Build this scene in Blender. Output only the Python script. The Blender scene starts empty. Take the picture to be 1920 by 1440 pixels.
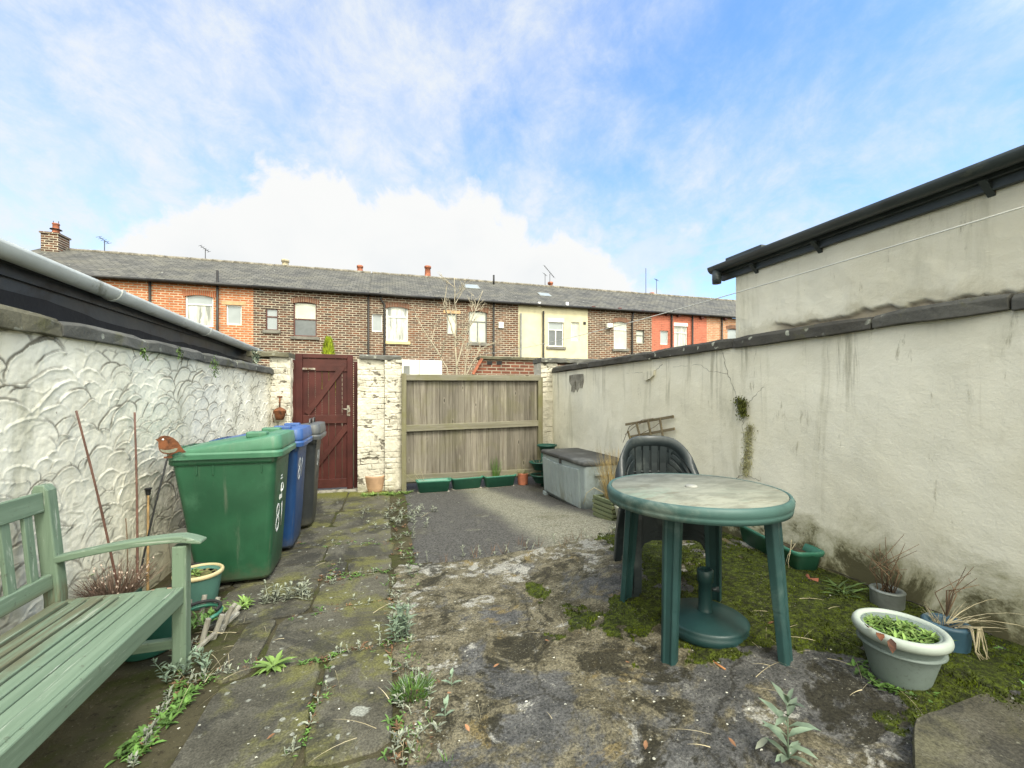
import bpy, bmesh, math, random
import numpy as np
from mathutils import Vector, Matrix

R = math.radians
SC = bpy.context.scene
COL = SC.collection

# ------------------------------------------------------------------ camera
FPX, CAMH, HORIZ, YAW = 800.0, 1.32, 746.0, R(16.04)
cam_d = bpy.data.cameras.new("camera")
cam = bpy.data.objects.new("camera", cam_d)
COL.objects.link(cam)
cam.location = (0, 0, CAMH)
cam.rotation_euler = (R(90), 0, -YAW)
cam_d.sensor_width = 36.0
cam_d.lens = 36.0 * FPX / 1920.0
cam_d.shift_y = (HORIZ - 720.0) / 1920.0
cam_d.clip_start = 0.02
cam_d.clip_end = 2000
SC.camera = cam

# ------------------------------------------------------------------ sky, sun, exposure
SUN_EL, SUN_AZ = R(52), R(164)          # azimuth clockwise from +Y: behind the camera, a little to its right
world = bpy.data.worlds.new("World")
SC.world = world
world.use_nodes = True
SKY_STRENGTH = 0.085
FILL_GLOW = 4.4


def build_world():
    nt = world.node_tree
    nt.nodes.clear()
    L = nt.links.new

    def nd(t, **k):
        n = nt.nodes.new(t)
        for a, b in k.items():
            setattr(n, a, b)
        return n

    def mth(op, a, b=0.0, c=0.0, clamp=False):
        n = nd('ShaderNodeMath', operation=op, use_clamp=clamp)
        for i, v in enumerate((a, b, c)):
            if isinstance(v, (int, float)):
                n.inputs[i].default_value = v
            else:
                L(v, n.inputs[i])
        return n.outputs[0]

    def smooth(v, lo, hi):
        n = nd('ShaderNodeMapRange', interpolation_type='SMOOTHSTEP')
        L(v, n.inputs[0])
        n.inputs[1].default_value = lo
        n.inputs[2].default_value = hi
        return n.outputs[0]

    def comb(x, y, z):
        n = nd('ShaderNodeCombineXYZ')
        for i, v in enumerate((x, y, z)):
            if isinstance(v, (int, float)):
                n.inputs[i].default_value = v
            else:
                L(v, n.inputs[i])
        return n.outputs[0]

    def noise(vec, scale, detail=6, rough=.55, dist=0.0):
        n = nd('ShaderNodeTexNoise')
        L(vec, n.inputs['Vector'])
        n.inputs['Scale'].default_value = scale
        n.inputs['Detail'].default_value = detail
        n.inputs['Roughness'].default_value = rough
        n.inputs['Distortion'].default_value = dist
        return n.outputs['Fac']

    sky = nd('ShaderNodeTexSky', sky_type='NISHITA', sun_disc=False, sun_elevation=SUN_EL,
             sun_rotation=SUN_AZ, air_density=1.0, dust_density=0.5, ozone_density=2.0)
    tc = nd('ShaderNodeTexCoord')
    sep = nd('ShaderNodeSeparateXYZ')
    L(tc.outputs['Generated'], sep.inputs[0])
    dx, dy, dz = sep.outputs
    az = mth('ARCTAN2', dx, dy)                       # 0 straight down the yard, + to the right
    el = mth('ARCSINE', dz)
    den = mth('ADD', mth('MULTIPLY', mth('MAXIMUM', dz, 0.0), 0.7), 0.42)
    plane = comb(mth('DIVIDE', dx, den), mth('DIVIDE', dy, den), 0.0)
    ae = comb(az, el, 0.0)
    # high thin veil
    rot = nd('ShaderNodeMapping')
    L(plane, rot.inputs[0])
    rot.inputs['Rotation'].default_value = (0, 0, R(-28))
    rot.inputs['Scale'].default_value = (1.0, 0.9, 1)
    big = noise(plane, 0.75, 3, .5, .2)
    fine = noise(rot.outputs[0], 2.9, 11, .64, .25)
    rip = noise(rot.outputs[0], 6.5, 8, .7, .3)
    # more veil to the left, clearer to the right
    left = smooth(mth('MULTIPLY', az, -1.0), -1.25, 0.25)
    cover = mth('ADD', mth('MULTIPLY', left, 0.17), mth('ADD', 0.085, mth('MULTIPLY', big, 0.44)))
    v = mth('ADD', mth('ADD', mth('MULTIPLY', fine, 0.75), mth('MULTIPLY', rip, 0.16)), cover)
    gap = mth('MULTIPLY', mth('MULTIPLY', smooth(mth('ABSOLUTE', mth('SUBTRACT', mth('ADD', el, mth('MULTIPLY', az, -0.12)), 0.55)), 0.17, 0.0), smooth(az, -0.05, 0.30)), 0.13)
    v = mth('SUBTRACT', v, gap)
    veil = mth('MULTIPLY', smooth(v, 0.56, 0.98), mth('ADD', 0.60, mth('MULTIPLY', smooth(rip, .3, .7), .36)))
    # cumulus bank over the roofs
    fc = nd('ShaderNodeFloatCurve')
    L(smooth_lin(nd, L, az, -1.2, 1.2), fc.inputs['Value'])
    cv = fc.mapping.curves[0]
    pts = [(0.0, .06), (.20, .10), (.24, .17), (.296, .276), (.3625, .394), (.442, .485), (.49, .455), (.535, .481), (.611, .43),
           (.678, .372), (.729, .29), (.78, .20), (.85, .12), (1.0, .06)]
    cv.points[0].location = pts[0]
    cv.points[1].location = pts[-1]
    for p in pts[1:-1]:
        cv.points.new(*p)
    fc.mapping.update()
    b1 = noise(ae, 7.0, 9, .62, .3)
    b2 = noise(ae, 2.6, 4, .55, .2)
    edge = mth('ADD', mth('SUBTRACT', fc.outputs[0], el),
               mth('ADD', mth('MULTIPLY', mth('SUBTRACT', b1, .5), .26), mth('MULTIPLY', mth('SUBTRACT', b2, .5), .10)))
    bank = smooth(edge, -0.02, 0.055)
    # loose puffs at mid height
    pn = noise(comb(mth('MULTIPLY', az, 1.0), mth('MULTIPLY', el, 1.7), 3.1), 3.3, 9, .6, .3)
    puff = mth('MULTIPLY', smooth(pn, .46, .66), smooth(el, .72, .25))
    puff = mth('MULTIPLY', puff, 0.85)
    m = mth('MAXIMUM', mth('MAXIMUM', veil, puff), bank, clamp=True)
    # unseen cloud sheet added behind the camera as fill, brightest round the sun
    rear = smooth(dy, 0.05, -0.30)
    m = mth('MAXIMUM', m, mth('MULTIPLY', rear, 0.95), clamp=True)
    dot = nd('ShaderNodeVectorMath', operation='DOT_PRODUCT')
    L(tc.outputs['Generated'], dot.inputs[0])
    dot.inputs[1].default_value = (math.sin(SUN_AZ) * math.cos(SUN_EL), math.cos(SUN_AZ) * math.cos(SUN_EL), math.sin(SUN_EL))
    glow = mth('ADD', 1.0, mth('MULTIPLY', smooth(dot.outputs['Value'], 0.25, 0.98), FILL_GLOW))
    # blue between the clouds: the Nishita sky, its thin-air blue kept rich
    hs = nd('ShaderNodeHueSaturation')
    hs.inputs['Saturation'].default_value = 1.05
    hs.inputs['Value'].default_value = 2.1
    L(sky.outputs[0], hs.inputs['Color'])
    # clouds: lit white, slightly blue where thin
    cr = nd('ShaderNodeValToRGB')
    L(mth('MAXIMUM', bank, mth('MULTIPLY', veil, .75)), cr.inputs[0])
    cr.color_ramp.elements[0].color = (3.9, 4.65, 5.5, 1)
    cr.color_ramp.elements[1].color = (5.5, 5.55, 5.5, 1)
    shade = nd('ShaderNodeMix', data_type='RGBA', blend_type='MULTIPLY')
    L(mth('MULTIPLY', mth('MULTIPLY', bank, smooth(b2, .38, .68)), smooth(edge, .04, .30)), shade.inputs['Factor'])
    L(cr.outputs[0], shade.inputs['A'])
    shade.inputs['B'].default_value = (.80, .85, .90, 1)
    mx = nd('ShaderNodeMix', data_type='RGBA')
    L(m, mx.inputs['Factor'])
    tint = nd('ShaderNodeMix', data_type='RGBA', blend_type='MULTIPLY')
    tint.inputs['Factor'].default_value = 1.0
    L(hs.outputs[0], tint.inputs['A'])
    tint.inputs['B'].default_value = (.76, .92, 1.08, 1)
    L(tint.outputs['Result'], mx.inputs['A'])
    gm = nd('ShaderNodeVectorMath', operation='SCALE')
    L(shade.outputs['Result'], gm.inputs[0])
    L(glow, gm.inputs['Scale'])
    warm = nd('ShaderNodeMix', data_type='RGBA', blend_type='MULTIPLY')
    L(rear, warm.inputs['Factor'])
    L(gm.outputs[0], warm.inputs['A'])
    warm.inputs['B'].default_value = (1.10, 1.0, .76, 1)
    L(warm.outputs['Result'], mx.inputs['B'])
    bg = nd('ShaderNodeBackground')
    bg.inputs['Strength'].default_value = SKY_STRENGTH
    L(mx.outputs['Result'], bg.inputs[0])
    out = nd('ShaderNodeOutputWorld')
    L(bg.outputs[0], out.inputs[0])


def smooth_lin(nd, L, v, lo, hi):
    n = nd('ShaderNodeMapRange')
    L(v, n.inputs[0])
    n.inputs[1].default_value = lo
    n.inputs[2].default_value = hi
    return n.outputs[0]


build_world()
sun_d = bpy.data.lights.new("sun", 'SUN')
sun_d.energy = 1.5
sun_d.angle = R(13)
sun_d.color = (1.0, 0.94, 0.82)
sun = bpy.data.objects.new("sun", sun_d)
COL.objects.link(sun)
_to = Vector((math.sin(SUN_AZ) * math.cos(SUN_EL), math.cos(SUN_AZ) * math.cos(SUN_EL), math.sin(SUN_EL)))
sun.rotation_euler = _to.to_track_quat('Z', 'Y').to_euler()
SC.view_settings.view_transform = 'Standard'
SC.view_settings.look = 'None'
SC.view_settings.exposure = 1.04
SC.view_settings.gamma = 1.0
SC.cycles.max_bounces = 6
SC.cycles.diffuse_bounces = 3
SC.cycles.glossy_bounces = 2
SC.cycles.transmission_bounces = 2
SC.cycles.caustics_reflective = False
SC.cycles.caustics_refractive = False

# ------------------------------------------------------------------ where things stand (surveyed from the photo)
_s, _c = math.sin(YAW), math.cos(YAW)


def ray(x, y):
    u = (x - 960) / FPX
    return (_s + u * _c, _c - u * _s, (HORIZ - y) / FPX)


def sst(t):
    t = min(1, max(0, t))
    return t * t * (3 - 2 * t)


def zg(X, Y):
    """height of the yard surface: it climbs gently to the right and towards the house"""
    return 0.22 * sst((X - 0.2) / 2.3) * sst((5.6 - Y) / 3.0)


def G(x, y, h=0.0):
    """ground point (plus h) seen at a place of the photo"""
    a = ray(x, y)
    z = h
    for _ in range(30):
        t = (z - CAMH) / a[2]
        z = zg(a[0] * t, a[1] * t) + h
    return Vector((a[0] * t, a[1] * t, z))


def AY(x, y, Y):
    a = ray(x, y)
    t = Y / a[1]
    return Vector((a[0] * t, Y, CAMH + a[2] * t))


def AX(x, y, X):
    a = ray(x, y)
    t = X / a[0]
    return Vector((X, a[1] * t, CAMH + a[2] * t))


def wallx(Y):
    """inner face of the right-hand wall"""
    return 2.685 - 0.032 * Y


def AW(x, y, off=0.0):
    """point on the right-hand wall"""
    a = ray(x, y)
    t = (2.685 + off) / (a[0] + 0.032 * a[1])
    return Vector((a[0] * t, a[1] * t, CAMH + a[2] * t))


def bulge(Y, Z):
    """how far the right-hand render swells out of its plane"""
    b = (fbm(Y * .9, Z * .9, 4, 61) - .5) * .05 + (fbm(Y * 6, Z * 6, 4, 62) - .5) * .010
    return b + .02 * nss(Z, .38, .12) * (.4 + fbm(Y * 8, Z * 8, 3, 63))


def AWS(x, y, off=0.0):
    """point on the swelling surface of the right-hand wall"""
    p = AW(x, y)
    for _ in range(4):
        p = AW(x, y, -float(bulge(np.array([p.y]), np.array([p.z]))[0]) + off)
    return p


# ------------------------------------------------------------------ numpy noise
def _lat(ix, iy, seed):
    h = (ix.astype(np.int64) * 374761393 + iy.astype(np.int64) * 668265263 + seed * 974634281) & 0xFFFFFFFF
    h = ((h ^ (h >> 13)) * 1274126177) & 0xFFFFFFFF
    h = h ^ (h >> 16)
    return (h & 0xFFFF) / 65535.0


def vnoise(x, y, seed=0):
    xi, yi = np.floor(x), np.floor(y)
    fx, fy = x - xi, y - yi
    fx = fx * fx * (3 - 2 * fx)
    fy = fy * fy * (3 - 2 * fy)
    a, b = _lat(xi, yi, seed), _lat(xi + 1, yi, seed)
    c, d = _lat(xi, yi + 1, seed), _lat(xi + 1, yi + 1, seed)
    return (a * (1 - fx) + b * fx) * (1 - fy) + (c * (1 - fx) + d * fx) * fy


def fbm(x, y, octs=5, seed=0, gain=.5):
    x = np.asarray(x, float)
    y = np.asarray(y, float)
    s, a, t = 0.0, 1.0, 0.0
    for i in range(octs):
        s = s + a * vnoise(x * 2 ** i + i * 17.3, y * 2 ** i - i * 9.1, seed + i)
        t += a
        a *= gain
    return s / t


def nss(v, lo, hi):
    t = np.clip((v - lo) / (hi - lo), 0, 1)
    return t * t * (3 - 2 * t)


# ------------------------------------------------------------------ objects
def tag(o, label=None, cat=None, group=None, kind=None):
    if label: o['label'] = label
    if cat: o['category'] = cat
    if group: o['group'] = group
    if kind: o['kind'] = kind
    return o


def thing(name, label, cat, loc=(0, 0, 0), rz=0.0, group=None):
    o = bpy.data.objects.new(name, None)
    o.empty_display_size = 0.1
    COL.objects.link(o)
    o.location = loc
    o.rotation_euler = (0, 0, rz)
    return tag(o, label, cat, group)


def kids(o):
    return [c for c in bpy.data.objects if c.parent == o]


def copy_tree(o, parent=None):
    c = o.copy()
    COL.objects.link(c)
    if parent: c.parent = parent
    for ch in kids(o):
        copy_tree(ch, c)
    return c


class MB:
    """collects shapes, links them as ONE mesh object"""

    def __init__(s):
        s.v, s.f, s.sm = [], [], []

    def add(s, vs, fs, smooth=False):
        b = len(s.v)
        s.v += [tuple(v) for v in vs]
        s.f += [tuple(b + i for i in f) for f in fs]
        s.sm += [smooth] * len(fs)
        return s

    def box(s, c, d, rot=None):
        """centre, full size, optional 3x3 rotation"""
        vs = []
        for z in (-.5, .5):
            for y in (-.5, .5):
                for x in (-.5, .5):
                    p = Vector((x * d[0], y * d[1], z * d[2]))
                    if rot is not None: p = rot @ p
                    vs.append(p + Vector(c))
        return s.add(vs, [(0, 2, 3, 1), (4, 5, 7, 6), (0, 1, 5, 4), (2, 6, 7, 3), (0, 4, 6, 2), (1, 3, 7, 5)])

    def bb(s, x0, x1, y0, y1, z0, z1):
        return s.box(((x0 + x1) / 2, (y0 + y1) / 2, (z0 + z1) / 2), (x1 - x0, y1 - y0, z1 - z0))

    def bar(s, a, b, w, t, up=(0, 0, 1)):
        """rectangular bar from a to b; w across (perp. to up), t along up"""
        a, b = Vector(a), Vector(b)
        d = (b - a)
        ln = d.length
        d.normalize()
        u = Vector(up)
        r = d.cross(u)
        if r.length < 1e-5:
            r = d.cross(Vector((1, 0, 0)))
        r.normalize()
        u = r.cross(d).normalized()
        m = Matrix((d, r, u)).transposed()
        return s.box((a + b) / 2, (ln, w, t), m)

    def tube(s, pts, r, n=8, cap=True, smooth=True):
        pts = [Vector(p) for p in pts]
        rs = r if isinstance(r, (list, tuple)) else [r] * len(pts)
        vs, fs = [], []
        up = Vector((0.31, 0.17, 0.93)).normalized()
        for i, p in enumerate(pts):
            d = (pts[min(i + 1, len(pts) - 1)] - pts[max(i - 1, 0)]).normalized()
            u = up - d * up.dot(d)
            if u.length < 1e-3: u = Vector((1, 0, 0)) - d * d.x
            u.normalize()
            w = d.cross(u)
            up = u
            for k in range(n):
                a = 2 * math.pi * k / n
                vs.append(p + (u * math.cos(a) + w * math.sin(a)) * rs[i])
        for i in range(len(pts) - 1):
            for k in range(n):
                k2 = (k + 1) % n
                fs.append((i * n + k, i * n + k2, (i + 1) * n + k2, (i + 1) * n + k))
        if cap:
            fs.append(tuple(range(n))[::-1])
            fs.append(tuple(range((len(pts) - 1) * n, len(pts) * n)))
        return s.add(vs, fs, smooth)

    def lathe(s, prof, n=40, c=(0, 0, 0), sx=1.0, sy=1.0, smooth=True, wob=0.0):
        """prof: list of (r, z)"""
        vs, fs = [], []
        for (r, z) in prof:
            for k in range(n):
                a = 2 * math.pi * k / n
                vs.append((c[0] + r * sx * math.cos(a), c[1] + r * sy * math.sin(a), c[2] + z))
        for i in range(len(prof) - 1):
            for k in range(n):
                k2 = (k + 1) % n
                fs.append((i * n + k, i * n + k2, (i + 1) * n + k2, (i + 1) * n + k))
        if prof[0][0] > 1e-4: fs.append(tuple(range(n))[::-1])
        if prof[-1][0] > 1e-4: fs.append(tuple(range((len(prof) - 1) * n, len(prof) * n)))
        return s.add(vs, fs, smooth)

    def loft(s, rings, cap=True, smooth=True, closed=True):
        n = len(rings[0])
        vs = [p for r in rings for p in r]
        fs = []
        for i in range(len(rings) - 1):
            for k in range(n if closed else n - 1):
                k2 = (k + 1) % n
                fs.append((i * n + k, i * n + k2, (i + 1) * n + k2, (i + 1) * n + k))
        if cap:
            fs.append(tuple(range(n))[::-1])
            fs.append(tuple(range((len(rings) - 1) * n, len(rings) * n)))
        return s.add(vs, fs, smooth)

    def prism(s, poly, ax, a0, a1):
        """extrude a 2D polygon along axis ax (0,1,2)"""
        def mk(p, a):
            q = list(p)
            q.insert(ax, a)
            return q
        n = len(poly)
        vs = [mk(p, a0) for p in poly] + [mk(p, a1) for p in poly]
        fs = [tuple(range(n)), tuple(range(n, 2 * n))[::-1]]
        for i in range(n):
            j = (i + 1) % n
            fs.append((i, n + i, n + j, j))
        return s.add(vs, fs)

    def leaf(s, base, d, ln, w, bend=.25, up=(0, 0, 1), fold=.25):
        """a pointed leaf of six faces, curved along its length and folded on its rib"""
        b = Vector(base)
        d = Vector(d).normalized()
        u = Vector(up)
        r = d.cross(u)
        if r.length < 1e-3: r = d.cross(Vector((1, .2, 0)))
        r.normalize()
        nrm = r.cross(d).normalized()
        vs = []
        for t, ww in ((0, .12), (.33, .85), (.68, .8), (1.0, 0.0)):
            c = b + d * (ln * t) - nrm * (bend * ln * t * t)
            if ww == 0:
                vs.append(c)
            else:
                vs += [c - r * (w * ww * .5) + nrm * (w * ww * fold), c, c + r * (w * ww * .5) + nrm * (w * ww * fold)]
        fs = [(0, 1, 4, 3), (1, 2, 5, 4), (3, 4, 7, 6), (4, 5, 8, 7), (6, 7, 9), (7, 8, 9)]
        return s.add(vs, fs, True)

    def blade(s, base, tip, w, sag=.1, n=4):
        """thin grass blade or straw"""
        a, b = Vector(base), Vector(tip)
        d = (b - a)
        r = d.cross(Vector((random.uniform(-1, 1), random.uniform(-1, 1), .6)))
        if r.length < 1e-6: r = Vector((1, 0, 0))
        r.normalize()
        vs = []
        for i in range(n):
            t = i / (n - 1)
            c = a + d * t + Vector((0, 0, sag * d.length * 4 * t * (1 - t)))
            ww = w * (1 - .8 * t) * .5
            vs += [c - r * ww, c + r * ww]
        fs = [(2 * i, 2 * i + 1, 2 * i + 3, 2 * i + 2) for i in range(n - 1)]
        return s.add(vs, fs, True)

    def build(s, name, mat, parent=None, bevel=0.0, world=False, seg=2, wn=False, sub=0):
        me = bpy.data.meshes.new(name)
        vs = s.v
        if world and parent is not None:
            m = (Matrix.Translation(parent.location) @ Matrix.Rotation(parent.rotation_euler[2], 4, 'Z')).inverted()
            vs = [tuple(m @ Vector(v)) for v in vs]
        me.from_pydata(vs, [], s.f)
        me.polygons.foreach_set('use_smooth', s.sm)
        me.update()
        bm = bmesh.new()
        bm.from_mesh(me)
        bmesh.ops.recalc_face_normals(bm, faces=bm.faces)
        bm.to_mesh(me)
        bm.free()
        if mat: me.materials.append(mat)
        o = bpy.data.objects.new(name, me)
        COL.objects.link(o)
        if parent is not None: o.parent = parent
        if bevel > 0:
            b = o.modifiers.new('bevel', 'BEVEL')
            b.width = bevel
            b.segments = seg
            b.limit_method = 'ANGLE'
            b.angle_limit = R(40)
            b.harden_normals = False
        if sub:
            q = o.modifiers.new('sub', 'SUBSURF')
            q.levels = q.render_levels = sub
        return o


def rrect(w, d, r, n=5, z=0.0, c=(0, 0)):
    """rounded rectangle ring, w along x, d along y"""
    pts = []
    for (sx, sy, a0) in ((1, 1, 0), (-1, 1, 90), (-1, -1, 180), (1, -1, 270)):
        cx, cy = c[0] + sx * (w / 2 - r), c[1] + sy * (d / 2 - r)
        for k in range(n + 1):
            a = R(a0 + 90 * k / n)
            pts.append((cx + r * math.cos(a), cy + r * math.sin(a), z))
    return pts


def grid_mesh(name, P, mat, parent=None, attrs=None, smooth=True, world=False):
    """P: array (n, m, 3) -> one mesh; attrs: dict of per-vertex float arrays"""
    n, m = P.shape[:2]
    co = P.reshape(-1, 3).copy()
    if world and parent is not None:
        co -= np.array(parent.location)[None, :]
    idx = np.arange(n * m).reshape(n, m)
    q = np.stack([idx[:-1, :-1], idx[1:, :-1], idx[1:, 1:], idx[:-1, 1:]], -1).reshape(-1, 4)
    me = bpy.data.meshes.new(name)
    me.vertices.add(n * m)
    me.vertices.foreach_set('co', co.astype(np.float32).ravel())
    me.loops.add(q.size)
    me.loops.foreach_set('vertex_index', q.astype(np.int32).ravel())
    me.polygons.add(len(q))
    me.polygons.foreach_set('loop_start', np.arange(0, q.size, 4, dtype=np.int32))
    me.polygons.foreach_set('loop_total', np.full(len(q), 4, dtype=np.int32))
    me.polygons.foreach_set('use_smooth', np.full(len(q), smooth))
    me.update(calc_edges=True)
    for k, a in (attrs or {}).items():
        at = me.attributes.new(k, 'FLOAT', 'POINT')
        at.data.foreach_set('value', np.asarray(a, np.float32).ravel())
    me.materials.append(mat)
    o = bpy.data.objects.new(name, me)
    COL.objects.link(o)
    if parent is not None: o.parent = parent
    return o


# ------------------------------------------------------------------ materials
class NB:
    def __init__(s, name):
        s.m = bpy.data.materials.new(name)
        s.m.use_nodes = True
        s.nt = s.m.node_tree
        s.nt.nodes.clear()
        s.out = s.nd('ShaderNodeOutputMaterial')
        s.b = s.nd('ShaderNodeBsdfPrincipled')
        s.lk(s.b.outputs[0], s.out.inputs[0])
        s.tc = s.nd('ShaderNodeTexCoord')
        s.obj = s.tc.outputs['Object']

    def nd(s, t, **k):
        n = s.nt.nodes.new(t)
        for a, b in k.items(): setattr(n, a, b)
        return n

    def lk(s, a, b): s.nt.links.new(a, b)

    def put(s, sock, v):
        if isinstance(v, bpy.types.NodeSocket): s.lk(v, sock)
        elif isinstance(v, (tuple, list)) and sock.type == 'RGBA': sock.default_value = (*v[:3], 1)
        else: sock.default_value = v

    def mp(s, sc=(1, 1, 1), rot=(0, 0, 0), loc=(0, 0, 0), vec=None):
        n = s.nd('ShaderNodeMapping')
        s.lk(vec or s.obj, n.inputs[0])
        n.inputs['Scale'].default_value = sc
        n.inputs['Rotation'].default_value = rot
        n.inputs['Location'].default_value = loc
        return n.outputs[0]

    def noise(s, scale, detail=5, rough=.55, dist=0., vec=None, color=False):
        n = s.nd('ShaderNodeTexNoise')
        s.lk(vec or s.obj, n.inputs['Vector'])
        n.inputs['Scale'].default_value = scale
        n.inputs['Detail'].default_value = min(detail, 7)
        n.inputs['Roughness'].default_value = rough
        n.inputs['Distortion'].default_value = dist
        return n.outputs['Color' if color else 'Fac']

    def vor(s, scale, feature='F1', vec=None, rnd=1.0, out='Distance'):
        n = s.nd('ShaderNodeTexVoronoi', feature=feature)
        s.lk(vec or s.obj, n.inputs['Vector'])
        n.inputs['Scale'].default_value = scale
        n.inputs['Randomness'].default_value = rnd
        return n.outputs[out]

    def step(s, v, lo, hi):
        n = s.nd('ShaderNodeMapRange', interpolation_type='SMOOTHSTEP')
        s.lk(v, n.inputs[0])
        n.inputs[1].default_value = lo
        n.inputs[2].default_value = hi
        return n.outputs[0]

    def mt(s, op, a, b=0., c=0., clamp=False):
        n = s.nd('ShaderNodeMath', operation=op, use_clamp=clamp)
        for i, v in enumerate((a, b, c)): s.put(n.inputs[i], v)
        return n.outputs[0]

    def mix(s, f, a, b, mode='MIX'):
        n = s.nd('ShaderNodeMix', data_type='RGBA', blend_type=mode)
        s.put(n.inputs['Factor'], f)
        s.put(n.inputs['A'], a)
        s.put(n.inputs['B'], b)
        return n.outputs['Result']

    def attr(s, name):
        return s.nd('ShaderNodeAttribute', attribute_name=name).outputs['Fac']

    def sep(s, vec=None):
        n = s.nd('ShaderNodeSeparateXYZ')
        s.lk(vec or s.obj, n.inputs[0])
        return n.outputs

    def rnd(s):
        return s.nd('ShaderNodeNewGeometry').outputs['Random Per Island']

    def bump(s, h, strength=.4, dist=.01, prev=None):
        n = s.nd('ShaderNodeBump')
        n.inputs['Strength'].default_value = strength
        n.inputs['Distance'].default_value = dist
        s.lk(h, n.inputs['Height'])
        if prev is not None: s.lk(prev, n.inputs['Normal'])
        return n.outputs[0]

    def fin(s, col, rough=.7, normal=None, spec=.4, metal=0.):
        s.put(s.b.inputs['Base Color'], col)
        s.put(s.b.inputs['Roughness'], rough)
        s.put(s.b.inputs['Specular IOR Level'], spec)
        s.put(s.b.inputs['Metallic'], metal)
        if normal is not None: s.lk(normal, s.b.inputs['Normal'])
        return s.m


def simple(name, col, rough=.55, var=.25, nscale=6., dirt=None, dscale=5., dlo=.5, dhi=.75, bump=.15, bscale=90., spec=.4, metal=0.,
           rnd=0., stretch=None):
    """a plain coloured surface with uneven tone, optional dirt of its own colour, fine bump"""
    b = NB(name)
    vec = b.mp(stretch) if stretch else b.obj
    n = b.noise(nscale, 6, .6, .2, vec)
    lo = tuple(c * (1 - var) for c in col)
    hi = tuple(min(1, c * (1 + var)) for c in col)
    c = b.mix(b.step(n, .3, .7), lo, hi)
    if rnd:
        f = b.rnd()
        c = b.mix(1.0, c, b.mix(f, (1 - rnd,) * 3, (1 + rnd,) * 3), 'MULTIPLY')
    if dirt:
        d = b.noise(dscale, 9, .68, .4, vec)
        c = b.mix(b.step(d, dlo, dhi), c, dirt)
    nb = b.bump(b.noise(bscale, 3, .6, 0, vec), bump, .004)
    r = b.mt('ADD', b.mt('MULTIPLY', b.noise(nscale * 2, 5), .25), rough - .12, clamp=True)
    return b.fin(c, r, nb, spec, metal)


def brick_mat(name, c1, c2, mortar, sx=.225, sz=.075, ms=.012, plane='XZ', var=.5, soot=(.02, .017, .015), soot_amt=.5, rough=.85, paint=None, bumpd=.006):
    """stretcher courses in the wall's own plane"""
    b = NB(name)
    x, y, z = b.sep()
    cb = b.nd('ShaderNodeCombineXYZ')
    b.lk(x if plane == 'XZ' else y, cb.inputs[0])
    b.lk(z, cb.inputs[1])
    wv = b.noise(1.6, 2, .5, 0)
    br = b.nd('ShaderNodeTexBrick')
    br.offset = .5
    b.lk(cb.outputs[0], br.inputs['Vector'])
    br.inputs['Scale'].default_value = 1.0
    br.inputs['Brick Width'].default_value = sx
    br.inputs['Row Height'].default_value = sz
    br.inputs['Mortar Size'].default_value = ms
    br.inputs['Mortar Smooth'].default_value = .25
    br.inputs['Bias'].default_value = -.1
    br.inputs['Color1'].default_value = (0, 0, 0, 1)
    br.inputs['Color2'].default_value = (1, 1, 1, 1)
    br.inputs['Mortar'].default_value = (.5, .5, .5, 1)
    t = br.outputs['Color']
    big = b.noise(.55, 5, .6, .4)
    f = b.mt('ADD', b.mt('MULTIPLY', t, .75), b.mt('MULTIPLY', b.mt('SUBTRACT', big, .5), 1.5), clamp=True)
    c = b.mix(f, c1, c2)
    c = b.mix(b.mt('MULTIPLY', b.step(b.noise(9, 5, .7), .45, .75), var), c, soot)
    c = b.mix(b.mt('MULTIPLY', b.step(big, .5, .72), soot_amt), c, soot)
    mo = b.mix(b.step(b.noise(3, 5, .6), .35, .7), mortar, tuple(m * .55 for m in mortar))
    c = b.mix(br.outputs['Fac'], c, mo)
    h = b.mt('ADD', b.mt('SUBTRACT', 1.0, br.outputs['Fac']), b.mt('MULTIPLY', b.noise(40, 4), .35))
    return b.fin(c, rough, b.bump(h, .6, bumpd), .25)

# ================================================================== setting: ground
def soil_mat():
    b = NB("soil")
    n = b.noise(1.2, 9, .7, .4)
    c = b.mix(b.step(n, .35, .65), (0.03613, 0.03107, 0.01734), (0.07225, 0.06358, 0.03613))
    c = b.mix(b.mt('MULTIPLY', b.step(b.noise(2.6, 8, .7, .5), .47, .62), .8), c, (0.03974, 0.04696, 0.01012))
    c = b.mix(b.step(b.noise(60, 5, .75), .58, .70), c, (0.1445, 0.13, 0.0867))
    c = b.mix(b.mt('MULTIPLY', b.step(b.noise(24, 7, .75), .55, .64), .7), c, (0.02023, 0.01662, 0.01012))
    return b.fin(c, .92, b.bump(b.noise(60, 6, .7), .6, .012), .15)


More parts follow.
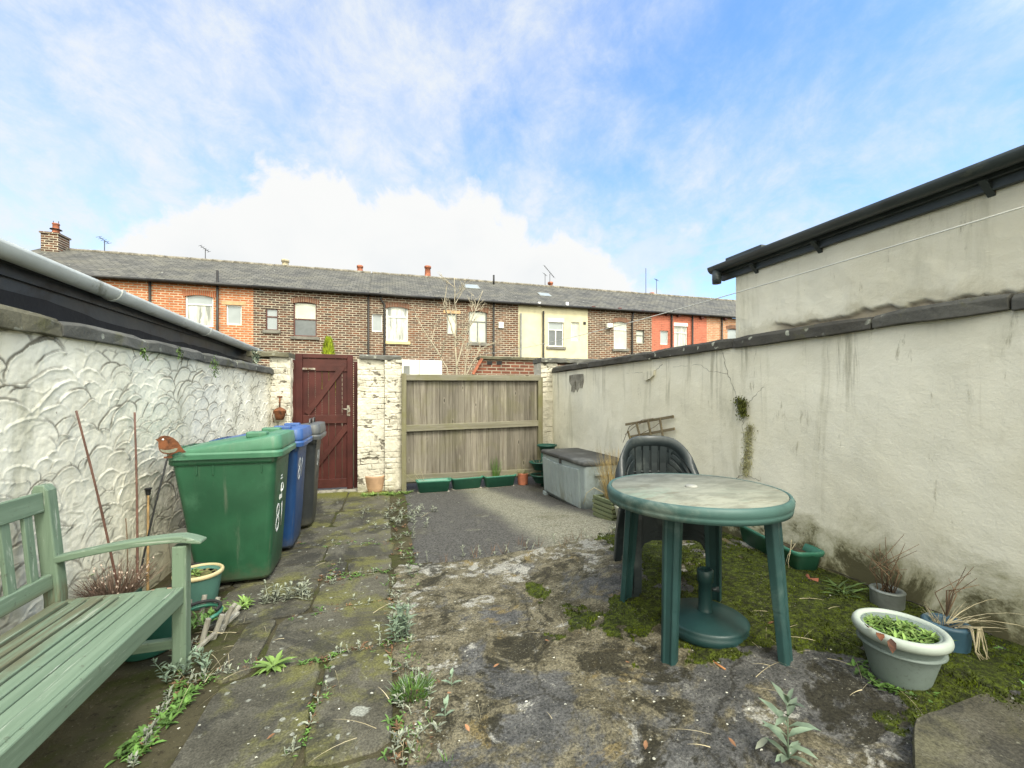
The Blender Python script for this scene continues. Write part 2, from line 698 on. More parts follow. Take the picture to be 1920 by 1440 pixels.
def flag_mat(name='flagstone', algae=.85):
    b = NB(name)
    base = b.mix(b.step(b.noise(2.2, 10, .66, .3), .36, .64), (0.05386, 0.05069, 0.03928), (0.1109, 0.1045, 0.08237))
    base = b.mix(b.mt('MULTIPLY', b.rnd(), .35), base, (0.07286, 0.06336, 0.03928))
    alg = b.noise(3.1, 10, .68, .6, b.mp((1, 1, 1), (0, 0, 0), (7, 3, 0)))
    base = b.mix(b.mt('MULTIPLY', b.step(alg, .46, .62), algae), base, (0.1172, 0.114, 0.03802))
    dark = b.noise(1.7, 10, .7, .5, b.mp((1, 1, 1), (0, 0, 0), (1, 9, 0)))
    base = b.mix(b.mt('MULTIPLY', b.step(dark, .50, .58), .75), base, (0.03295, 0.03168, 0.02724))
    x, y, z = b.sep()
    # bright green film in the damp corner by the gate
    base = b.mix(b.mt('MULTIPLY', b.step(b.mt('ADD', y, b.mt('MULTIPLY', b.noise(4, 6, .7), .9)), 6.15, 6.75), .85), base, (0.1267, 0.1267, 0.02534))
    # crusts of pale lichen
    dv = b.mix(.06, b.obj, b.noise(14, 4, .6, color=True))
    l1 = b.vor(5.5, vec=dv)
    l2 = b.noise(1.9, 4, .6)
    lm = b.mt('MULTIPLY', b.step(l1, .2, .16), b.step(l2, .5, .56))
    l3 = b.mt('MULTIPLY', b.step(b.vor(17, vec=dv), .2, .15), b.step(b.noise(3, 4, .6), .47, .54))
    lm = b.mt('MAXIMUM', lm, l3)
    base = b.mix(b.mt('MULTIPLY', lm, .85), base, (0.2661, 0.2724, 0.2344))
    base = b.mix(b.mt('MULTIPLY', b.step(b.noise(34, 7, .75, .2), .55, .64), .6), base, (0.03168, 0.02978, 0.02218))
    base = b.mix(b.mt('MULTIPLY', b.step(b.noise(29, 7, .75, .2, b.mp((1, 1, 1), (0, 0, 0), (2, 8, 0))), .58, .66), .55), base, (0.1901, 0.1837, 0.1394))
    g = b.noise(110, 5, .7)
    base = b.mix(1.0, base, b.mix(b.step(g, .3, .7), (.58,) * 3, (1.4,) * 3), 'MULTIPLY')
    h = b.mt('ADD', b.mt('MULTIPLY', b.noise(6, 8, .65), .8), b.mt('MULTIPLY', g, .25))
    return b.fin(base, .86, b.bump(h, .55, .02), .22)


def concrete_mat():
    b = NB("mossy_concrete")
    big = b.noise(1.55, 11, .68, .5)
    tan = b.mix(b.step(b.noise(9, 9, .72, .3), .38, .60), (0.0616, 0.05298, 0.0308), (0.154, 0.1355, 0.08932))
    tan = b.mix(b.mt('MULTIPLY', b.step(b.noise(46, 7, .75, .2), .53, .62), .75), tan, (0.03388, 0.02957, 0.01848))
    tan = b.mix(b.mt('MULTIPLY', b.step(b.noise(38, 7, .75, .2, b.mp((1, 1, 1), (0, 0, 0), (4, 7, 0))), .57, .65), .7), tan, (0.2464, 0.2279, 0.1663))
    grey = b.mix(b.step(b.noise(11, 8, .7), .35, .68), (0.0462, 0.0462, 0.04497), (0.1109, 0.1084, 0.1029))
    x, y, z = b.sep()
    # the tan crust lies thickest to the left and along the far edge, bare grey in front
    fld = b.mt('ADD', big, b.mt('ADD', b.mt('MULTIPLY', b.step(y, 1.4, 3.2), .09), b.mt('MULTIPLY', b.step(x, .9, .2), .07)))
    c = b.mix(b.step(fld, .50, .57), grey, tan)
    # bright ochre islands
    och = b.noise(3.7, 9, .7, .6, b.mp((1, 1, 1), (0, 0, 0), (3.3, 1.2, 0)))
    c = b.mix(b.mt('MULTIPLY', b.step(och, .58, .66), .7), c, (0.1725, 0.1294, 0.05236))
    # whitish scale, most of it by the far edge
    wh = b.mt('ADD', b.noise(4.3, 11, .74, .5, b.mp((1, 1, 1), (0, 0, 0), (9.1, 4.2, 0))), b.mt('MULTIPLY', b.step(y, 2.3, 3.5), .09))
    c = b.mix(b.mt('MULTIPLY', b.step(wh, .57, .63), .9), c, (0.2895, 0.2803, 0.2464))
    # dark dead moss
    dk = b.noise(2.9, 11, .74, .6, b.mp((1, 1, 1), (0, 0, 0), (5.7, 8.8, 0)))
    c = b.mix(b.mt('MULTIPLY', b.step(dk, .53, .60), .9), c, (0.02218, 0.01971, 0.01109))
    # cracks wandering through the slab
    wv = b.mix(.16, b.obj, b.noise(3.5, 6, .7, color=True))
    ck = b.vor(1.15, 'DISTANCE_TO_EDGE', wv)
    c = b.mix(b.mt('MULTIPLY', b.step(ck, .009, .003), .6), c, (0.01936, 0.0176, 0.01232))
    # green moss where the mesh says
    mo = b.attr('moss')
    mg = b.mix(b.step(b.noise(26, 7, .75, .3), .38, .66), (0.01584, 0.01936, 0.0044), (0.07216, 0.09504, 0.0088))
    c = b.mix(b.step(b.mt('ADD', mo, b.mt('MULTIPLY', b.mt('SUBTRACT', b.noise(30, 6, .7), .5), .5)), .38, .55), c, mg)
    g = b.noise(95, 6, .75)
    c = b.mix(1.0, c, b.mix(b.step(g, .28, .72), (.30,) * 3, (1.75,) * 3), 'MULTIPLY')
    spk = b.noise(62, 5, .8, 0, b.mp((1, 1, 1), (0, 0, 0), (3, 1, 0)))
    c = b.mix(b.mt('MULTIPLY', b.step(spk, .60, .66), b.mt('MULTIPLY', b.step(b.noise(3.4, 6, .7), .44, .58), .85)), c, (0.271, 0.2587, 0.2094))
    pit = b.noise(50, 5, .8, 0, b.mp((1, 1, 1), (0, 0, 0), (8, 3, 0)))
    c = b.mix(b.mt('MULTIPLY', b.step(pit, .60, .66), .8), c, (0.01848, 0.01725, 0.01232))
    pep = b.step(b.vor(60, vec=b.obj), .16, .08)
    c = b.mix(b.mt('MULTIPLY', pep, b.step(b.noise(7, 4), .5, .62)), c, (0.2587, 0.2464, 0.2094))
    h = b.mt('ADD', b.mt('MULTIPLY', b.noise(18, 9, .72), 1.0), b.mt('MULTIPLY', g, .3))
    return b.fin(c, .85, b.bump(h, .75, .022), .25)


def tarmac_mat():
    b = NB("tarmac")
    st = b.vor(105, out='Color')
    sv = b.nd('ShaderNodeSeparateColor')
    b.lk(st, sv.inputs[0])
    stone = b.mix(sv.outputs[0], (0.02592, 0.02448, 0.0216), (0.1224, 0.1174, 0.108))
    dark_tar = b.mix(b.step(b.noise(40, 5, .7), .35, .65), (0.0324, 0.03096, 0.02808), (0.072, 0.06912, 0.06336))
    c = b.mix(.75, dark_tar, stone)
    # sunlit strip painted into the colour as paler grit that runs across the pad
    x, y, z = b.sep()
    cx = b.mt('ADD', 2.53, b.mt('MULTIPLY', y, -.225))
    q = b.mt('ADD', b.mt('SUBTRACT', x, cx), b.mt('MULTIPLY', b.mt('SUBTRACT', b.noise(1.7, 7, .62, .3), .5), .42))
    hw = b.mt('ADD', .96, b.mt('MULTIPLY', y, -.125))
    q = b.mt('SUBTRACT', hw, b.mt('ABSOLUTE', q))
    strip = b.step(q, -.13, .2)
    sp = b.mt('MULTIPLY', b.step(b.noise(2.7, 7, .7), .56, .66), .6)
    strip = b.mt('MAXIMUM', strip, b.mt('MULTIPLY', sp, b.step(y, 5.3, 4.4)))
    lit_stone = b.mix(sv.outputs[1], (0.0936, 0.09, 0.0648), (0.3024, 0.2916, 0.2232))
    c = b.mix(b.mt('MULTIPLY', strip, .85), c, lit_stone)
    c = b.mix(b.mt('MULTIPLY', b.step(b.noise(1.9, 8, .7, .5), .55, .68), .5), c, (0.0792, 0.072, 0.036))
    return b.fin(c, .9, b.bump(b.vor(150), .7, .006), .3)


M = {}
M['soil'] = soil_mat()
M['flag'] = flag_mat()
M['step'] = flag_mat('dark_stone_step', .25)
M['concrete'] = concrete_mat()
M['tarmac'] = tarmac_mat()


def moss_field(X, Y):
    """0..1: where green moss lies on the yard"""
    n = fbm(X * 2.3, Y * 2.3, 6, 11, .58)
    lim = .275 + .355 * nss(X, 1.2, 2.25)             # spreads towards the right-hand wall
    lim = lim + .16 * nss(-((X - 1.55) ** 2 + (Y - 1.9) ** 2), -.30, -.02)      # and under the table
    lim = lim - .25 * nss(Y, 2.9, 3.6) - .25 * nss(1.55 - Y, 0, .25) * nss(1.55 - X, 0, .3)
    lim = lim + .09 * nss(X, .5, .9)
    lim = lim - .3 * nss(X, -.2, -1) * 0
    n = n + (fbm(X * 11, Y * 11, 4, 17, .6) - .5) * .30
    return nss(n, 1.0 - lim - .06, 1.0 - lim + .12)


def zgv(X, Y):
    return .22 * nss((X - .2) / 2.3, 0, 1) * nss((5.6 - Y) / 3.0, 0, 1)


def make_ground():
    gm = MB()
    n = 40
    rad = [0, 3, 6, 10, 20, 60, 200, 900]
    vs, fs = [(0, 0, -.03)], []
    for r in rad[1:]:
        for k in range(n):
            vs.append((r * math.cos(2 * math.pi * k / n), r * math.sin(2 * math.pi * k / n), -.03))
    for k in range(n):
        fs.append((0, 1 + k, 1 + (k + 1) % n))
    for i in range(len(rad) - 2):
        for k in range(n):
            a, b_ = 1 + i * n, 1 + (i + 1) * n
            fs.append((a + k, b_ + k, b_ + (k + 1) % n, a + (k + 1) % n))
    gm.add(vs, fs)
    tag(gm.build('ground', M['soil']), kind='structure')

    # earth between and around the paving: uneven sheet of the yard
    xs = np.arange(-1.75, .35, .02)
    ys = np.arange(.3, 6.9, .02)
    X, Y = np.meshgrid(xs, ys, indexing='ij')
    Z = -.003 + (fbm(X * 5, Y * 5, 4, 3) - .5) * .016
    tag(grid_mesh('earth', np.stack([X, Y, Z], -1), M['soil']), kind='structure')

    # concrete slab, cracked and mossy
    e0, e1 = G(800, 1058), G(1165, 1003)
    xs = np.arange(.09, 2.85, .009)
    nt_ = 420
    far = e0.y + (xs - e0.x) * (e1.y - e0.y) / (e1.x - e0.x) + (fbm(xs * 7, xs * 0, 4, 5) - .5) * .03
    ts = np.linspace(0, 1, nt_)
    Y = .3 + (far[:, None] - .3) * ts[None, :]
    X = np.repeat(xs[:, None], nt_, 1)
    X = X + ((fbm(Y * 5, X * 0 + 3, 5, 8) - .5) * .14 - .05) * nss(X, .5, .1)
    Z = zgv(X, Y) + .014 + (fbm(X * 3.1, Y * 3.1, 6, 21, .55) - .5) * .028
    ms = moss_field(X, Y)
    Z = Z + ms * (.006 + .010 * fbm(X * 25, Y * 25, 3, 31))
    Z[:, -1] -= .03
    Z[0, :] -= .04
    o = grid_mesh('concrete_slab', np.stack([X, Y, Z], -1), M['concrete'], attrs={'moss': ms})
    tag(o, kind='structure')

    # tarmac pad up to the fence
    xs = np.arange(.17, 2.75, .03)
    ys0 = e0.y + (xs - e0.x) * (e1.y - e0.y) / (e1.x - e0.x) + .012
    ts = np.linspace(0, 1, 90)
    X = np.repeat(xs[:, None], 90, 1)
    Y = ys0[:, None] + (6.75 - ys0[:, None]) * ts[None, :]
    X = X + (fbm(Y * 4, X * 0, 4, 44) - .5) * .08 * nss(X, .4, .17)
    Z = zgv(X, Y) + .004 + (fbm(X * 2, Y * 2, 4, 51) - .5) * .012
    Z[0, :] -= .04
    Z[:, 0] -= .03
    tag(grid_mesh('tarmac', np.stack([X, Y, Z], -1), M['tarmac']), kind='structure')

    # flagstones: courses between joints read off the photo
    rng = random.Random(4)
    J = [((545, 922), (700, 912)), ((612, 961), (690, 957)), ((590, 990), (735, 983)), ((620, 1024), (728, 1016)),
         ((600, 1055), (722, 1042)), ((604, 1084), (735, 1069)), ((568, 1152), (722, 1126)), ((560, 1245), (722, 1203)),
         ((620, 1436), (752, 1397))]
    lines = []
    for a, b_ in J:
        p, q = G(*a), G(*b_)
        k = (q.y - p.y) / (q.x - p.x)
        lines.append((p.x, p.y, max(-.35, min(.35, k))))
    lines.append((0, .75, -.05))
    yat = lambda l, x: l[1] + (x - l[0]) * l[2]
    splits = {0: [(545, 0), (645, 945)], 1: [(625, 975)], 2: [], 3: [(612, 1035)], 4: [(655, 1045)], 5: [(610, 1065)], 6: [(520, 1170)], 7: [(590, 1320)], 8: []}
    fm = MB()
    for i in range(len(lines) - 1):
        top, bot = lines[i], lines[i + 1]
        xl = -1.5 if i < 5 else (-1.05 if i == 5 else (-.80 if i == 6 else -.76))
        if i == 0: xl = -1.3
        xr = .02 + rng.uniform(-.02, .03)
        cuts = [xl]
        sp = sorted(G(x, y).x for x, y in splits.get(i, []) if y > 0)
        if i < 5: sp = sorted(sp + [-1.0 + rng.uniform(-.15, .1)])
        cuts += [s_ for s_ in sp if xl + .15 < s_ < xr - .15] + [xr]
        for a, b_ in zip(cuts[:-1], cuts[1:]):
            g_ = rng.uniform(.003, .008)
            poly = []
            nseg = max(4, int((b_ - a) / .06))
            for k in range(nseg + 1):                           # bottom (near) edge
                x = a + g_ + (b_ - a - 2 * g_) * k / nseg
                poly.append((x, yat(bot, x) + g_))
            nv = 7
            for k in range(1, nv):
                t = k / nv
                poly.append((b_ - g_, (yat(bot, b_) + g_) * (1 - t) + (yat(top, b_) - g_) * t))
            for k in range(nseg + 1):
                x = b_ - g_ - (b_ - a - 2 * g_) * k / nseg
                poly.append((x, yat(top, x) - g_))
            for k in range(1, nv):
                t = k / nv
                poly.append((a + g_, (yat(top, a) - g_) * (1 - t) + (yat(bot, a) + g_) * t))
            # rough edges: corners worn away
            cx = sum(p[0] for p in poly) / len(poly)
            cy = sum(p[1] for p in poly) / len(poly)
            out = []
            for (x, y) in poly:
                j = (float(fbm(np.array([x * 9.]), np.array([y * 9.]), 4, 7)[0]) - .5) * .05
                cr = min(abs(x - a), abs(x - b_)) < .03 and (abs(y - yat(top, x)) < .05 or abs(y - yat(bot, x)) < .05)
                k = .03 if cr else 0
                dx, dy = cx - x, cy - y
                l = math.hypot(dx, dy)
                out.append((x + dx / l * (k + max(0, j)) , y + dy / l * (k + max(0, j))))
            h = .006 + rng.uniform(-.003, .006)
            tx, ty = rng.uniform(-.010, .010), rng.uniform(-.012, .012)
            n_ = len(out)
            ins = [(x + (cx - x) * .025, y + (cy - y) * .025) for x, y in out]
            hz = lambda x, y: h + (x - cx) * tx + (y - cy) * ty
            vs = [(x, y, -.05) for x, y in out] + [(x, y, hz(x, y) - .008) for x, y in out] + [(x, y, hz(x, y)) for x, y in ins] + [(cx, cy, hz(cx, cy) + .002)]
            fs = []
            for k in range(n_):
                j = (k + 1) % n_
                fs += [(k, j, n_ + j, n_ + k), (n_ + k, n_ + j, 2 * n_ + j, 2 * n_ + k), (2 * n_ + k, 2 * n_ + j, 3 * n_)]
            fm.add(vs, fs)
    tag(fm.build('flagstone_path', M['flag']), kind='structure')

    # the raised stone slab at the lower right corner
    sm = MB()
    p = [G(1716, 1382), G(1925, 1268), G(2300, 1500), G(1700, 1900)]
    n_ = 10
    ring = []
    for a, b_ in zip(p, p[1:] + p[:1]):
        for k in range(n_):
            q = a.lerp(b_, k / n_)
            j = (float(fbm(np.array([q.x * 12]), np.array([q.y * 12]), 4, 19)[0]) - .5) * .05
            ring.append((q.x + j, q.y + j))
    cx = sum(q[0] for q in ring) / len(ring)
    cy = sum(q[1] for q in ring) / len(ring)
    zt = .215
    k = len(ring)
    vs = [(x, y, .05) for x, y in ring] + [(x, y, zt) for x, y in ring] + [(x + (cx - x) * .02, y + (cy - y) * .02, zt + .012) for x, y in ring] + [(cx, cy, zt + .014)]
    fs = []
    for i in range(k):
        j = (i + 1) % k
        fs += [(i, j, k + j, k + i), (k + i, k + j, 2 * k + j, 2 * k + i), (2 * k + i, 2 * k + j, 3 * k)]
    sm.add(vs, fs)
    tag(sm.build('stone_step', M['step']), kind='structure')


make_ground()


# ================================================================== walls of the yard
def stucco_mat():
    b = NB("white_stucco")
    c = b.mix(b.step(b.noise(1.4, 7, .6, .3), .35, .65), (.70, .655, .53), (.79, .755, .645))
    x, y, z = b.sep()
    st = b.noise(1.0, 7, .68, .3, b.mp((3, 3.2, .7)))
    c = b.mix(b.mt('MULTIPLY', b.step(st, .54, .7), .55), c, (.36, .34, .23))
    low = b.mt('MULTIPLY', b.step(b.mt('ADD', z, b.mt('MULTIPLY', b.noise(3, 7, .7), .7)),   .95, .35), .42)
    c = b.mix(low, c, (.36, .34, .18))
    # flakes gone to the dark stone, towards the far end
    fl = b.mt('ADD', b.noise(19, 6, .7, .3), b.mt('MULTIPLY', b.step(y, 3.6, 6.4), .06))
    c = b.mix(b.mt('MULTIPLY', b.step(fl, .68, .71), .85), c, (.11, .09, .065))
    # shadow lines along the trowel ridges, painted into the colour
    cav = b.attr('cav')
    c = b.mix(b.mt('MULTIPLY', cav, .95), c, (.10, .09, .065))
    return b.fin(c, .9, b.bump(b.noise(38, 6, .65), .35, .008), .2)


def render_mat(name='wall_render', upper=False):
    b = NB(name)
    c = b.mix(b.step(b.noise(1.1, 7, .6, .2), .35, .65), (.70, .665, .54), (.79, .76, .645))
    x, y, z = b.sep()
    st = b.noise(1.0, 9, .7, .4, b.mp((4.5, 4.5, .75)))
    c = b.mix(b.mt('MULTIPLY', b.step(st, .52, .74), .5), c, (.38, .36, .255))
    st2 = b.noise(1.0, 10, .75, .2, b.mp((9, 9, 2.2), (0, 0, 0), (3, 5, 1)))
    c = b.mix(b.mt('MULTIPLY', b.step(st2, .60, .70), .6), c, (.20, .175, .10))
    c = b.mix(b.mt('MULTIPLY', b.step(b.noise(.8, 5, .6), .5, .7), .35), c, (.40, .40, .34))
    if not upper:
        # drips from the coping joints
        dr = b.noise(1.0, 7, .75, .2, b.mp((7, 7, .35), (0, 0, 0), (1, 4, 2)))
        top = b.step(b.mt('ADD', z, b.mt('MULTIPLY', b.noise(5, 5, .7), .7)), 1.35, 1.95)
        c = b.mix(b.mt('MULTIPLY', b.mt('MULTIPLY', b.step(dr, .52, .64), top), .6), c, (.25, .235, .165))
        # green and black damp climbing out of the ground
        zz = b.mt('ADD', z, b.mt('MULTIPLY', b.mt('SUBTRACT', b.noise(3.2, 9, .75, .4), .5), 1.0))
        c = b.mix(b.mt('MULTIPLY', b.step(zz, .66, .25), .9), c, (.19, .18, .08))
        c = b.mix(b.mt('MULTIPLY', b.step(b.mt('ADD', zz, b.mt('MULTIPLY', b.noise(22, 6, .75), .35)),   .58, .44), .85), c, (.06, .054, .028))
    else:
        zz = b.mt('ADD', z, b.mt('MULTIPLY', b.mt('SUBTRACT', b.noise(4, 8, .7, .4), .5), .5))
        c = b.mix(b.mt('MULTIPLY', b.step(zz, 1.90, 1.80), .35), c, (.36, .32, .2))
        c = b.mix(b.mt('MULTIPLY', b.mt('MULTIPLY', b.step(zz, 2.02, 1.87), b.step(y, 2.2, 2.8)), .8), c, (.13, .13, .04))
    if upper:
        c = b.mix(b.mt('MULTIPLY', b.attr('bare'), .9), c, b.mix(b.noise(14, 6, .7), (.26, .215, .15), (.42, .36, .27)))
    # sparse specks
    c = b.mix(b.step(b.noise(24, 5, .7, .4), .73, .76), c, (.14, .12, .08))
    h = b.mt('ADD', b.noise(16, 7, .65, .2, b.mp((1, 1, 1.25))), b.mt('MULTIPLY', b.noise(80, 5, .7), .4))
    return b.fin(c, .88, b.bump(h, .32, .014), .22)


def coping_mat(name, col, lich=.6, moss=.4):
    b = NB(name)
    c = b.mix(b.step(b.noise(3, 8, .65, .3), .35, .65), tuple(k * .65 for k in col), tuple(k * 1.4 for k in col))
    c = b.mix(b.mt('MULTIPLY', b.rnd(), .3), c, tuple(k * 1.7 for k in col))
    dv = b.mix(.05, b.obj, b.noise(20, 4, .6, color=True))
    l = b.mt('MULTIPLY', b.step(b.vor(13, vec=dv), .24, .17), b.step(b.noise(2.3, 5, .6), .44, .53))
    c = b.mix(b.mt('MULTIPLY', l, lich), c, (.36, .37, .31))
    c = b.mix(b.mt('MULTIPLY', b.step(b.noise(4, 8, .7), .55, .66), moss), c, (.12, .115, .045))
    h = b.mt('ADD', b.noise(7, 8, .65), b.mt('MULTIPLY', b.noise(50, 5), .3))
    return b.fin(c, .85, b.bump(h, .6, .02), .25)


M['stucco'] = stucco_mat()
M['render'] = render_mat()
M['render_up'] = render_mat('garage_render', True)
M['coping'] = coping_mat('dark_coping', (.085, .083, .074), .6, .45)
M['coping_lich'] = coping_mat('lichen_coping', (.06, .057, .05), .9, .35)
M['coping_brown'] = coping_mat('brown_coping', (.10, .092, .062), .3, .6)
M['mortar'] = simple('old_mortar', (.26, .245, .205), .9, .35, 7, (.1, .09, .06), 9, .52, .68, .4, 40)
M['crack'] = simple('crack_dark', (.055, .05, .04), .95, .3, 10)


def scallops(S, Zc, s0, ds, z0, dz, seed=2, step=.105, pad=.09):
    """height of trowelled fan plaster over coordinates S (along) and Zc (up)"""
    rng = np.random.RandomState(seed)
    H = np.zeros_like(S)
    K = np.zeros_like(S)
    z = Zc.max() + .05
    row = 0
    while z > Zc.min() - .1:
        s = S.min() - .1 + (row % 2) * step * .6
        while s < S.max() + .1:
            r = step * rng.uniform(.4, 1.3)
            if rng.rand() < .16:
                s += step * rng.uniform(.75, 1.25)
                continue
            cs, cz = s + rng.uniform(-.3, .3) * step, z + rng.uniform(-.35, .35) * step
            a = rng.uniform(-.5, .5)
            i0, i1 = int((cs - 1.2 * r - pad - s0) / ds), int((cs + 1.2 * r + pad - s0) / ds) + 2
            j0, j1 = int((cz - r * .7 - pad - z0) / dz), int((cz + 1.2 * r + pad - z0) / dz) + 2
            i0, i1, j0, j1 = max(i0, 0), min(i1, S.shape[0]), max(j0, 0), min(j1, S.shape[1])
            if i1 > i0 and j1 > j0:
                x = S[i0:i1, j0:j1] - cs
                y = Zc[i0:i1, j0:j1] - cz
                xr, yr = x * math.cos(a) - y * math.sin(a), x * math.sin(a) + y * math.cos(a)
                d = np.sqrt((xr / 1.12) ** 2 + yr ** 2) / r
                up = nss(yr / r, -.55, .05)
                ins = (d < 1.0)
                ridge = (.25 * nss(d, .3, .85) + .75 * nss(d, .84, .98)) * up * rng.uniform(.3, 1.2) * np.clip(1 - abs(xr / r - rng.uniform(-.5, .5)) * .7, .2, 1)
                h = .0068 * ridge + .0006 * up
                w = ins * np.clip(up * 1.4, 0, 1)
                sub = H[i0:i1, j0:j1]
                sub[:] = sub * (1 - w) + h * w
                kb = K[i0:i1, j0:j1]
                gro = nss(d, .98, 1.01) * nss(d, 1.15, 1.06) * nss(yr / r, -.1, .4)
                kb[:] = np.maximum(kb * (1 - w), gro * (.55 + .45 * rng.rand()))
            s += step * rng.uniform(.75, 1.25)
        z -= step * rng.uniform(.55, .8)
        row += 1
    return H, K


def stones_along(p0, p1, cuts, depth, h, side, mat, parent, name='coping_stone', seed=0, over=.04):
    """coping stones laid end to end from p0 to p1 (top inner edge), each its own part"""
    rng = random.Random(seed)
    p0, p1 = Vector(p0), Vector(p1)
    d = p1 - p0
    L_ = d.length
    t = d.normalized()
    nrm = Vector((-t.y, t.x, 0)) * side          # away from the yard
    for a, b_ in zip(cuts[:-1], cuts[1:]):
        ga = .004
        A, B = p0 + t * (a * L_ + ga), p0 + t * (b_ * L_ - ga)
        dz = rng.uniform(-.008, .008)
        n = max(3, int((B - A).length / .12))
        rings = []
        for i in range(n + 1):
            c = A.lerp(B, i / n)
            e = [rng.uniform(-.006, .006) for _ in range(6)]
            pr = [(-over + e[0], -h + e[1]), (-over + e[2], -.022 + e[3]), (-over + .02, 0 + e[4] * .6), (depth * .5, .012), (depth, e[5]), (depth, -h)]
            if i in (0, n):
                pr = [(q[0] + (.012 if q[0] < 0 else 0), q[1] - (.008 if q[1] > -.05 else 0)) for q in pr]
            rings.append([tuple(c + nrm * q[0] + Vector((0, 0, q[1] + dz))) for q in pr])
        m = MB().loft(rings, True, False)
        m.build(name, mat if not isinstance(mat, list) else rng.choice(mat), parent, bevel=.005, world=True)


def left_wall():
    w = thing('boundary_wall', 'white wall with fan-trowelled plaster and dark stone coping behind the bench and bins', 'wall', (-1.62, 3.6, 0))
    P0, P1 = Vector((-1.70, .6, 0)), Vector((-1.505, 6.36, 0))
    d = (P1 - P0)
    L_ = d.length
    t = d.normalized()
    nr = Vector((t.y, -t.x, 0))
    s = np.linspace(0, L_, int(L_ / .006))
    z = np.linspace(-.05, 1.665, int(1.715 / .006))
    S, Z = np.meshgrid(s, z, indexing='ij')
    wob = (fbm(S * 2.2, Z * 2.2, 4, 9) - .5)
    H, K = scallops(S + wob * .2 + (fbm(S * 9, Z * 9, 3, 19) - .5) * .03, Z + wob * .1 + (fbm(S * 9, Z * 9, 3, 29) - .5) * .03, s[0], s[1] - s[0], z[0], z[1] - z[0])
    # rebuild on the regular grid
    Hn = H + (fbm(S * 1.3, Z * 1.3, 4, 14) - .5) * .035 + (fbm(S * 40, Z * 40, 3, 15) - .5) * .004 + (fbm(S * 11, Z * 11, 3, 16) - .5) * .006
    fade = .55 + .45 * nss(fbm(S * 1.7, Z * 1.7, 3, 77), .35, .6)
    Hn = H * fade * 1.3 + (Hn - H)
    Pt = np.stack([P0.x + t.x * S + nr.x * Hn, P0.y + t.y * S + nr.y * Hn, Z], -1)
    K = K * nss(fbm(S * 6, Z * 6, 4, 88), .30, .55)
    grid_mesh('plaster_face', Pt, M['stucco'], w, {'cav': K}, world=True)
    core = MB()
    q = [P0 - nr * .03, P1 - nr * .03, P1 - nr * .24, P0 - nr * .24]
    core.prism([(p.x, p.y) for p in q], 2, -.05, 1.655).build('wall_core', M['mortar'], w, world=True)
    # coping: joints from the photo
    a0 = Vector((-1.70 - .0, .6, 1.73)) + nr * .0
    a1 = Vector((-1.50, 6.33, 1.72))
    Lc = (a1 - a0).length
    ys = [.6, 1.6, 2.72, 3.45, 4.3, 5.05, 6.33]
    cuts = [(y - .6) / (6.33 - .6) for y in ys]
    stones_along(a0, a1, cuts[2:], .26, .085, 1, M['coping'], w, seed=3)
    stones_along(a0, a1, cuts[:3], .28, .10, 1, M['coping_brown'], w, seed=5)
    return w


WL = left_wall()


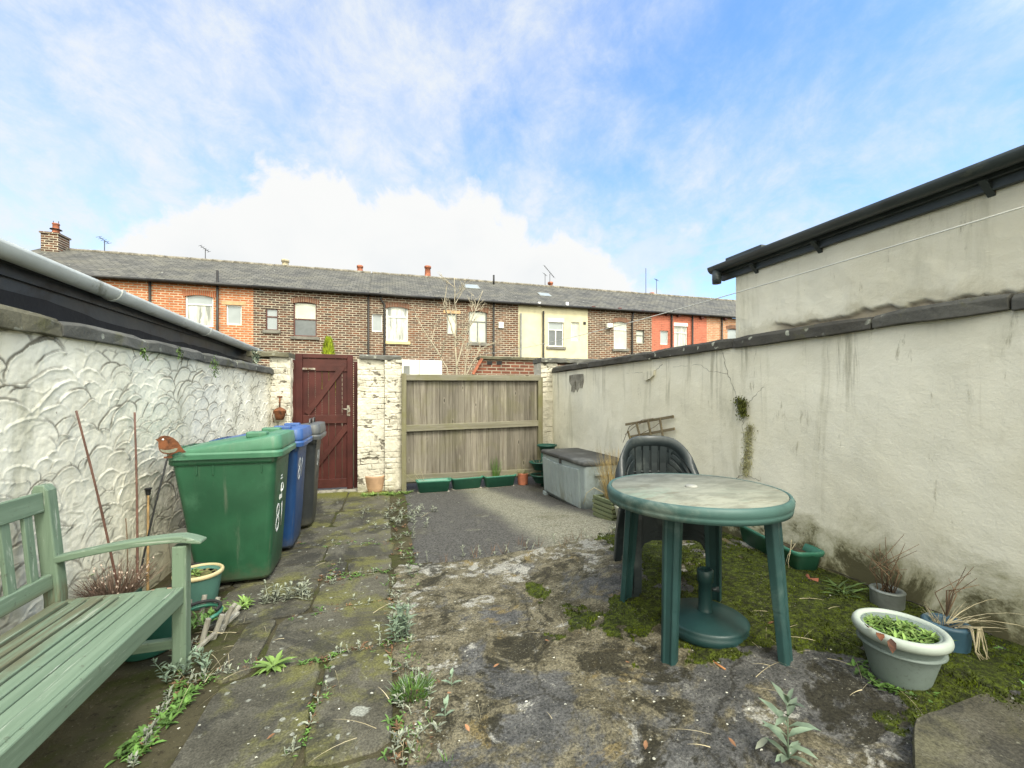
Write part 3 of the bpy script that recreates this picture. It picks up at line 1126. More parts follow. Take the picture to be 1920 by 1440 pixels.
def right_wall():
    w = thing('boundary_wall', 'stained cream rendered wall with dark lichened coping on the right of the yard', 'wall', (2.6, 3.5, 0))
    y = np.arange(-.6, 6.5, .025)
    z = np.linspace(-.05, 1.71, 70)
    Y, Z = np.meshgrid(y, z, indexing='ij')
    X = 2.685 - .032 * Y - bulge(Y, Z)
    grid_mesh('render_face', np.stack([X, Y, Z], -1), M['render'], w, world=True)
    MB().prism([(2.685 + .019 + .05, -.6), (2.685 - .032 * 6.5 + .05, 6.5), (2.685 - .032 * 6.5 + .26, 6.5), (2.685 + .019 + .26, -.6)], 2, -.05, 1.69).build('wall_core', M['mortar'], w, world=True)
    # coping stones run from the house to the corner; joints at the photo's places
    c0 = Vector((wallx(-.6), -.6, 1.785))
    c1 = Vector((wallx(6.28), 6.28, 1.795))
    js = [1900, 1640, 1378, 1222, 1105, 1045]
    ts = [0.0]
    for px_ in js:
        p = AW(px_, 640)
        ts.append((p.y + .6) / 6.88)
    ts = sorted(t for t in ts if 0 <= t < .97)
    ts = [ts[0]] + [t for t in ts[1:]] + [1.0]
    stones_along(c0, c1, ts, .30, .082, -1, [M['coping'], M['coping_lich'], M['coping_lich']], w, seed=8)
    # cracks
    def crack(pts, wd=.0022):
        m = MB()
        P = [AWS(x, y_, -.0005) for x, y_ in pts]
        rng = random.Random(len(pts))
        Q = []
        for a, b_ in zip(P[:-1], P[1:]):
            for k in range(6):
                q = a.lerp(b_, k / 6)
                Q.append(q + Vector((0, rng.uniform(-1, 1) * .006, rng.uniform(-1, 1) * .006)))
        Q.append(P[-1])
        m.tube(Q, [wd * rng.uniform(.5, 1.1) for _ in Q], 4)
        m.build('crack', M['crack'], w, world=True)
    crack([(1355, 660), (1362, 690), (1366, 705), (1378, 735), (1388, 758)])
    crack([(1362, 700), (1328, 695), (1312, 683), (1262, 688)], .0013)
    crack([(1210, 712), (1222, 704), (1230, 694), (1242, 683)], .0024)
    crack([(1398, 760), (1415, 743), (1432, 725)], .0012)
    crack([(1396, 780), (1392, 800), (1396, 825)], .0012)
    crack([(1174, 700), (1205, 698)], .0012)
    crack([(1380, 896), (1392, 890), (1405, 893), (1424, 901)], .002)
    crack([(1480, 1045), (1560, 1068), (1660, 1110), (1760, 1150), (1860, 1190)], .003)

    def patch(name, outline, mat, thick=-.004):
        m = MB()
        pts = [AWS(x, y_) for x, y_ in outline]
        nx = Vector((-1, -.032, 0)).normalized()
        n = len(pts)
        vs = [p + nx * (thick + .01) for p in pts] + [p - nx * .02 for p in pts]
        fs = [tuple(range(n))] + [(i, n + i, n + (i + 1) % n, (i + 1) % n) for i in range(n)]
        m.add(vs, fs)
        m.build(name, mat, w, world=True)
    # mortar showing where the render has fallen away
    patch('bare_patch', [(1068, 704), (1078, 702), (1094, 701), (1095, 715), (1092, 728), (1086, 727), (1083, 735), (1080, 729), (1077, 735), (1071, 734), (1072, 724), (1068, 717)], M['mortar'])
    patch('loose_render', [(1208, 700), (1216, 697), (1230, 694), (1228, 704), (1222, 710), (1213, 714)], M['render'], .016)
    return w


WR = right_wall()


# ---- moss clumps growing on the right wall
def leafy_patch(name, label, cat, pts, nleaf, size, mat, spread, depth=.03, nx=Vector((-1, 0, 0)), group=None, hang=.4, rs=1):
    rng = random.Random(rs)
    c = sum(pts, Vector()) / len(pts)
    o = thing(name, label, cat, c, group=group)
    m = MB()
    for i in range(nleaf):
        k = rng.random() * (len(pts) - 1)
        p = pts[int(k)].lerp(pts[min(int(k) + 1, len(pts) - 1)], k % 1)
        q = p + Vector((rng.gauss(0, spread) * (1 - abs(nx.x)), rng.gauss(0, spread) * (1 - abs(nx.y)), rng.gauss(0, spread)))
        q += nx * (rng.random() * depth)
        d = Vector((rng.uniform(-1, 1), rng.uniform(-1, 1), rng.uniform(-1, .6) - hang)) + nx * .8
        m.leaf(q - c, d, size * rng.uniform(.5, 1.3), size * rng.uniform(.35, .7), .3)
    m.build('foliage', mat, o)
    return o


M['moss_leaf'] = simple('moss_leaf', (.085, .095, .014), .9, .6, 20, None, rnd=.5)
M['fern'] = simple('fern_leaf', (.075, .12, .03), .7, .4, 10, None, rnd=.45)
M['stain'] = simple('green_stain', (.36, .345, .18), .95, .3, 9, (.15, .13, .05), 14, .5, .66)


def wall_growth():
    leafy_patch('moss_clump', 'olive moss clump stuck to the cream wall where two cracks meet', 'moss',
                [AWS(1385, 752, -.01), AWS(1396, 755, -.01), AWS(1392, 765, -.01), AWS(1396, 775, -.01)], 900, .016, M['moss_leaf'], .022, .02, hang=.6, rs=5)
    leafy_patch('moss_streak', 'long green moss streak running down the cream wall above the table', 'moss',
                [AWS(1408, 800, -.004), AWS(1402, 818, -.004), AWS(1404, 840, -.004), AWS(1400, 865, -.004), AWS(1398, 888, -.004)], 1500, .010, M['stain'], .022, .004, hang=.8, rs=6)
    for i, (x, y, lb) in enumerate([(252, 652, 'small fern sprig hanging below the left coping, nearest to the bench'),
                                    (322, 652, 'small fern sprig hanging from a coping joint above the bins'),
                                    (392, 682, 'trailing fern tuft under the left coping near its far end')]):
        p = AX(x, y, -1.585)
        a = ray(x, y)
        tt = (-1.70 - .0339 * (-.6) + .02) / (a[0] - .0339 * a[1])
        p = Vector((a[0] * tt + .03, a[1] * tt, CAMH + a[2] * tt))
        leafy_patch('wall_fern', lb, 'fern', [p, p + Vector((.0, .02, -.05))], 45 if i < 2 else 90, .022, M['fern'], .014 if i < 2 else .045, .02, nx=Vector((1, 0, 0)), group='ferns on the left coping', rs=20 + i)
    p = Vector((-1.62, 6.0, 1.76))
    leafy_patch('wall_weed', 'grey-green weed sprouting on the coping by the end of the gutter', 'weed', [p, p + Vector((0, .1, .06))], 70, .06, simple('grey_leaf', (.25, .29, .22), .75, .25, 9, rnd=.3), .05, .05, nx=Vector((.5, -.5, .5)), hang=-.5, rs=31)


wall_growth()

# ================================================================== buildings either side
M['bitumen'] = simple('dark_fascia', (.026, .034, .043), .42, .3, 3, (.012, .014, .017), 2.2, .5, .62, .3, 14)
M['felt'] = simple('roof_felt', (.03, .032, .034), .8, .3, 5, (.07, .075, .05), 4)
M['gutter_grey'] = simple('grey_gutter', (.50, .52, .50), .42, .12, 3, (.2, .2, .165), 3.4, .56, .74, .08, 60)
M['gutter_dark'] = simple('dark_gutter', (.042, .052, .053), .38, .25, 4, (.10, .11, .085), 6, .6, .75, .1, 60)
M['black_band'] = simple('tar_band', (.008, .008, .009), .7, .3, 8, None, bump=.5, bscale=30)


def left_outbuilding():
    o = thing('outbuilding', 'low neighbouring building with dark blue-black fascia and pale grey gutter over the left wall', 'outbuilding', (-2.4, 4, 0))
    x0 = -1.86
    MB().bb(-4.6, x0, -.5, 6.85, 0, 1.98).build('wall', M['bitumen'], o, world=True)
    # tar band with a wavy upper edge, painted along the foot of the wall
    m = MB()
    n = 90
    vs = []
    for i in range(n + 1):
        y = .4 + 6.4 * i / n
        top = 1.895 - .012 * y + .045 * (float(fbm(np.array([y * 2.1]), np.array([.5]), 5, 3)[0]) - .5) * 2
        vs += [(x0 + .006, y, 1.60), (x0 + .007, y, top)]
    m.add(vs, [(2 * i, 2 * i + 2, 2 * i + 3, 2 * i + 1) for i in range(n)])
    m.build('tar_band', M['black_band'], o, world=True)
    MB().prism([(x0 + .05, 1.99), (x0 + .05, 2.03), (-3.2, 2.30), (-4.7, 2.02), (-4.7, 1.99)], 1, -.5, 6.9).build('roof', M['felt'], o, world=True)
    gx, gz = -1.775, 2.0
    g = MB()
    prof = []
    for k in range(13):
        a = R(180 + 180 * k / 12)
        prof.append((gx + .062 * math.cos(a), gz + .068 * math.sin(a)))
    for k in range(13):
        a = R(360 - 180 * k / 12)
        prof.append((gx + .055 * math.cos(a), gz + .061 * math.sin(a)))
    dz = lambda y: .085 - .0155 * (y - .5)
    g.loft([[(x, y, z + dz(y)) for x, z in prof] for y in (-.5, 1, 3, 5, 6.86)], True, True)
    ob = g.build('gutter', M['gutter_grey'], o, world=True)
    for y in (1.6, 3.47, 4.95, 6.55):
        b_ = MB()
        rings = []
        for yy in (y - .018, y + .018):
            rings.append([(gx + .069 * math.cos(R(178 + 184 * k / 12)), yy, gz + dz(y) + .076 * math.sin(R(178 + 184 * k / 12))) for k in range(13)]
                         + [(gx + .060 * math.cos(R(362 - 184 * k / 12)), yy, gz + dz(y) + .066 * math.sin(R(362 - 184 * k / 12))) for k in range(13)])
        b_.loft(rings, True, False)
        b_.build('gutter_joint', M['gutter_grey'], o, world=True)
    MB().bb(gx - .08, gx - .065, -.5, 6.86, 1.93, 2.02).build('fascia_board', M['bitumen'], o, world=True)
    return o


left_outbuilding()


def garage():
    o = thing('garage', 'cream rendered outbuilding with dark gutter rising behind the right-hand wall', 'outbuilding', (4.0, .5, 0))
    xa = lambda y: wallx(y) + .09
    y1, y0 = 2.80, -1.6
    y = np.linspace(y0, y1, 340)
    z = np.linspace(1.6, 2.33, 74)
    Y, Z = np.meshgrid(y, z, indexing='ij')
    X = 2.685 + .09 - .032 * Y - (fbm(Y * 1.3, Z * 1.3, 4, 71) - .5) * .03 - (fbm(Y * 9, Z * 9, 4, 72) - .5) * .012
    # the coat is broken away in a ragged line above the coping
    rag = 1.825 + .05 * nss(Y, 1.0, 2.0) * 0 + (fbm(Y * 5, Y * 0, 6, 73, .65) - .5) * .14
    X = X + .022 * nss(Z, rag + .006, rag - .006) * nss(2.55 - Y, 0, .2)
    bare = nss(Z, rag + .004, rag - .004) * nss(2.55 - Y, 0, .2)
    grid_mesh('render_face', np.stack([X, Y, Z], -1), M['render_up'], o, {'bare': bare}, world=True)
    MB().prism([(xa(y0) + .055, y0), (xa(y1) + .03, y1 - .004), (6.2, y1 - .004), (6.2, y0)], 2, 0, 2.34).build('wall', M['mortar'], o, world=True)
    MB().prism([(xa(y1) - .004, y1 - .03), (xa(y1) - .004, y1 + .004), (6.2, y1 + .004), (6.2, y1 - .03)], 2, 1.2, 2.34).build('end_wall', M['render_up'], o, world=True)
    # roof: low pitch rising away
    p = lambda yy, d, zz: (xa(yy) + d, yy, zz)
    m = MB()
    ya, yb = y0, y1 + .13
    m.loft([[p(ya, -.05, 2.385), p(ya, -.05, 2.415), p(ya, 3.2, 2.77), p(ya, 3.2, 2.74)], [p(yb, -.05, 2.385), p(yb, -.05, 2.415), p(yb, 3.2, 2.77), p(yb, 3.2, 2.74)]], True, False)
    m.build('roof', M['felt'], o, world=True)
    # fascia and two-step soffit moulding under the gutter
    m = MB()
    for d0, d1, z0, z1 in ((-.03, .0, 2.29, 2.385), (-.055, .0, 2.335, 2.37)):
        m.loft([[p(ya, d0, z0), p(ya, d1, z0), p(ya, d1, z1), p(ya, d0, z1)], [p(yb, d0, z0), p(yb, d1, z0), p(yb, d1, z1), p(yb, d0, z1)]], True, False)
    m.build('fascia_board', M['gutter_dark'], o, bevel=.004, world=True)
    gd, gz, r = -.105, 2.395, .046
    prof = [(gd + r * math.cos(R(180 + 180 * k / 10)), gz + r * 1.1 * math.sin(R(180 + 180 * k / 10))) for k in range(11)]
    prof += [(gd + (r - .007) * math.cos(R(360 - 180 * k / 10)), gz + (r - .007) * 1.1 * math.sin(R(360 - 180 * k / 10))) for k in range(11)]
    MB().loft([[p(yy, q[0], q[1]) for q in prof] for yy in (ya, 0, 1.2, yb + .02)], True, True).build('gutter', M['gutter_dark'], o, world=True)
    for (x, y_) in ((1850, 330), (1530, 440), (1412, 490)):
        q = AW(x, y_, .05)
        m = MB()
        m.add([p(q.y - .014, .005, 2.262), p(q.y - .014, -.08, 2.335), p(q.y - .014, .005, 2.345), p(q.y + .014, .005, 2.262), p(q.y + .014, -.08, 2.335), p(q.y + .014, .005, 2.345)],
              [(0, 1, 2), (3, 5, 4), (0, 3, 4, 1), (1, 4, 5, 2), (0, 2, 5, 3)])
        m.build('gutter_bracket', M['gutter_dark'], o, world=True)
    yo = yb - .035
    MB().tube([p(yo, gd, 2.36), p(yo, gd, 2.29), p(yo, gd, 2.255)], [.036, .036, .034], 14).build('gutter_outlet', M['gutter_dark'], o, world=True)
    m = MB()
    m.bar(p(yb - .06, -.02, 2.435), p(yb - .40, -.02, 2.435), .05, .05)
    m.build('ridge_cap', M['gutter_dark'], o, bevel=.004, world=True)
    q = AW(1876, 278, .05)
    m = MB()
    m.add([p(q.y, .0, 2.42), p(q.y + .06, .0, 2.43), p(q.y + .03, .05, 2.47), p(q.y - .02, .03, 2.47)], [(0, 1, 2, 3)])
    m.lathe([(.0, .03), (.028, .022), (.034, .0), (.0, -.004)], 10, p(q.y, .04, 2.435))
    m.build('roof_vent', simple('vent_white', (.6, .6, .57), .5), o, world=True)
    return o


garage()


# ================================================================== back of the yard
def painted_masonry(name, x0, x1, zt, seed, col, course=.078, brick=.23, rough=1.0, dark=.6):
    """front face of a painted pier: courses, wandering joints, flaking paint. returns P, cav in local XZ"""
    x = np.linspace(x0, x1, max(8, int((x1 - x0) / .006)))
    z = np.linspace(-.03, zt, int((zt + .03) / .006))
    X, Z = np.meshgrid(x, z, indexing='ij')
    zz = Z + (fbm(X * 4, Z * 4, 4, seed) - .5) * .045
    r = np.floor(zz / course)
    fz = zz / course - r
    xx = X + (fbm(X * 5, Z * 5, 4, seed + 1) - .5) * .04 + (r % 2) * brick * .5 + _lat(r, r * 0, seed) * .05
    fx = xx / brick - np.floor(xx / brick)
    jz = np.minimum(fz, 1 - fz) * course
    jx = np.minimum(fx, 1 - fx) * brick
    j = np.minimum(jz, jx)
    keep = nss(fbm(X * 3, Z * 6, 4, seed + 5), .30, .62)
    g = nss(j, .010, .0) * keep
    h = -.012 * g * rough + (fbm(X * 14, Z * 14, 5, seed + 2, .6) - .5) * .026 * rough
    chip = nss(fbm(X * 11, Z * 15, 5, seed + 3, .65), .60, .66) * nss(fbm(X * 2.2, Z * 2.2, 3, seed + 4), .42, .6)
    h = h - .008 * chip
    return X, Z, h, np.clip(g * nss(fbm(X * 7, Z * 7, 3, seed + 6), .42, .66) * 1.2 + chip * .9, 0, 1)


def pier_mat(name, col, stain):
    b = NB(name)
    c = b.mix(b.step(b.noise(2.5, 7, .65), .35, .65), tuple(k * .86 for k in col), tuple(min(.8, k * 1.1) for k in col))
    c = b.mix(b.mt('MULTIPLY', b.step(b.noise(1.6, 7, .7, .4, b.mp((2, 2, .8))), .52, .68), .6), c, stain)
    x, y, z = b.sep()
    c = b.mix(b.mt('MULTIPLY', b.step(b.mt('ADD', z, b.mt('MULTIPLY', b.noise(5, 6, .7), .3)), .32, .12), .6), c, (.2, .18, .1))
    c = b.mix(b.mt('MULTIPLY', b.attr('cav'), .9), c, (.075, .062, .045))
    return b.fin(c, .9, b.bump(b.noise(45, 6, .7), .5, .008), .2)


M['pier'] = pier_mat('pier_paint', (.59, .55, .46), (.38, .34, .24))


def pier(name, label, x0, x1, yf, zt, segs, seed, cop=None, depth=.36, cop_mat='coping'):
    o = thing(name, label, 'pier', ((x0 + x1) / 2, yf + depth / 2, 0), group='cream piers along the back of the yard')
    for i, (a, b_, dy) in enumerate(segs):
        X, Z, h, cv = painted_masonry('p', a, b_, zt, seed + 10 * i, None)
        grid_mesh('painted_brick', np.stack([X, yf + dy - h, Z], -1), M['pier'], o, {'cav': cv}, world=True)
    # sides: same paint, seen edge on
    for sx, xx in ((-1, x0), (1, x1)):
        y = np.linspace(yf, yf + depth, 40)
        z = np.linspace(-.03, zt, 160)
        Y, Z = np.meshgrid(y, z, indexing='ij')
        h = (fbm(Y * 14, Z * 14, 5, seed + 50) - .5) * .03
        grid_mesh('painted_side', np.stack([xx + sx * (h - .006), Y, Z], -1), M['pier'], o, {'cav': nss(h, -.006, -.012)}, world=True)
    MB().bb(x0 + .03, x1 - .03, yf + .045, yf + depth - .01, 0, zt - .01).build('core', M['mortar'], o, world=True)
    rng = random.Random(seed)
    for (a, b_, t) in (cop or []):
        m = MB()
        n = max(3, int((b_ - a) / .08))
        rings = []
        for k in range(n + 1):
            x = a + (b_ - a) * k / n
            e = [rng.uniform(-.008, .008) for _ in range(6)]
            rings.append([(x, yf - .05 + e[0], zt + e[1]), (x, yf - .05 + e[2], zt + t - .02 + e[3]), (x, yf - .02, zt + t + e[4]), (x, yf + depth, zt + t + e[5]), (x, yf + depth, zt)])
        m.loft(rings, True, False)
        m.build('coping_stone', M[cop_mat], o, bevel=.005, world=True)
    return o


pier('gate_pier', 'cream painted rough pier between the white wall and the red gate', -1.52, -1.27, 6.3, 1.86, [(-1.52, -1.27, 0)], 101, [(-1.78, -1.28, .075)], cop_mat='coping_brown')
pier('gate_pier', 'flaking cream brick pier with a step in it between red gate and board fence', -.425, .175, 6.3, 1.86, [(-.425, -.06, .0), (-.06, .175, -.045)], 131, [(-.40, .165, .065)])
pier('gate_pier', 'narrow flaking pier at the right end of the board fence', 2.285, 2.56, 6.3, 1.875, [(2.285, 2.56, 0)], 161, [(2.27, 3.25, .075)])


def wood_mat(name, c1, c2, paint=None, knots=True, green=0., axis='Z', rough=.82, wear=.35):
    b = NB(name)
    sc = {'Z': (14, 14, .8), 'X': (.8, 14, 14), 'Y': (14, .8, 14)}[axis]
    r = b.rnd()
    off = b.nd('ShaderNodeCombineXYZ')
    b.lk(b.mt('MULTIPLY', r, 37.0), off.inputs[0])
    b.lk(b.mt('MULTIPLY', r, 11.0), off.inputs[2])
    va = b.nd('ShaderNodeVectorMath', operation='ADD')
    b.lk(b.obj, va.inputs[0])
    b.lk(off.outputs[0], va.inputs[1])
    v = b.mp(sc, vec=va.outputs[0])
    g = b.noise(1.6, 8, .65, .6, v)
    fine = b.noise(7, 6, .7, .2, v)
    c = b.mix(b.step(g, .32, .68), c1, c2)
    c = b.mix(1.0, c, b.mix(r, (.66,) * 3, (1.28,) * 3), 'MULTIPLY')
    c = b.mix(b.mt('MULTIPLY', b.step(fine, .5, .72), wear), c, tuple(k * .4 for k in c1))
    if knots:
        kv = b.mp({'Z': (11, 11, 4.2), 'X': (4.2, 11, 11), 'Y': (11, 4.2, 11)}[axis], vec=va.outputs[0])
        k = b.vor(.8, vec=kv)
        c = b.mix(b.mt('MULTIPLY', b.step(k, .11, .06), .8), c, tuple(q * .22 for q in c1))
        c = b.mix(b.mt('MULTIPLY', b.mt('MULTIPLY', b.step(k, .20, .14), b.step(k, .09, .12)), .22), c, tuple(min(.6, q * 1.6) for q in c2))
    if green:
        x, y, z = b.sep()
        c = b.mix(b.mt('MULTIPLY', b.step(b.noise(2.2, 7, .7, .4), .47, .65), green), c, (.14, .135, .045))
    if paint:
        w = b.noise(2.4, 9, .72, .4, v)
        pc = b.mix(b.step(b.noise(3, 6, .6), .35, .65), tuple(k * .72 for k in paint), tuple(k * 1.25 for k in paint))
        pc = b.mix(1.0, pc, b.mix(r, (.8,) * 3, (1.15,) * 3), 'MULTIPLY')
        c = b.mix(b.step(w, .66, .74), pc, c)
    h = b.mt('ADD', g, b.mt('MULTIPLY', fine, .5))
    return b.fin(c, rough, b.bump(h, .45, .006), .3)


M['gate'] = wood_mat('red_gate_wood', (.16, .07, .05), (.22, .13, .1), (.066, .0155, .0125), False, rough=.55)
M['gate_h'] = wood_mat('red_gate_rail_wood', (.17, .08, .06), (.24, .15, .11), (.071, .0195, .015), False, axis='X', rough=.55)
M['board'] = wood_mat('fence_board', (.118, .102, .08), (.24, .215, .175), None, True, .25)
M['rail'] = wood_mat('fence_rail', (.175, .16, .115), (.27, .25, .19), None, True, .45, 'X')
M['post'] = wood_mat('fence_post', (.17, .155, .09), (.25, .23, .145), None, False, .6)
M['steel'] = simple('worn_steel', (.33, .30, .25), .45, .3, 12, (.12, .06, .03), 14, .5, .65, metal=.6)
M['rust'] = simple('rust', (.155, .055, .022), .8, .5, 14, (.05, .022, .012), 11, .5, .65, .4, 60)


def gate():
    Yg = 6.5
    o = thing('garden_gate', 'dark red ledged and braced timber gate between two cream piers', 'gate', (-.87, Yg, 0))
    P = lambda x, y: AY(x, y, Yg)
    zb, zt = .03, P(600, 664).z
    x = [P(q, 780).x for q in (546, 554, 568, 651, 662, 672)]
    MB().bb(x[0], x[1], Yg - .03, Yg + .07, 0, zt - .09).build('gate_post', M['gate'], o, .004, True)
    MB().bb(x[4] + .01, x[5] + .03, Yg + .02, Yg + .12, 0, zt - .09).build('gate_post', M['gate'], o, .004, True)
    b = MB()
    n = 7
    for i in range(n):
        a = x[2] - .02 + (x[3] - x[2] + .04) * i / n
        e = x[2] - .02 + (x[3] - x[2] + .04) * (i + 1) / n
        b.bb(a + .0025, e - .0025, Yg + .0, Yg + .02, zb + .02, zt - .03)
    b.build('boards', M['gate'], o, .003, True)
    for a, e in ((x[1], x[2]), (x[3], x[4])):
        MB().bb(a + .002, e, Yg - .035, Yg + .012, zb, zt).build('stile', M['gate'], o, .004, True)
    for ya, yb, d in ((663, 672, -.033), (673, 696, -.02), (778, 794, -.03), (898, 915, -.03)):
        za, ze = P(610, yb).z, P(610, ya).z
        MB().bb(x[2] + .002, x[3] - .002, Yg + d, Yg - .002, max(zb, za), min(ze, zt)).build('rail', M['gate_h'], o, .004, True)
    for (xa, ya, xb, yb) in ((576, 776, 646, 684), (598, 874, 652, 798)):
        A, B = P(xa, ya), P(xb, yb)
        if ya > 800:
            A = P(577, 895)
        MB().bar(A + Vector((0, -.014, 0)), B + Vector((0, -.014, 0)), .024, .075, up=Vector((0, 1, 0)).cross(B - A)).build('brace', M['gate_h'], o, .003, True)
    # latch plate and lever
    c = P(654, 770)
    MB().bb(c.x - .022, c.x + .022, Yg - .044, Yg - .036, c.z - .075, c.z + .075).build('latch_plate', M['steel'], o, .003, True)
    MB().tube([(c.x, Yg - .04, c.z + .025), (c.x, Yg - .085, c.z + .025), (c.x - .03, Yg - .09, c.z + .022), (c.x - .085, Yg - .085, c.z + .028)], .008, 8).build('handle', M['steel'], o, world=True)
    c = P(583, 692)
    MB().bb(c.x - .14, c.x + .06, Yg - .030, Yg - .02, c.z - .014, c.z + .014).build('hinge', M['steel'], o, .003, True)
    c = P(549, 686)
    MB().bb(c.x - .018, c.x + .018, Yg - .042, Yg - .03, c.z - .05, c.z + .04).build('hinge_plate', M['steel'], o, .003, True)
    # threshold
    t = MB().bb(-1.28, -.42, 6.36, 6.62, -.03, .025)
    t.build('threshold', M['mortar'], o, .006, True)
    return o


gate()


def fence():
    Yf = 6.22
    P = lambda x, y: AY(x, y, Yf)
    o = thing('board_fence', 'weathered grey-brown vertical board fence panel at the back of the yard', 'fence', (1.2, Yf, 0))
    x0, x1 = P(759, 800).x, P(1012, 800).x
    zt = P(880, 703).z
    b = MB()
    n = 22
    rng = random.Random(2)
    ws = [rng.uniform(.85, 1.15) for _ in range(n)]
    t = sum(ws)
    x = x0 + .02
    W = x1 - x0 - .03
    for w in ws:
        e = x + W * w / t
        b.box(((x + e) / 2, Yf + rng.uniform(-.005, .005), (.12 + zt - .03) / 2), (e - x - .0015, .018, zt - .15), Matrix.Rotation(rng.uniform(-.03, .03), 3, 'Z'))
        x = e
    b.bb(x0 + .01, x1 - .01, Yf + .013, Yf + .02, .13, zt - .06)
    b.build('boards', M['board'], o, .002, True)
    MB().bar((x0, Yf - .04, P(760, 708).z), (x1, Yf - .04, P(1010, 709).z), .05, .085).build('rail', M['rail'], o, .005, True)
    MB().bar((x0 + .01, Yf - .035, P(760, 803).z), (x1 - .03, Yf - .035, P(1008, 793).z), .05, .092).build('rail', M['rail'], o, .005, True)
    MB().bar((x0, Yf - .03, P(760, 899).z + .02), (x1, Yf - .03, P(1010, 885).z + .01), .05, .10).build('rail', M['rail'], o, .005, True)
    MB().bb(x0 - .045, x0 + .02, Yf - .075, Yf + .06, -.03, zt + .005).build('post', M['post'], o, .006, True)
    MB().bb(x1 - .045, x1 + .03, Yf - .065, Yf + .06, -.03, zt - .02).build('post', M['post'], o, .006, True)
    return o


fence()

# ================================================================== terrace across the back lane
BR_OR = brick_mat('orange_brick', (.40, .122, .045), (.54, .20, .08), (.56, .46, .33), .29, .098, .017, soot_amt=.15, var=.25)
BR_DK = brick_mat('sooty_brick', (.062, .038, .029), (.235, .094, .048), (.46, .41, .32), .29, .098, .017, soot_amt=.65, var=.65)
BR_DK2 = brick_mat('brown_brick', (.083, .046, .033), (.26, .108, .055), (.46, .41, .32), .29, .098, .017, soot_amt=.5, var=.55)
BR_RED = brick_mat('red_painted_brick', (.50, .155, .095), (.57, .20, .125), (.44, .16, .11), .29, .098, .017, soot_amt=.1, var=.15, bumpd=.003)
BR_PALE = brick_mat('pale_orange_brick', (.47, .20, .105), (.58, .30, .18), (.56, .44, .32), .29, .098, .017, soot_amt=.1, var=.2)
BR_WALL = brick_mat('garden_brick', (.14, .05, .032), (.27, .095, .055), (.34, .29, .22), soot_amt=.45, var=.6)
CREAM = simple('cream_paint', (.62, .56, .38), .8, .10, 2, (.5, .45, .3), 2.4, .55, .75, .15, 40)


def slate_mat():
    b = NB('slate')
    x, y, z = b.sep()
    cb = b.nd('ShaderNodeCombineXYZ')
    b.lk(x, cb.inputs[0])
    b.lk(b.mt('MULTIPLY', z, 2.1), cb.inputs[1])
    br = b.nd('ShaderNodeTexBrick')
    br.offset = .5
    b.lk(cb.outputs[0], br.inputs['Vector'])
    for k, v in (('Scale', 1.0), ('Brick Width', .28), ('Row Height', .19), ('Mortar Size', .012), ('Mortar Smooth', .1), ('Bias', 0.)):
        br.inputs[k].default_value = v
    br.inputs['Color1'].default_value = (0, 0, 0, 1)
    br.inputs['Color2'].default_value = (1, 1, 1, 1)
    c = b.mix(br.outputs['Color'], (.072, .069, .062), (.128, .122, .108))
    c = b.mix(b.mt('MULTIPLY', b.step(b.noise(.8, 7, .65, .4), .42, .68), .65), c, (.165, .154, .12))
    c = b.mix(b.mt('MULTIPLY', b.step(b.noise(1.9, 7, .7, .4, b.mp((1, 1, .35))), .5, .66), .6), c, (.055, .055, .05))
    sp = b.mt('MULTIPLY', b.step(b.vor(2.6), .11, .07), b.step(b.noise(.5, 4), .48, .56))
    c = b.mix(b.mt('MULTIPLY', sp, .7), c, (.42, .42, .36))
    c = b.mix(br.outputs['Fac'], c, (.035, .034, .032))
    h = b.mt('ADD', b.mt('SUBTRACT', 1.0, br.outputs['Fac']), b.mt('MULTIPLY', br.outputs['Color'], .8))
    return b.fin(c, .75, b.bump(h, .7, .02), .3)


M['slate'] = slate_mat()
M['pane'] = simple('window_pane', (.30, .33, .34), .06, .12, 1.2, None, bump=0, spec=.9)
M['pane_dark'] = simple('window_pane_dim', (.085, .095, .1), .05, .3, 1.2, None, bump=0, spec=.9)
M['blind'] = simple('blind_behind_glass', (.50, .505, .42), .22, .12, 2.5, None, bump=.05, spec=.8)
M['curtain'] = simple('net_curtain_glass', (.50, .50, .45), .2, .3, 6, (.20, .21, .19), 7, .48, .62, bump=.05, spec=.8, stretch=(1, 1, .15))
M['upvc'] = simple('white_frame', (.80, .80, .77), .4, .06, 3)
M['brownfr'] = simple('brown_frame', (.115, .045, .035), .5, .25, 5)
M['greyfr'] = simple('grey_frame', (.20, .205, .195), .6, .2, 5)
M['sill_grey'] = simple('stone_sill', (.16, .15, .13), .85, .3, 5)
M['sill_cream'] = simple('cream_sill', (.62, .50, .27), .8, .15, 5)
M['lintel'] = simple('buff_lintel', (.50, .33, .18), .85, .2, 5)
M['archbrick'] = brick_mat('arch_brick', (.14, .055, .035), (.25, .10, .06), (.33, .28, .2), .07, 10.0, .010, var=.5)
M['archorange'] = brick_mat('arch_brick_orange', (.30, .085, .035), (.42, .13, .05), (.42, .3, .2), .07, 10.0, .010, var=.2)
M['pipe'] = simple('black_pipe', (.022, .02, .019), .5, .3, 5)
M['terracotta'] = simple('terracotta_pot', (.38, .13, .07), .8, .3, 7, (.12, .06, .045), 6, .5, .66)
M['buffpot'] = simple('buff_pot', (.42, .36, .25), .8, .25, 7)
M['ridge'] = simple('ridge_tile', (.20, .18, .145), .85, .45, 6, (.08, .075, .06), 7)
YT, EAVE, YR, ZR = 20.0, 5.93, 23.5, 7.82


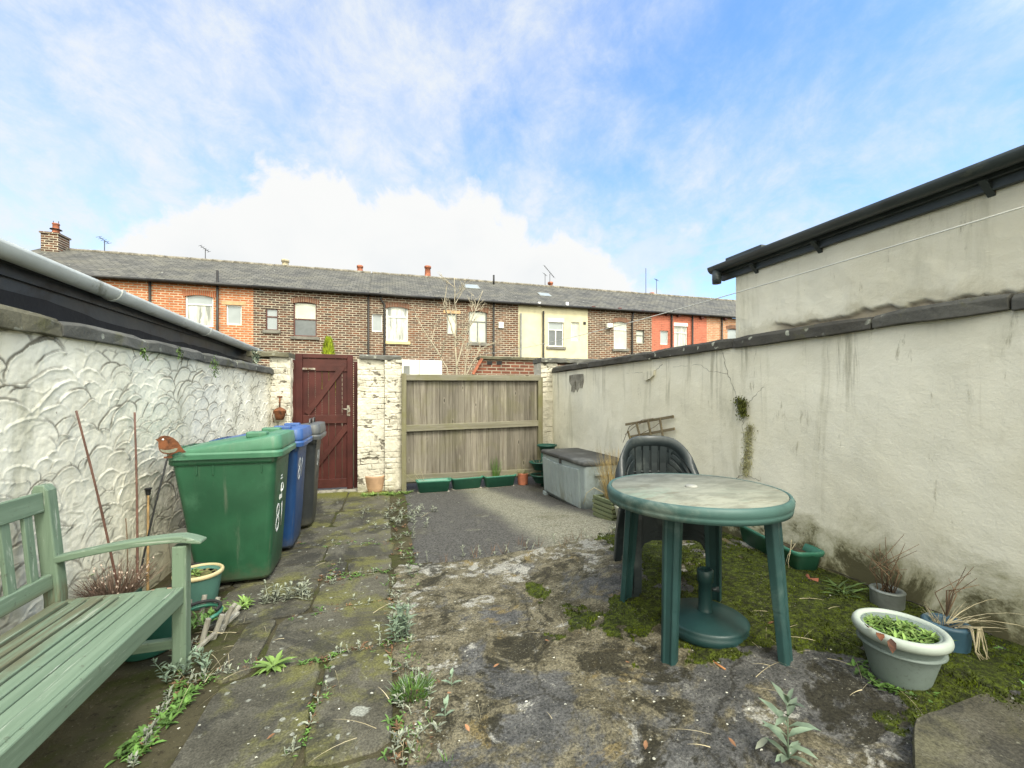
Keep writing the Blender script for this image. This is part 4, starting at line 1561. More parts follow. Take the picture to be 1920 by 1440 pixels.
def wall_holes(m, x0, x1, z0, z1, holes, y, t=.14):
    """front wall face with real openings and reveals"""
    xs = sorted({x0, x1} | {h[0] for h in holes} | {h[1] for h in holes})
    zs = sorted({z0, z1} | {h[2] for h in holes} | {h[3] for h in holes})
    for a, b_ in zip(xs[:-1], xs[1:]):
        for c, d in zip(zs[:-1], zs[1:]):
            cx, cz = (a + b_) / 2, (c + d) / 2
            if any(h[0] < cx < h[1] and h[2] < cz < h[3] for h in holes): continue
            m.add([(a, y, c), (b_, y, c), (b_, y, d), (a, y, d)], [(0, 1, 2, 3)])
    for h in holes:
        a, b_, c, d = h
        m.add([(a, y, c), (b_, y, c), (b_, y, d), (a, y, d), (a, y + t, c), (b_, y + t, c), (b_, y + t, d), (a, y + t, d)],
              [(0, 4, 5, 1), (1, 5, 6, 2), (2, 6, 7, 3), (3, 7, 4, 0)])
    m.add([(x0, y, z1), (x1, y, z1), (x1, y + .3, z1), (x0, y + .3, z1), (x0, y + .3, z0), (x1, y + .3, z0)], [(0, 1, 2, 3), (3, 2, 5, 4)])


def house(label, xa, xb, mat, wins, pipes=(), pots=(), skylight=None, extra=None, roof_jit=0, arch='archbrick'):
    """wins: (x0,y0,x1,y1 in the photo, kind, frame material, pane material, sill, arched)"""
    o = thing('terraced_house', label, 'house', ((xa + xb) / 2, YT, 0), group='row of terraced houses')
    P = lambda x, y: AY(x, y, YT)
    holes = []
    W = []
    for (px0, py0, px1, py1, kind, fr, pn, sill, arched) in wins:
        a, b_ = P(px0, (py0 + py1) / 2).x, P(px1, (py0 + py1) / 2).x
        xm = (px0 + px1) / 2
        d, c = P(xm, py0).z, P(xm, py1).z
        holes.append((a, b_, c, d))
        W.append((a, b_, c, d, kind, fr, pn, sill, arched))
    m = MB()
    wall_holes(m, xa, xb, 0, EAVE - .05, holes, YT)
    m.build('wall', mat, o, world=True)
    for (a, b_, c, d, kind, fr, pn, sill, arched) in W:
        y = YT + .06
        f = MB()
        t = .055 if b_ - a > .6 else .045
        f.bb(a + .002, a + t, y, y + .06, c + .002, d - .002).bb(b_ - t, b_ - .002, y, y + .06, c + .002, d - .002)
        f.bb(a + t, b_ - t, y, y + .06, c + .002, c + t).bb(a + t, b_ - t, y, y + .06, d - t, d - .002)
        if kind in ('sash', 'top'):
            zm = c + (d - c) * (.5 if kind == 'sash' else .70)
            f.bb(a + t, b_ - t, y - .004, y + .055, zm - .025, zm + .025)
        if kind == 'top2':
            zm = c + (d - c) * .67
            f.bb(a + t, b_ - t, y - .004, y + .055, zm - .022, zm + .022)
            xm = (a + b_) / 2
            f.bb(xm - .025, xm + .025, y - .003, y + .055, c + t, zm - .022)
        if kind == 'small2':
            zm = c + (d - c) * .62
            f.bb(a + t, b_ - t, y - .004, y + .055, zm - .025, zm + .025)
        fo = f.build('window', M[fr], o, .004, True)
        g = MB()
        if isinstance(pn, tuple):
            zm = c + (d - c) * (.5 if kind == 'sash' else .68)
            MB().bb(a + .01, b_ - .01, y + .03, y + .036, zm, d - .01).build('pane', M[pn[0]], fo, world=False)
            MB().bb(a + .01, b_ - .01, y + .03, y + .036, c + .01, zm).build('pane', M[pn[1]], fo, world=False)
        else:
            MB().bb(a + .01, b_ - .01, y + .03, y + .036, c + .01, d - .01).build('pane', M[pn], fo, world=False)
        for ch in kids(fo):
            ch.location = -Vector(o.location)
        if sill:
            MB().bb(a - .10, b_ + .10, YT - .07, YT + .05, c - .13, c - .004).build('window_sill', M[sill], o, .005, True)
        if arched == 'arch':
            n = 14
            am = MB()
            rise, th = .10, .215
            lo, hi = [], []
            xw0, xw1 = a - .06, b_ + .06
            for k in range(n + 1):
                u = k / n
                x = xw0 + (xw1 - xw0) * u
                q = 1 - (2 * u - 1) ** 2
                lo.append((x, d - rise + rise * q - .005))
                hi.append((x + (u - .5) * .10, d + .15 + (rise - .02) * q - .03))
            for k in range(n):
                pts = [lo[k], lo[k + 1], hi[k + 1], hi[k]]
                am.prism(pts, 1, YT - .010, YT + .05)
            am.build('window_arch', M[arch], o, world=True)
        elif arched == 'lintel':
            MB().bb(a - .16, b_ + .16, YT - .012, YT + .05, d + .002, d + .15).build('lintel', M['lintel'], o, .004, True)
        elif arched == 'white':
            MB().bb(a - .02, b_ + .02, YT - .010, YT + .05, d - .02, d + .16).build('lintel', M['upvc'], o, .004, True)
    # roof: slab in two slopes, eaves overhang
    m = MB()
    e0 = (YT - .18, EAVE - .02)
    m.loft([[(x, e0[0], e0[1]), (x, e0[0], e0[1] + .05), (x, YR, ZR + .04 + roof_jit), (x, YR + 4, EAVE), (x, YR + 4, EAVE - .06), (x, YR, ZR - .05)] for x in (xa + .003, xb - .003)], True, False)
    m.build('roof', M['slate'], o, world=True)
    m = MB()
    x = xa
    rng = random.Random(int(xa * 100))
    while x < xb - .1:
        e = min(x + .45, xb)
        m.tube([(x + .008, YR, ZR + .015 + rng.uniform(-.008, .01)), (e - .008, YR, ZR + .015 + rng.uniform(-.008, .01))], .10, 10)
        x = e
    m.build('ridge_tiles', M['ridge'], o, world=True)
    MB().tube([(xa + .003, YT - .22, EAVE - .03), (xb - .003, YT - .22, EAVE - .03)], .06, 10).build('gutter', M['pipe'], o, world=True)
    for pp in pipes:
        mat_p = M['pipe']
        r = .045
        if len(pp) == 3 and isinstance(pp[2], str):
            mat_p = M[pp[2]]
            pp = pp[:2]
        if isinstance(pp[0], (int, float)):
            x_, ytop = pp
            q = P(x_, 600).x
            pts = [(q, YT - .08, P(x_, ytop).z), (q, YT - .08, .2)]
        else:
            pts = [(P(x_, y_).x, YT - .08, P(x_, y_).z) for x_, y_ in pp]
            pts.append((pts[-1][0], YT - .08, .2))
        MB().tube(pts, r, 8).build('downpipe', mat_p, o, world=True)
    for (x_, ytop, w_, mt_, stack) in pots:
        Yp = YR + .55
        q, top = AY(x_, ytop, Yp).x, AY(x_, ytop, Yp).z
        if stack:
            MB().bb(q - .32, q + .32, Yp - .25, Yp + .25, ZR - .6, ZR + stack).build('chimney', BR_DK, o, .01, True)
        base = ZR + (stack or -.2)
        h = top - base
        MB().lathe([(w_, 0), (w_ * 1.12, .03), (w_, .06), (w_ * .86, h - .14), (w_ * 1.1, h - .12), (w_ * 1.12, h - .03), (w_ * .95, h), (w_ * .7, h), (w_ * .7, h - .1)], 14, (q, Yp, base)).build('chimney_pot', M[mt_], o, world=True)
    if skylight:
        (sx0, sy0), (sx1, sy1) = skylight
        # on the slope: solve for the roof plane
        def RP(x_, y_):
            a = ray(x_, y_)
            k = (ZR - EAVE) / (YR - YT)
            t = (EAVE - k * YT + .08 - CAMH) / (a[2] - k * a[1])
            return Vector((a[0] * t, a[1] * t, CAMH + a[2] * t))
        A, B = RP(sx0, sy0), RP(sx1, sy1)
        c = (A + B) / 2
        k = (ZR - EAVE) / (YR - YT)
        ang = math.atan(k)
        rot = Matrix.Rotation(ang, 3, 'X')
        w_ = abs(B.x - A.x) * .9
        L_ = abs(B.y - A.y) / math.cos(ang)
        fo = MB().box(c, (w_, L_, .07), rot).build('skylight', M['greyfr'], o, .006, True)
        g = MB().box(c + rot @ Vector((0, 0, .03)), (w_ * .82, L_ * .8, .02), rot).build('skylight_pane', M['pane'], fo)
        g.location = -Vector(o.location)
    if extra: extra(o, P)
    return o


def ex_left(o, P):
    # the tall end stack with its single capped pot
    Yp = YR - .4
    a, b_, t = AY(74, 470, Yp), AY(124, 470, Yp), AY(98, 441, Yp)
    s = MB()
    s.bb(a.x + .16, b_.x - .16, Yp - .2, Yp + .5, 6.9, t.z)
    s.bb(a.x + .12, b_.x - .12, Yp - .24, Yp + .54, t.z, t.z + .07)
    st = s.build('chimney', BR_DK, o, .01, True)
    q = AY(105, 436, Yp)
    p = MB().lathe([(.13, 0), (.15, .03), (.12, .08), (.105, .38), (.13, .40), (.12, .44), (.08, .44)], 14, (q.x, Yp, t.z + .07)).build('chimney_pot', M['terracotta'], o, world=True)
    MB().lathe([(.0, .07), (.19, .02), (.20, 0), (.0, -.01)], 14, (q.x, Yp, AY(105, 431, Yp).z)).tube([(q.x - .09, Yp, t.z + .45), (q.x - .09, Yp, t.z + .62)], .012, 6).tube([(q.x + .09, Yp, t.z + .45), (q.x + .09, Yp, t.z + .62)], .012, 6).build('chimney_cowl', M['pipe'], o, world=True)
    MB().bb(AY(112, 470, Yp).x - .45, AY(112, 470, Yp).x + .62, YR - .9, YR - .82, ZR - .65, ZR - .42).build('flashing', M['buffpot'], o, .01, True)


def alarm(x_, y_):
    def f(o, P):
        p = P(x_, y_)
        MB().bb(p.x - .12, p.x + .12, YT - .08, YT - .002, p.z - .15, p.z + .15).build('alarm_box', M['upvc'], o, .02, True)
    return f


def ex_cream(o, P):
    for x_ in (1010, 1062):
        p = P(x_, 571)
        MB().bb(p.x - .07, p.x + .07, YT - .14, YT - .002, p.z - .13, p.z + .10).build('eaves_bracket', M['upvc'], o, .01, True)
    p = P(1096, 606)
    MB().bb(p.x - .07, p.x + .07, YT - .03, YT - .002, p.z - .07, p.z + .07).build('vent', M['pipe'], o, .004, True)
    p = P(953, 525)
    MB().tube([(p.x, YR - .5, ZR - .3), (p.x, YR - .5, AY(953, 518, YR - .5).z)], .05, 8).build('flue_pipe', M['pipe'], o, world=True)


def brackets(xs, mat='gutter_joint_red'):
    def f(o, P):
        for x_, y_ in xs:
            p = P(x_, y_)
            MB().bb(p.x - .09, p.x + .09, YT - .16, YT - .002, p.z - .10, p.z + .06).build('eaves_bracket', M['eaves'], o, .01, True)
    return f


M['eaves'] = simple('eaves_bracket_paint', (.10, .03, .025), .6, .3, 6)


def ex_f(o, P):
    brackets([(1111, 577), (1160, 580), (1203, 584)])(o, P)
    p = P(1141, 611)
    MB().bb(p.x - .16, p.x + .16, YT - .2, YT - .002, p.z - .12, p.z + .10).build('alarm_box', M['upvc'], o, .02, True)


X = lambda px_: AY(px_, 600, YT).x
house('orange brick end house mostly hidden behind the pale gutter, tall chimney stack on its ridge', -14.5, X(283) - .01, BR_OR, [], pipes=[(283, 522)], extra=ex_left, arch='archorange')
house('orange brick house with one arched and one small white window beside a soil pipe', X(283) - .01, X(475), BR_OR,
      [(347, 553, 400, 612, 'top', 'upvc', ('pane', 'curtain'), None, 'arch'), (424, 572, 453, 609, 'one', 'upvc', 'pane', None, 'lintel')],
      pipes=[((409, 508), (409, 640))], arch='archorange')
house('dark sooty brick house with brown window frames and grey stone sills', X(475), X(692), BR_DK,
      [(498, 578, 521, 619, 'small2', 'brownfr', 'pane', 'sill_grey', None), (550, 566, 594, 631, 'sash', 'brownfr', ('blind', 'pane_dark'), 'sill_grey', 'arch')],
      pots=[(535, 487, .17, 'buffpot', .12), (675, 498, .15, 'terracotta', .2)])
house('brown brick house with white framed windows, a cream sill and a cranked black downpipe', X(692), X(814), BR_DK2,
      [(697, 589, 717, 622, 'one', 'upvc', 'pane', None, None), (724, 575, 765, 640, 'top', 'upvc', 'curtain', 'sill_cream', 'arch')],
      pipes=[(691, 548), ((713, 548), (714, 562), (721, 572), (721, 640))], pots=[(802, 499, .17, 'terracotta', .15)])
house('brown brick house with grey frames, skylight and white alarm box behind the bare tree', X(814), X(972), BR_DK2,
      [(838, 588, 857, 627, 'one', 'greyfr', 'blind', None, 'lintel'), (879, 583, 913, 643, 'top2', 'greyfr', 'blind', 'sill_grey', 'arch')],
      pipes=[(925, 563)], skylight=((866, 533), (903, 543)), extra=alarm(939, 610))
house('pale yellow painted house with two white windows and thick black pipe', X(972), X(1102), CREAM,
      [(1028, 603, 1057, 650, 'top2', 'upvc', ('pane', 'pane_dark'), 'sill_grey', 'white'), (1071, 604, 1086, 639, 'one', 'upvc', 'blind', None, None)],
      pipes=[(976, 588, 'greyfr'), (1018, 584)], pots=[(1032, 529, .15, 'terracotta', None)], skylight=((1005, 549), (1037, 557)), extra=ex_cream)
house('brown brick house with a tall white window between the yellow and red houses', X(1102), X(1222), BR_DK2,
      [(1151, 603, 1176, 654, 'top', 'upvc', 'blind', 'sill_grey', 'arch'), (1193, 619, 1208, 644, 'small2', 'greyfr', 'blind', None, None)],
      pipes=[((1189, 580), (1186, 588), (1184, 600), (1184, 660))], pots=[(1222, 549, .15, 'terracotta', None)], extra=ex_f)
house('bright red painted brick house with two white windows', X(1222), X(1325), BR_RED,
      [(1238, 620, 1253, 646, 'one', 'upvc', 'pane', None, None), (1264, 611, 1289, 654, 'top', 'upvc', 'curtain', None, 'white')],
      pipes=[((1262, 582), (1258, 592), (1258, 660)), (1297, 592)], extra=brackets([(1250, 589), (1271, 591), (1314, 595)]))
house('pale orange brick house at the far right, mostly hidden by the garage corner', X(1325), X(1325) + 6.5, BR_PALE,
      [(1364, 616, 1386, 640, 'one', 'brownfr', 'pane', None, 'arch')],
      pipes=[(1352, 594), (1389, 600)], extra=brackets([(1358, 597)]))


def aerial(x_, y0, y1, label, cat='aerial', boom=None, dish=False, rods=5, tilt=0.):
    Yp = YR + .4
    a, t = AY(x_, y0, Yp), AY(x_, y1, Yp)
    o = thing('tv_aerial', label, 'aerial', (a.x, Yp, ZR - .1), group='aerials along the terrace ridge')
    m = MB().tube([(a.x, Yp, ZR - .1), (t.x, Yp, t.z)], .016, 6)
    m.build('mast', M['pipe'], o, world=True)
    if boom:
        b_ = MB()
        A = Vector((t.x, Yp, t.z)) + Vector((-boom * .6, 0, boom * .5 + tilt))
        B = Vector((t.x, Yp, t.z)) + Vector((boom * .45, 0, -boom * .25 - tilt * .4))
        b_.tube([A, B], .014, 6)
        for k in range(rods):
            p = A.lerp(B, k / (rods - 1))
            b_.tube([p + Vector((0, -.2, -.09)), p + Vector((0, .2, .09))], .008, 5)
        b_.build('antenna', M['pipe'], o, world=True)
    return o


aerial(196, 470, 452, 'small aerial leftmost on the ridge, next to the tall chimney stack', boom=.35)
aerial(385, 485, 468, 'small aerial on the ridge above the orange house', boom=.35)
aerial(1031, 530, 513, 'largest aerial on the ridge, slanting boom above the yellow house', boom=.6, rods=9, tilt=.15)
aerial(1022, 530, 515, 'thin aerial just left of the slanting one above the yellow house', boom=.15, rods=3)
aerial(1211, 552, 503, 'tall thin pole aerial on the ridge above the brown house right of the yellow one')
aerial(1231, 552, 525, 'short pole aerial on the ridge above the red house', boom=.1, rods=3)

# ================================================================== beyond the fence
def back_lane():
    o = thing('garage', 'low white painted garage seen over the board fence', 'outbuilding', (0.9, 12.5, 0))
    P = lambda x, y: AY(x, y, 12.0)
    a, b_, t = P(752, 690).x, P(829, 690).x, P(790, 675).z
    wm = simple('white_wall', (.74, .74, .71), .8, .08, 3, (.45, .43, .38), 9, .64, .72)
    m = MB()
    MB().bb(a - .6, b_, 12.0, 15, 0, t).build('wall', wm, o, .01, True)
    MB().bb(P(757, 690).x, P(768, 690).x, 11.96, 12.02, P(760, 700).z - .3, P(760, 686).z).build('window', M['greyfr'], o, .006, True)
    MB().bb(P(786, 690).x - .006, P(786, 690).x + .006, 11.985, 12.0, 0, t).build('panel_joint', M['mortar'], o, world=True)

    o = thing('brick_wall', 'dark red brick yard wall with stone top, sloping at its left end, behind the fence', 'wall', (3.4, 10, 0))
    Y0 = 9.6
    P = lambda x, y: AY(x, y, Y0)
    p = [P(893, 700), P(903, 674), P(1100, 674), P(1100, 800)]
    MB().prism([(P(884, 720).x, 0.0), (P(884, 720).x, P(884, 712).z), (p[1].x, p[1].z), (8.5, p[1].z), (8.5, 0)], 1, Y0, Y0 + .23).build('wall', BR_WALL, o, world=True)
    MB().bb(p[1].x - .06, 8.5, Y0 - .05, Y0 + .28, p[1].z + .003, p[1].z + .075).build('coping_stone', M['coping_brown'], o, .012, True)
    hm = MB()
    for x_ in (918, 936):
        q = P(x_, 680)
        hm.bb(q.x - .06, q.x + .06, Y0 - .012, Y0 + .02, q.z - .045, q.z + .035)
    hm.build('vent_holes', M['black_band'], o, world=True)
    rk = MB()
    rk.bar((P(886, 702).x, Y0 - .03, P(886, 702).z), (p[1].x, Y0 - .03, p[1].z + .02), .09, .06)
    rk.build('raking_edge', M['terracotta'], o, .01, True)

    # golden conifer tip behind the gate
    c = thing('conifer', 'yellow-green conifer tip rising over the red gate', 'conifer', (AY(616, 660, 13.).x, 13., 0))
    rng = random.Random(3)
    top = AY(616, 637, 13.).z
    cm = simple('golden_foliage', (.34, .40, .03), .8, .45, 6, rnd=.45)
    m = MB()
    h0 = top - 1.6
    for i in range(2600):
        f = rng.random() ** .8
        r = .30 * (1 - f) ** .62 * (.55 + .45 * rng.random()) + .02
        a = rng.uniform(0, 6.283)
        bp = Vector((r * math.cos(a), r * math.sin(a), h0 + 1.62 * f))
        m.leaf(bp, (math.cos(a) * .6, math.sin(a) * .6, 1.2 + rng.uniform(-.3, .6)), rng.uniform(.06, .13), rng.uniform(.02, .04), .1)
    m.build('crown', cm, c)
    MB().tube([(0, 0, 0), (0, 0, top - .6)], [.05, .02], 8).build('trunk', M['post'], c)

    # small bare tree
    t = thing('bare_tree', 'leafless young tree with pale upright branches behind the board fence', 'tree', (AY(857, 700, 11.).x, 11., 0))
    bark = simple('pale_bark', (.40, .35, .26), .85, .3, 9, (.26, .22, .14), 9)
    rng = random.Random(12)
    base = Vector(t.location)
    tm = MB()
    tw = MB()
    K = lambda x_, y_: AY(x_, y_, 11.) - base
    def limb(pts, r0, r1, twigs=6, lv=0):
        P_ = [K(*q) if not isinstance(q, Vector) else q for q in pts]
        Q = []
        for a, b_ in zip(P_[:-1], P_[1:]):
            for k in range(4):
                Q.append(a.lerp(b_, k / 4) + Vector((rng.uniform(-1, 1), rng.uniform(-1, 1), 0)) * .012)
        Q.append(P_[-1])
        n = len(Q)
        (tm if r0 > .02 else tw).tube(Q, [r0 + (r1 - r0) * i / (n - 1) for i in range(n)], 7 if r0 > .02 else 5)
        if lv < 3:
            for k in range(twigs):
                f = rng.uniform(.28, .97)
                i = min(n - 2, int(f * (n - 1)))
                d = (Q[i + 1] - Q[i]).normalized()
                s = Vector((rng.uniform(-1, 1), rng.uniform(-1, 1), rng.uniform(.0, .8))).normalized()
                d2 = (d * .9 + s * .9).normalized()
                L_ = (Q[-1] - Q[0]).length * rng.uniform(.22, .42) * (1.1 - f * .4)
                e = Q[i] + d2 * L_ + Vector((0, 0, .06 * L_))
                mid = Q[i].lerp(e, .5) + Vector((rng.uniform(-.04, .04), rng.uniform(-.04, .04), -.02))
                limb([Q[i], mid, e], max(.0040, r0 * .42), .003, max(1, twigs - 2), lv + 1)
    limb([(858, 735), (856, 690), (854, 640), (855, 600), (853, 560), (852, 520)], .028, .007, 6)
    limb([(846, 735), (838, 690), (815, 650), (795, 620), (778, 590)], .021, .006, 5, 1)
    limb([(856, 690), (866, 650), (880, 610), (893, 575), (905, 545)], .021, .007, 6, 1)
    limb([(862, 735), (880, 690), (900, 655), (930, 640)], .0205, .006, 6, 1)
    limb([(855, 640), (842, 600), (832, 570), (838, 535)], .0205, .006, 5, 1)
    limb([(868, 735), (872, 700), (876, 660), (874, 630)], .0205, .006, 5, 1)
    tm.build('trunk', bark, t)
    tw.build('crown', bark, t)

    # clothes line
    o = thing('clothes_line', 'pale washing line sagging from the top right across the garage to the fence', 'clothes line', (1.8, 4, 2))
    A, B = AW(1925, 386, -.02), AY(905, 664, 9.5)
    C = AW(1392, 546, -.03)
    pts = []
    for k in range(31):
        q = k / 30
        p = A.lerp(B, q)
        p.z -= 4 * q * (1 - q) * .10
        pts.append(p)
    MB().tube(pts, .0042, 6).build('line', simple('line_white', (.62, .62, .58), .6, .1, 5), o, world=True)


back_lane()


# ================================================================== wheelie bins
M['white_mark'] = simple('white_lettering', (.78, .78, .76), .5, .08, 20)
M['tyre'] = simple('black_tyre', (.02, .02, .02), .75, .3, 12)


def plastic(name, col, var=.18, fade=None, rough=.42):
    b = NB(name)
    c = b.mix(b.step(b.noise(2.2, 6, .6, .2), .3, .7), tuple(k * (1 - var) for k in col), tuple(k * (1 + var) for k in col))
    if fade: c = b.mix(b.step(b.noise(3., 7, .65, .4), .5, .75), c, fade)
    # rain streaks, scuffs and splashed mud
    st = b.noise(1.0, 7, .7, .2, b.mp((16, 16, 1.1)))
    c = b.mix(b.mt('MULTIPLY', b.step(st, .56, .72), .35), c, (.17, .165, .13))
    sc = b.noise(1.0, 6, .75, .3, b.mp((5, 5, 60), (R(20), R(12), 0)))
    c = b.mix(b.mt('MULTIPLY', b.step(sc, .66, .72), .4), c, tuple(min(.5, k * 2.2 + .04) for k in col))
    x, y, z = b.sep()
    lowd = b.mt('ADD', z, b.mt('MULTIPLY', b.noise(9, 6, .75), .35))
    c = b.mix(b.mt('MULTIPLY', b.step(lowd, .34, .18), .55), c, (.11, .10, .065))
    return b.fin(c, b.mt('ADD', rough - .08, b.mt('MULTIPLY', b.noise(5, 5), .25)), b.bump(b.noise(240, 3), .12, .004), .45)


def bin_(label, loc, rz, body, lidm, style):
    o = thing('wheelie_bin', label, 'bin', loc, rz, 'wheelie bins along the white wall')
    # local: front +x, width along y
    rb = .05 if style != 'grey' else .10
    lv = [(.035, .45, .43), (.06, .47, .45), (.30, .535, .475), (.62, .60, .51), (.86, .655, .535), (.885, .658, .537)]
    rings = []
    for z, d, w in lv:
        r = rrect(d, w, rb, 6, z, (.0 + (d - .45) * -.24, 0))
        rings.append(r)
    m = MB()
    m.loft(rings, True, True)
    d, w = .675, .555
    cx = -.055
    m2 = MB()
    m2.loft([rrect(d, w, .05, 6, .865, (cx, 0)), rrect(d + .015, w + .015, .055, 6, .88, (cx, 0)), rrect(d + .015, w + .015, .055, 6, .925, (cx, 0)), rrect(d - .02, w - .02, .05, 6, .93, (cx, 0))], True, False)
    bo = m.build('body', body, o, .0)
    m2.build('rim', body, bo, .004)
    # stiffening fins below the rim, and front panel ridges
    f = MB()
    for x_ in (-.22, -.12, .19):
        for s in (-1, 1):
            f.box((x_, s * (.262), .835), (.010, .022, .075))
    for y_ in (-.20, -.10, .10, .20):
        f.box((.262, y_, .842), (.03, .012, .06))
    if style != 'grey':
        for s in (-1, 1):
            f.bar((.202, s * .175, .12), (.262, s * .21, .83), .022, .014, up=(1, 0, .08))
    f.build('rib', body, bo, .003)
    # lid: long shallow dome, its front lip overhanging
    L_ = []
    for z, dd, ww, r in ((.932, .715, .60, .06), (.955, .72, .605, .06), (.985, .70, .59, .07), (1.0, .60, .50, .08), (1.004, .42, .36, .08)):
        rg = rrect(dd, ww, r, 6, z, (cx + .02, 0))
        L_.append([(x, y, zz + (.052 if i > 1 else .022) * ((x - cx) / .36) + (.018 if i > 1 else 0)) for i, (x, y, zz) in [(len(L_), q) for q in rg]])
    lid = MB()
    lid.loft(L_, True, True)
    lo = lid.build('lid', lidm, o, .0)
    lo.modifiers.new('bevel', 'BEVEL').width = .004
    lip = MB()
    lip.loft([rrect(.725, .61, .06, 6, .905, (cx + .02, 0)), rrect(.735, .62, .065, 6, .94, (cx + .02, 0)), rrect(.715, .60, .06, 6, .955, (cx + .02, 0))], True, False)
    lip.build('lid_edge', lidm, lo, .003)
    ax = MB()
    if style == 'grey':
        for s in (-.13, .13):
            ax.tube([(.21, s - .065, 1.03), (.21, s - .06, 1.105), (.21, s + .06, 1.105), (.21, s + .065, 1.03)], .007, 8)
        ax.build('lid_handle', M['steel2'], lo)
    else:
        h = MB()
        for s in (-1, 1):
            h.box((.15, s * .215, 1.06), (.14, .085, .045))
        h.box((.245, 0, 1.045), (.10, .40, .04))
        h.build('lid_handle', lidm, lo, .012)
    # rear handle bar and wheels
    hb = MB()
    hb.tube([(-.41, -.22, .955), (-.415, .22, .955)], .017, 10)
    for y_ in (-.2, 0, .2):
        hb.box((-.385, y_, .945), (.07, .03, .05))
    hb.build('handle_bar', body, o)
    for s in (-1, 1):
        wh = MB()
        ring = [(.045, -.024), (.085, -.024), (.1, -.014), (.1, .014), (.085, .024), (.045, .024)]
        vs = []
        wm = MB().lathe([(.0, -.012)] + ring + [(.0, .012)], 28)
        wm.v = [(-.225 + p[0], s * .225 + p[2], .10 + p[1]) for p in wm.v]
        wm.build('wheel', M['tyre'], o)
    MB().tube([(-.225, -.24, .1), (-.225, .24, .1)], .012, 8).build('axle', M['steel2'], o)
    o.scale = (.945, 1, 1)
    return o


M['steel2'] = simple('dark_steel', (.12, .12, .12), .4, .2, 12, metal=.5)
M['bin_green'] = plastic('green_bin', (.017, .078, .037), .25, (.045, .125, .07))
M['lid_green'] = plastic('green_lid', (.055, .165, .095), .2, (.16, .26, .19))
M['bin_blue'] = plastic('blue_bin', (.010, .047, .145), .2, (.017, .055, .155))
M['lid_blue'] = plastic('blue_lid', (.03, .085, .25), .2, (.13, .19, .31))
M['bin_grey'] = plastic('grey_bin', (.028, .031, .033), .25, (.055, .06, .062))
M['lid_grey'] = plastic('grey_lid', (.075, .079, .08), .25, (.15, .16, .16))

tilt = math.atan2(-.66 + .2, .9)      # lettering leans with the front face


def front(z, y):
    """point on the tapered front face"""
    d = np.interp(z, [.06, .30, .62, .86], [.47, .535, .60, .655])
    return (-(d - .45) * .24 + d / 2 + .0015, y, z)


def mark(o, z, y, h):
    """the house number 81 in thick white strokes on the tapered front"""
    def P(yy, zz):
        return (front(zz, 0)[0] + .001, yy, zz)
    w = h * .46
    fx = lambda m: m.v.__setitem__(slice(None), [(front(p[2], 0)[0] + .001 + (p[0] - front(p[2], 0)[0] - .001) * .1, p[1], p[2]) for p in m.v])
    m = MB()
    r = h * .05
    for cz, rz_, ry in ((z + h * .235, h * .20, w * .40), (z - h * .215, h * .235, w * .46)):
        m.tube([P(y - w * .55 + ry * math.cos(R(a)), cz + rz_ * math.sin(R(a))) for a in range(0, 361, 15)], r, 6)
    fx(m)
    m.build('digit', M['white_mark'], o)
    m = MB()
    m.tube([P(y + w * .55, z + h * .30), P(y + w * .80, z + h * .42), P(y + w * .81, z - h * .44)], r, 6)
    fx(m)
    m.build('digit', M['white_mark'], o)


BX = -.985
b1 = bin_('green wheelie bin nearest the bench, white 81 low on its front', (BX - .06, 3.62, 0), R(1.5), M['bin_green'], M['lid_green'], 'green')
mark(b1, .43, -.03, .215)
lg = MB()
p = front(.66, -.02)
lg.bb(p[0] - .002, p[0] + .003, -.04, .02, .725, .742).bb(p[0] - .002, p[0] + .004, -.045, .025, .705, .714)
lg.build('white_emblem', M['white_mark'], b1)
ar = MB()
c = front(.60, 0)
ar.tube([(c[0] + .012, -.02 + .035 * math.cos(R(a)), .645 + .03 * math.sin(R(a))) for a in range(-40, 230, 18)], .0035, 6)
ar.tube([(c[0] + .012, -.045, .63), (c[0] + .012, -.06, .615)], [.012, .002], 6)
ar.build('recycling_arrow', M['white_mark'], b1)
for i in range(3):
    q = front(.57, 0)
    MB().bb(q[0] - .003, q[0] + .003, -.05 + i * .032, -.043 + i * .032, .555, .59).build('white_stripe', M['white_mark'], b1)
b2 = bin_('blue wheelie bin in the middle of the three, white 81 near the top', (BX - .035, 4.25, 0), R(1.5), M['bin_blue'], M['lid_blue'], 'blue')
mark(b2, .70, -.08, .20)
b3 = bin_('dark grey rounded wheelie bin nearest the red gate, wire handles on its lid', (BX + .01, 4.87, 0), R(2), M['bin_grey'], M['lid_grey'], 'grey')
mark(b3, .70, -.0, .17)


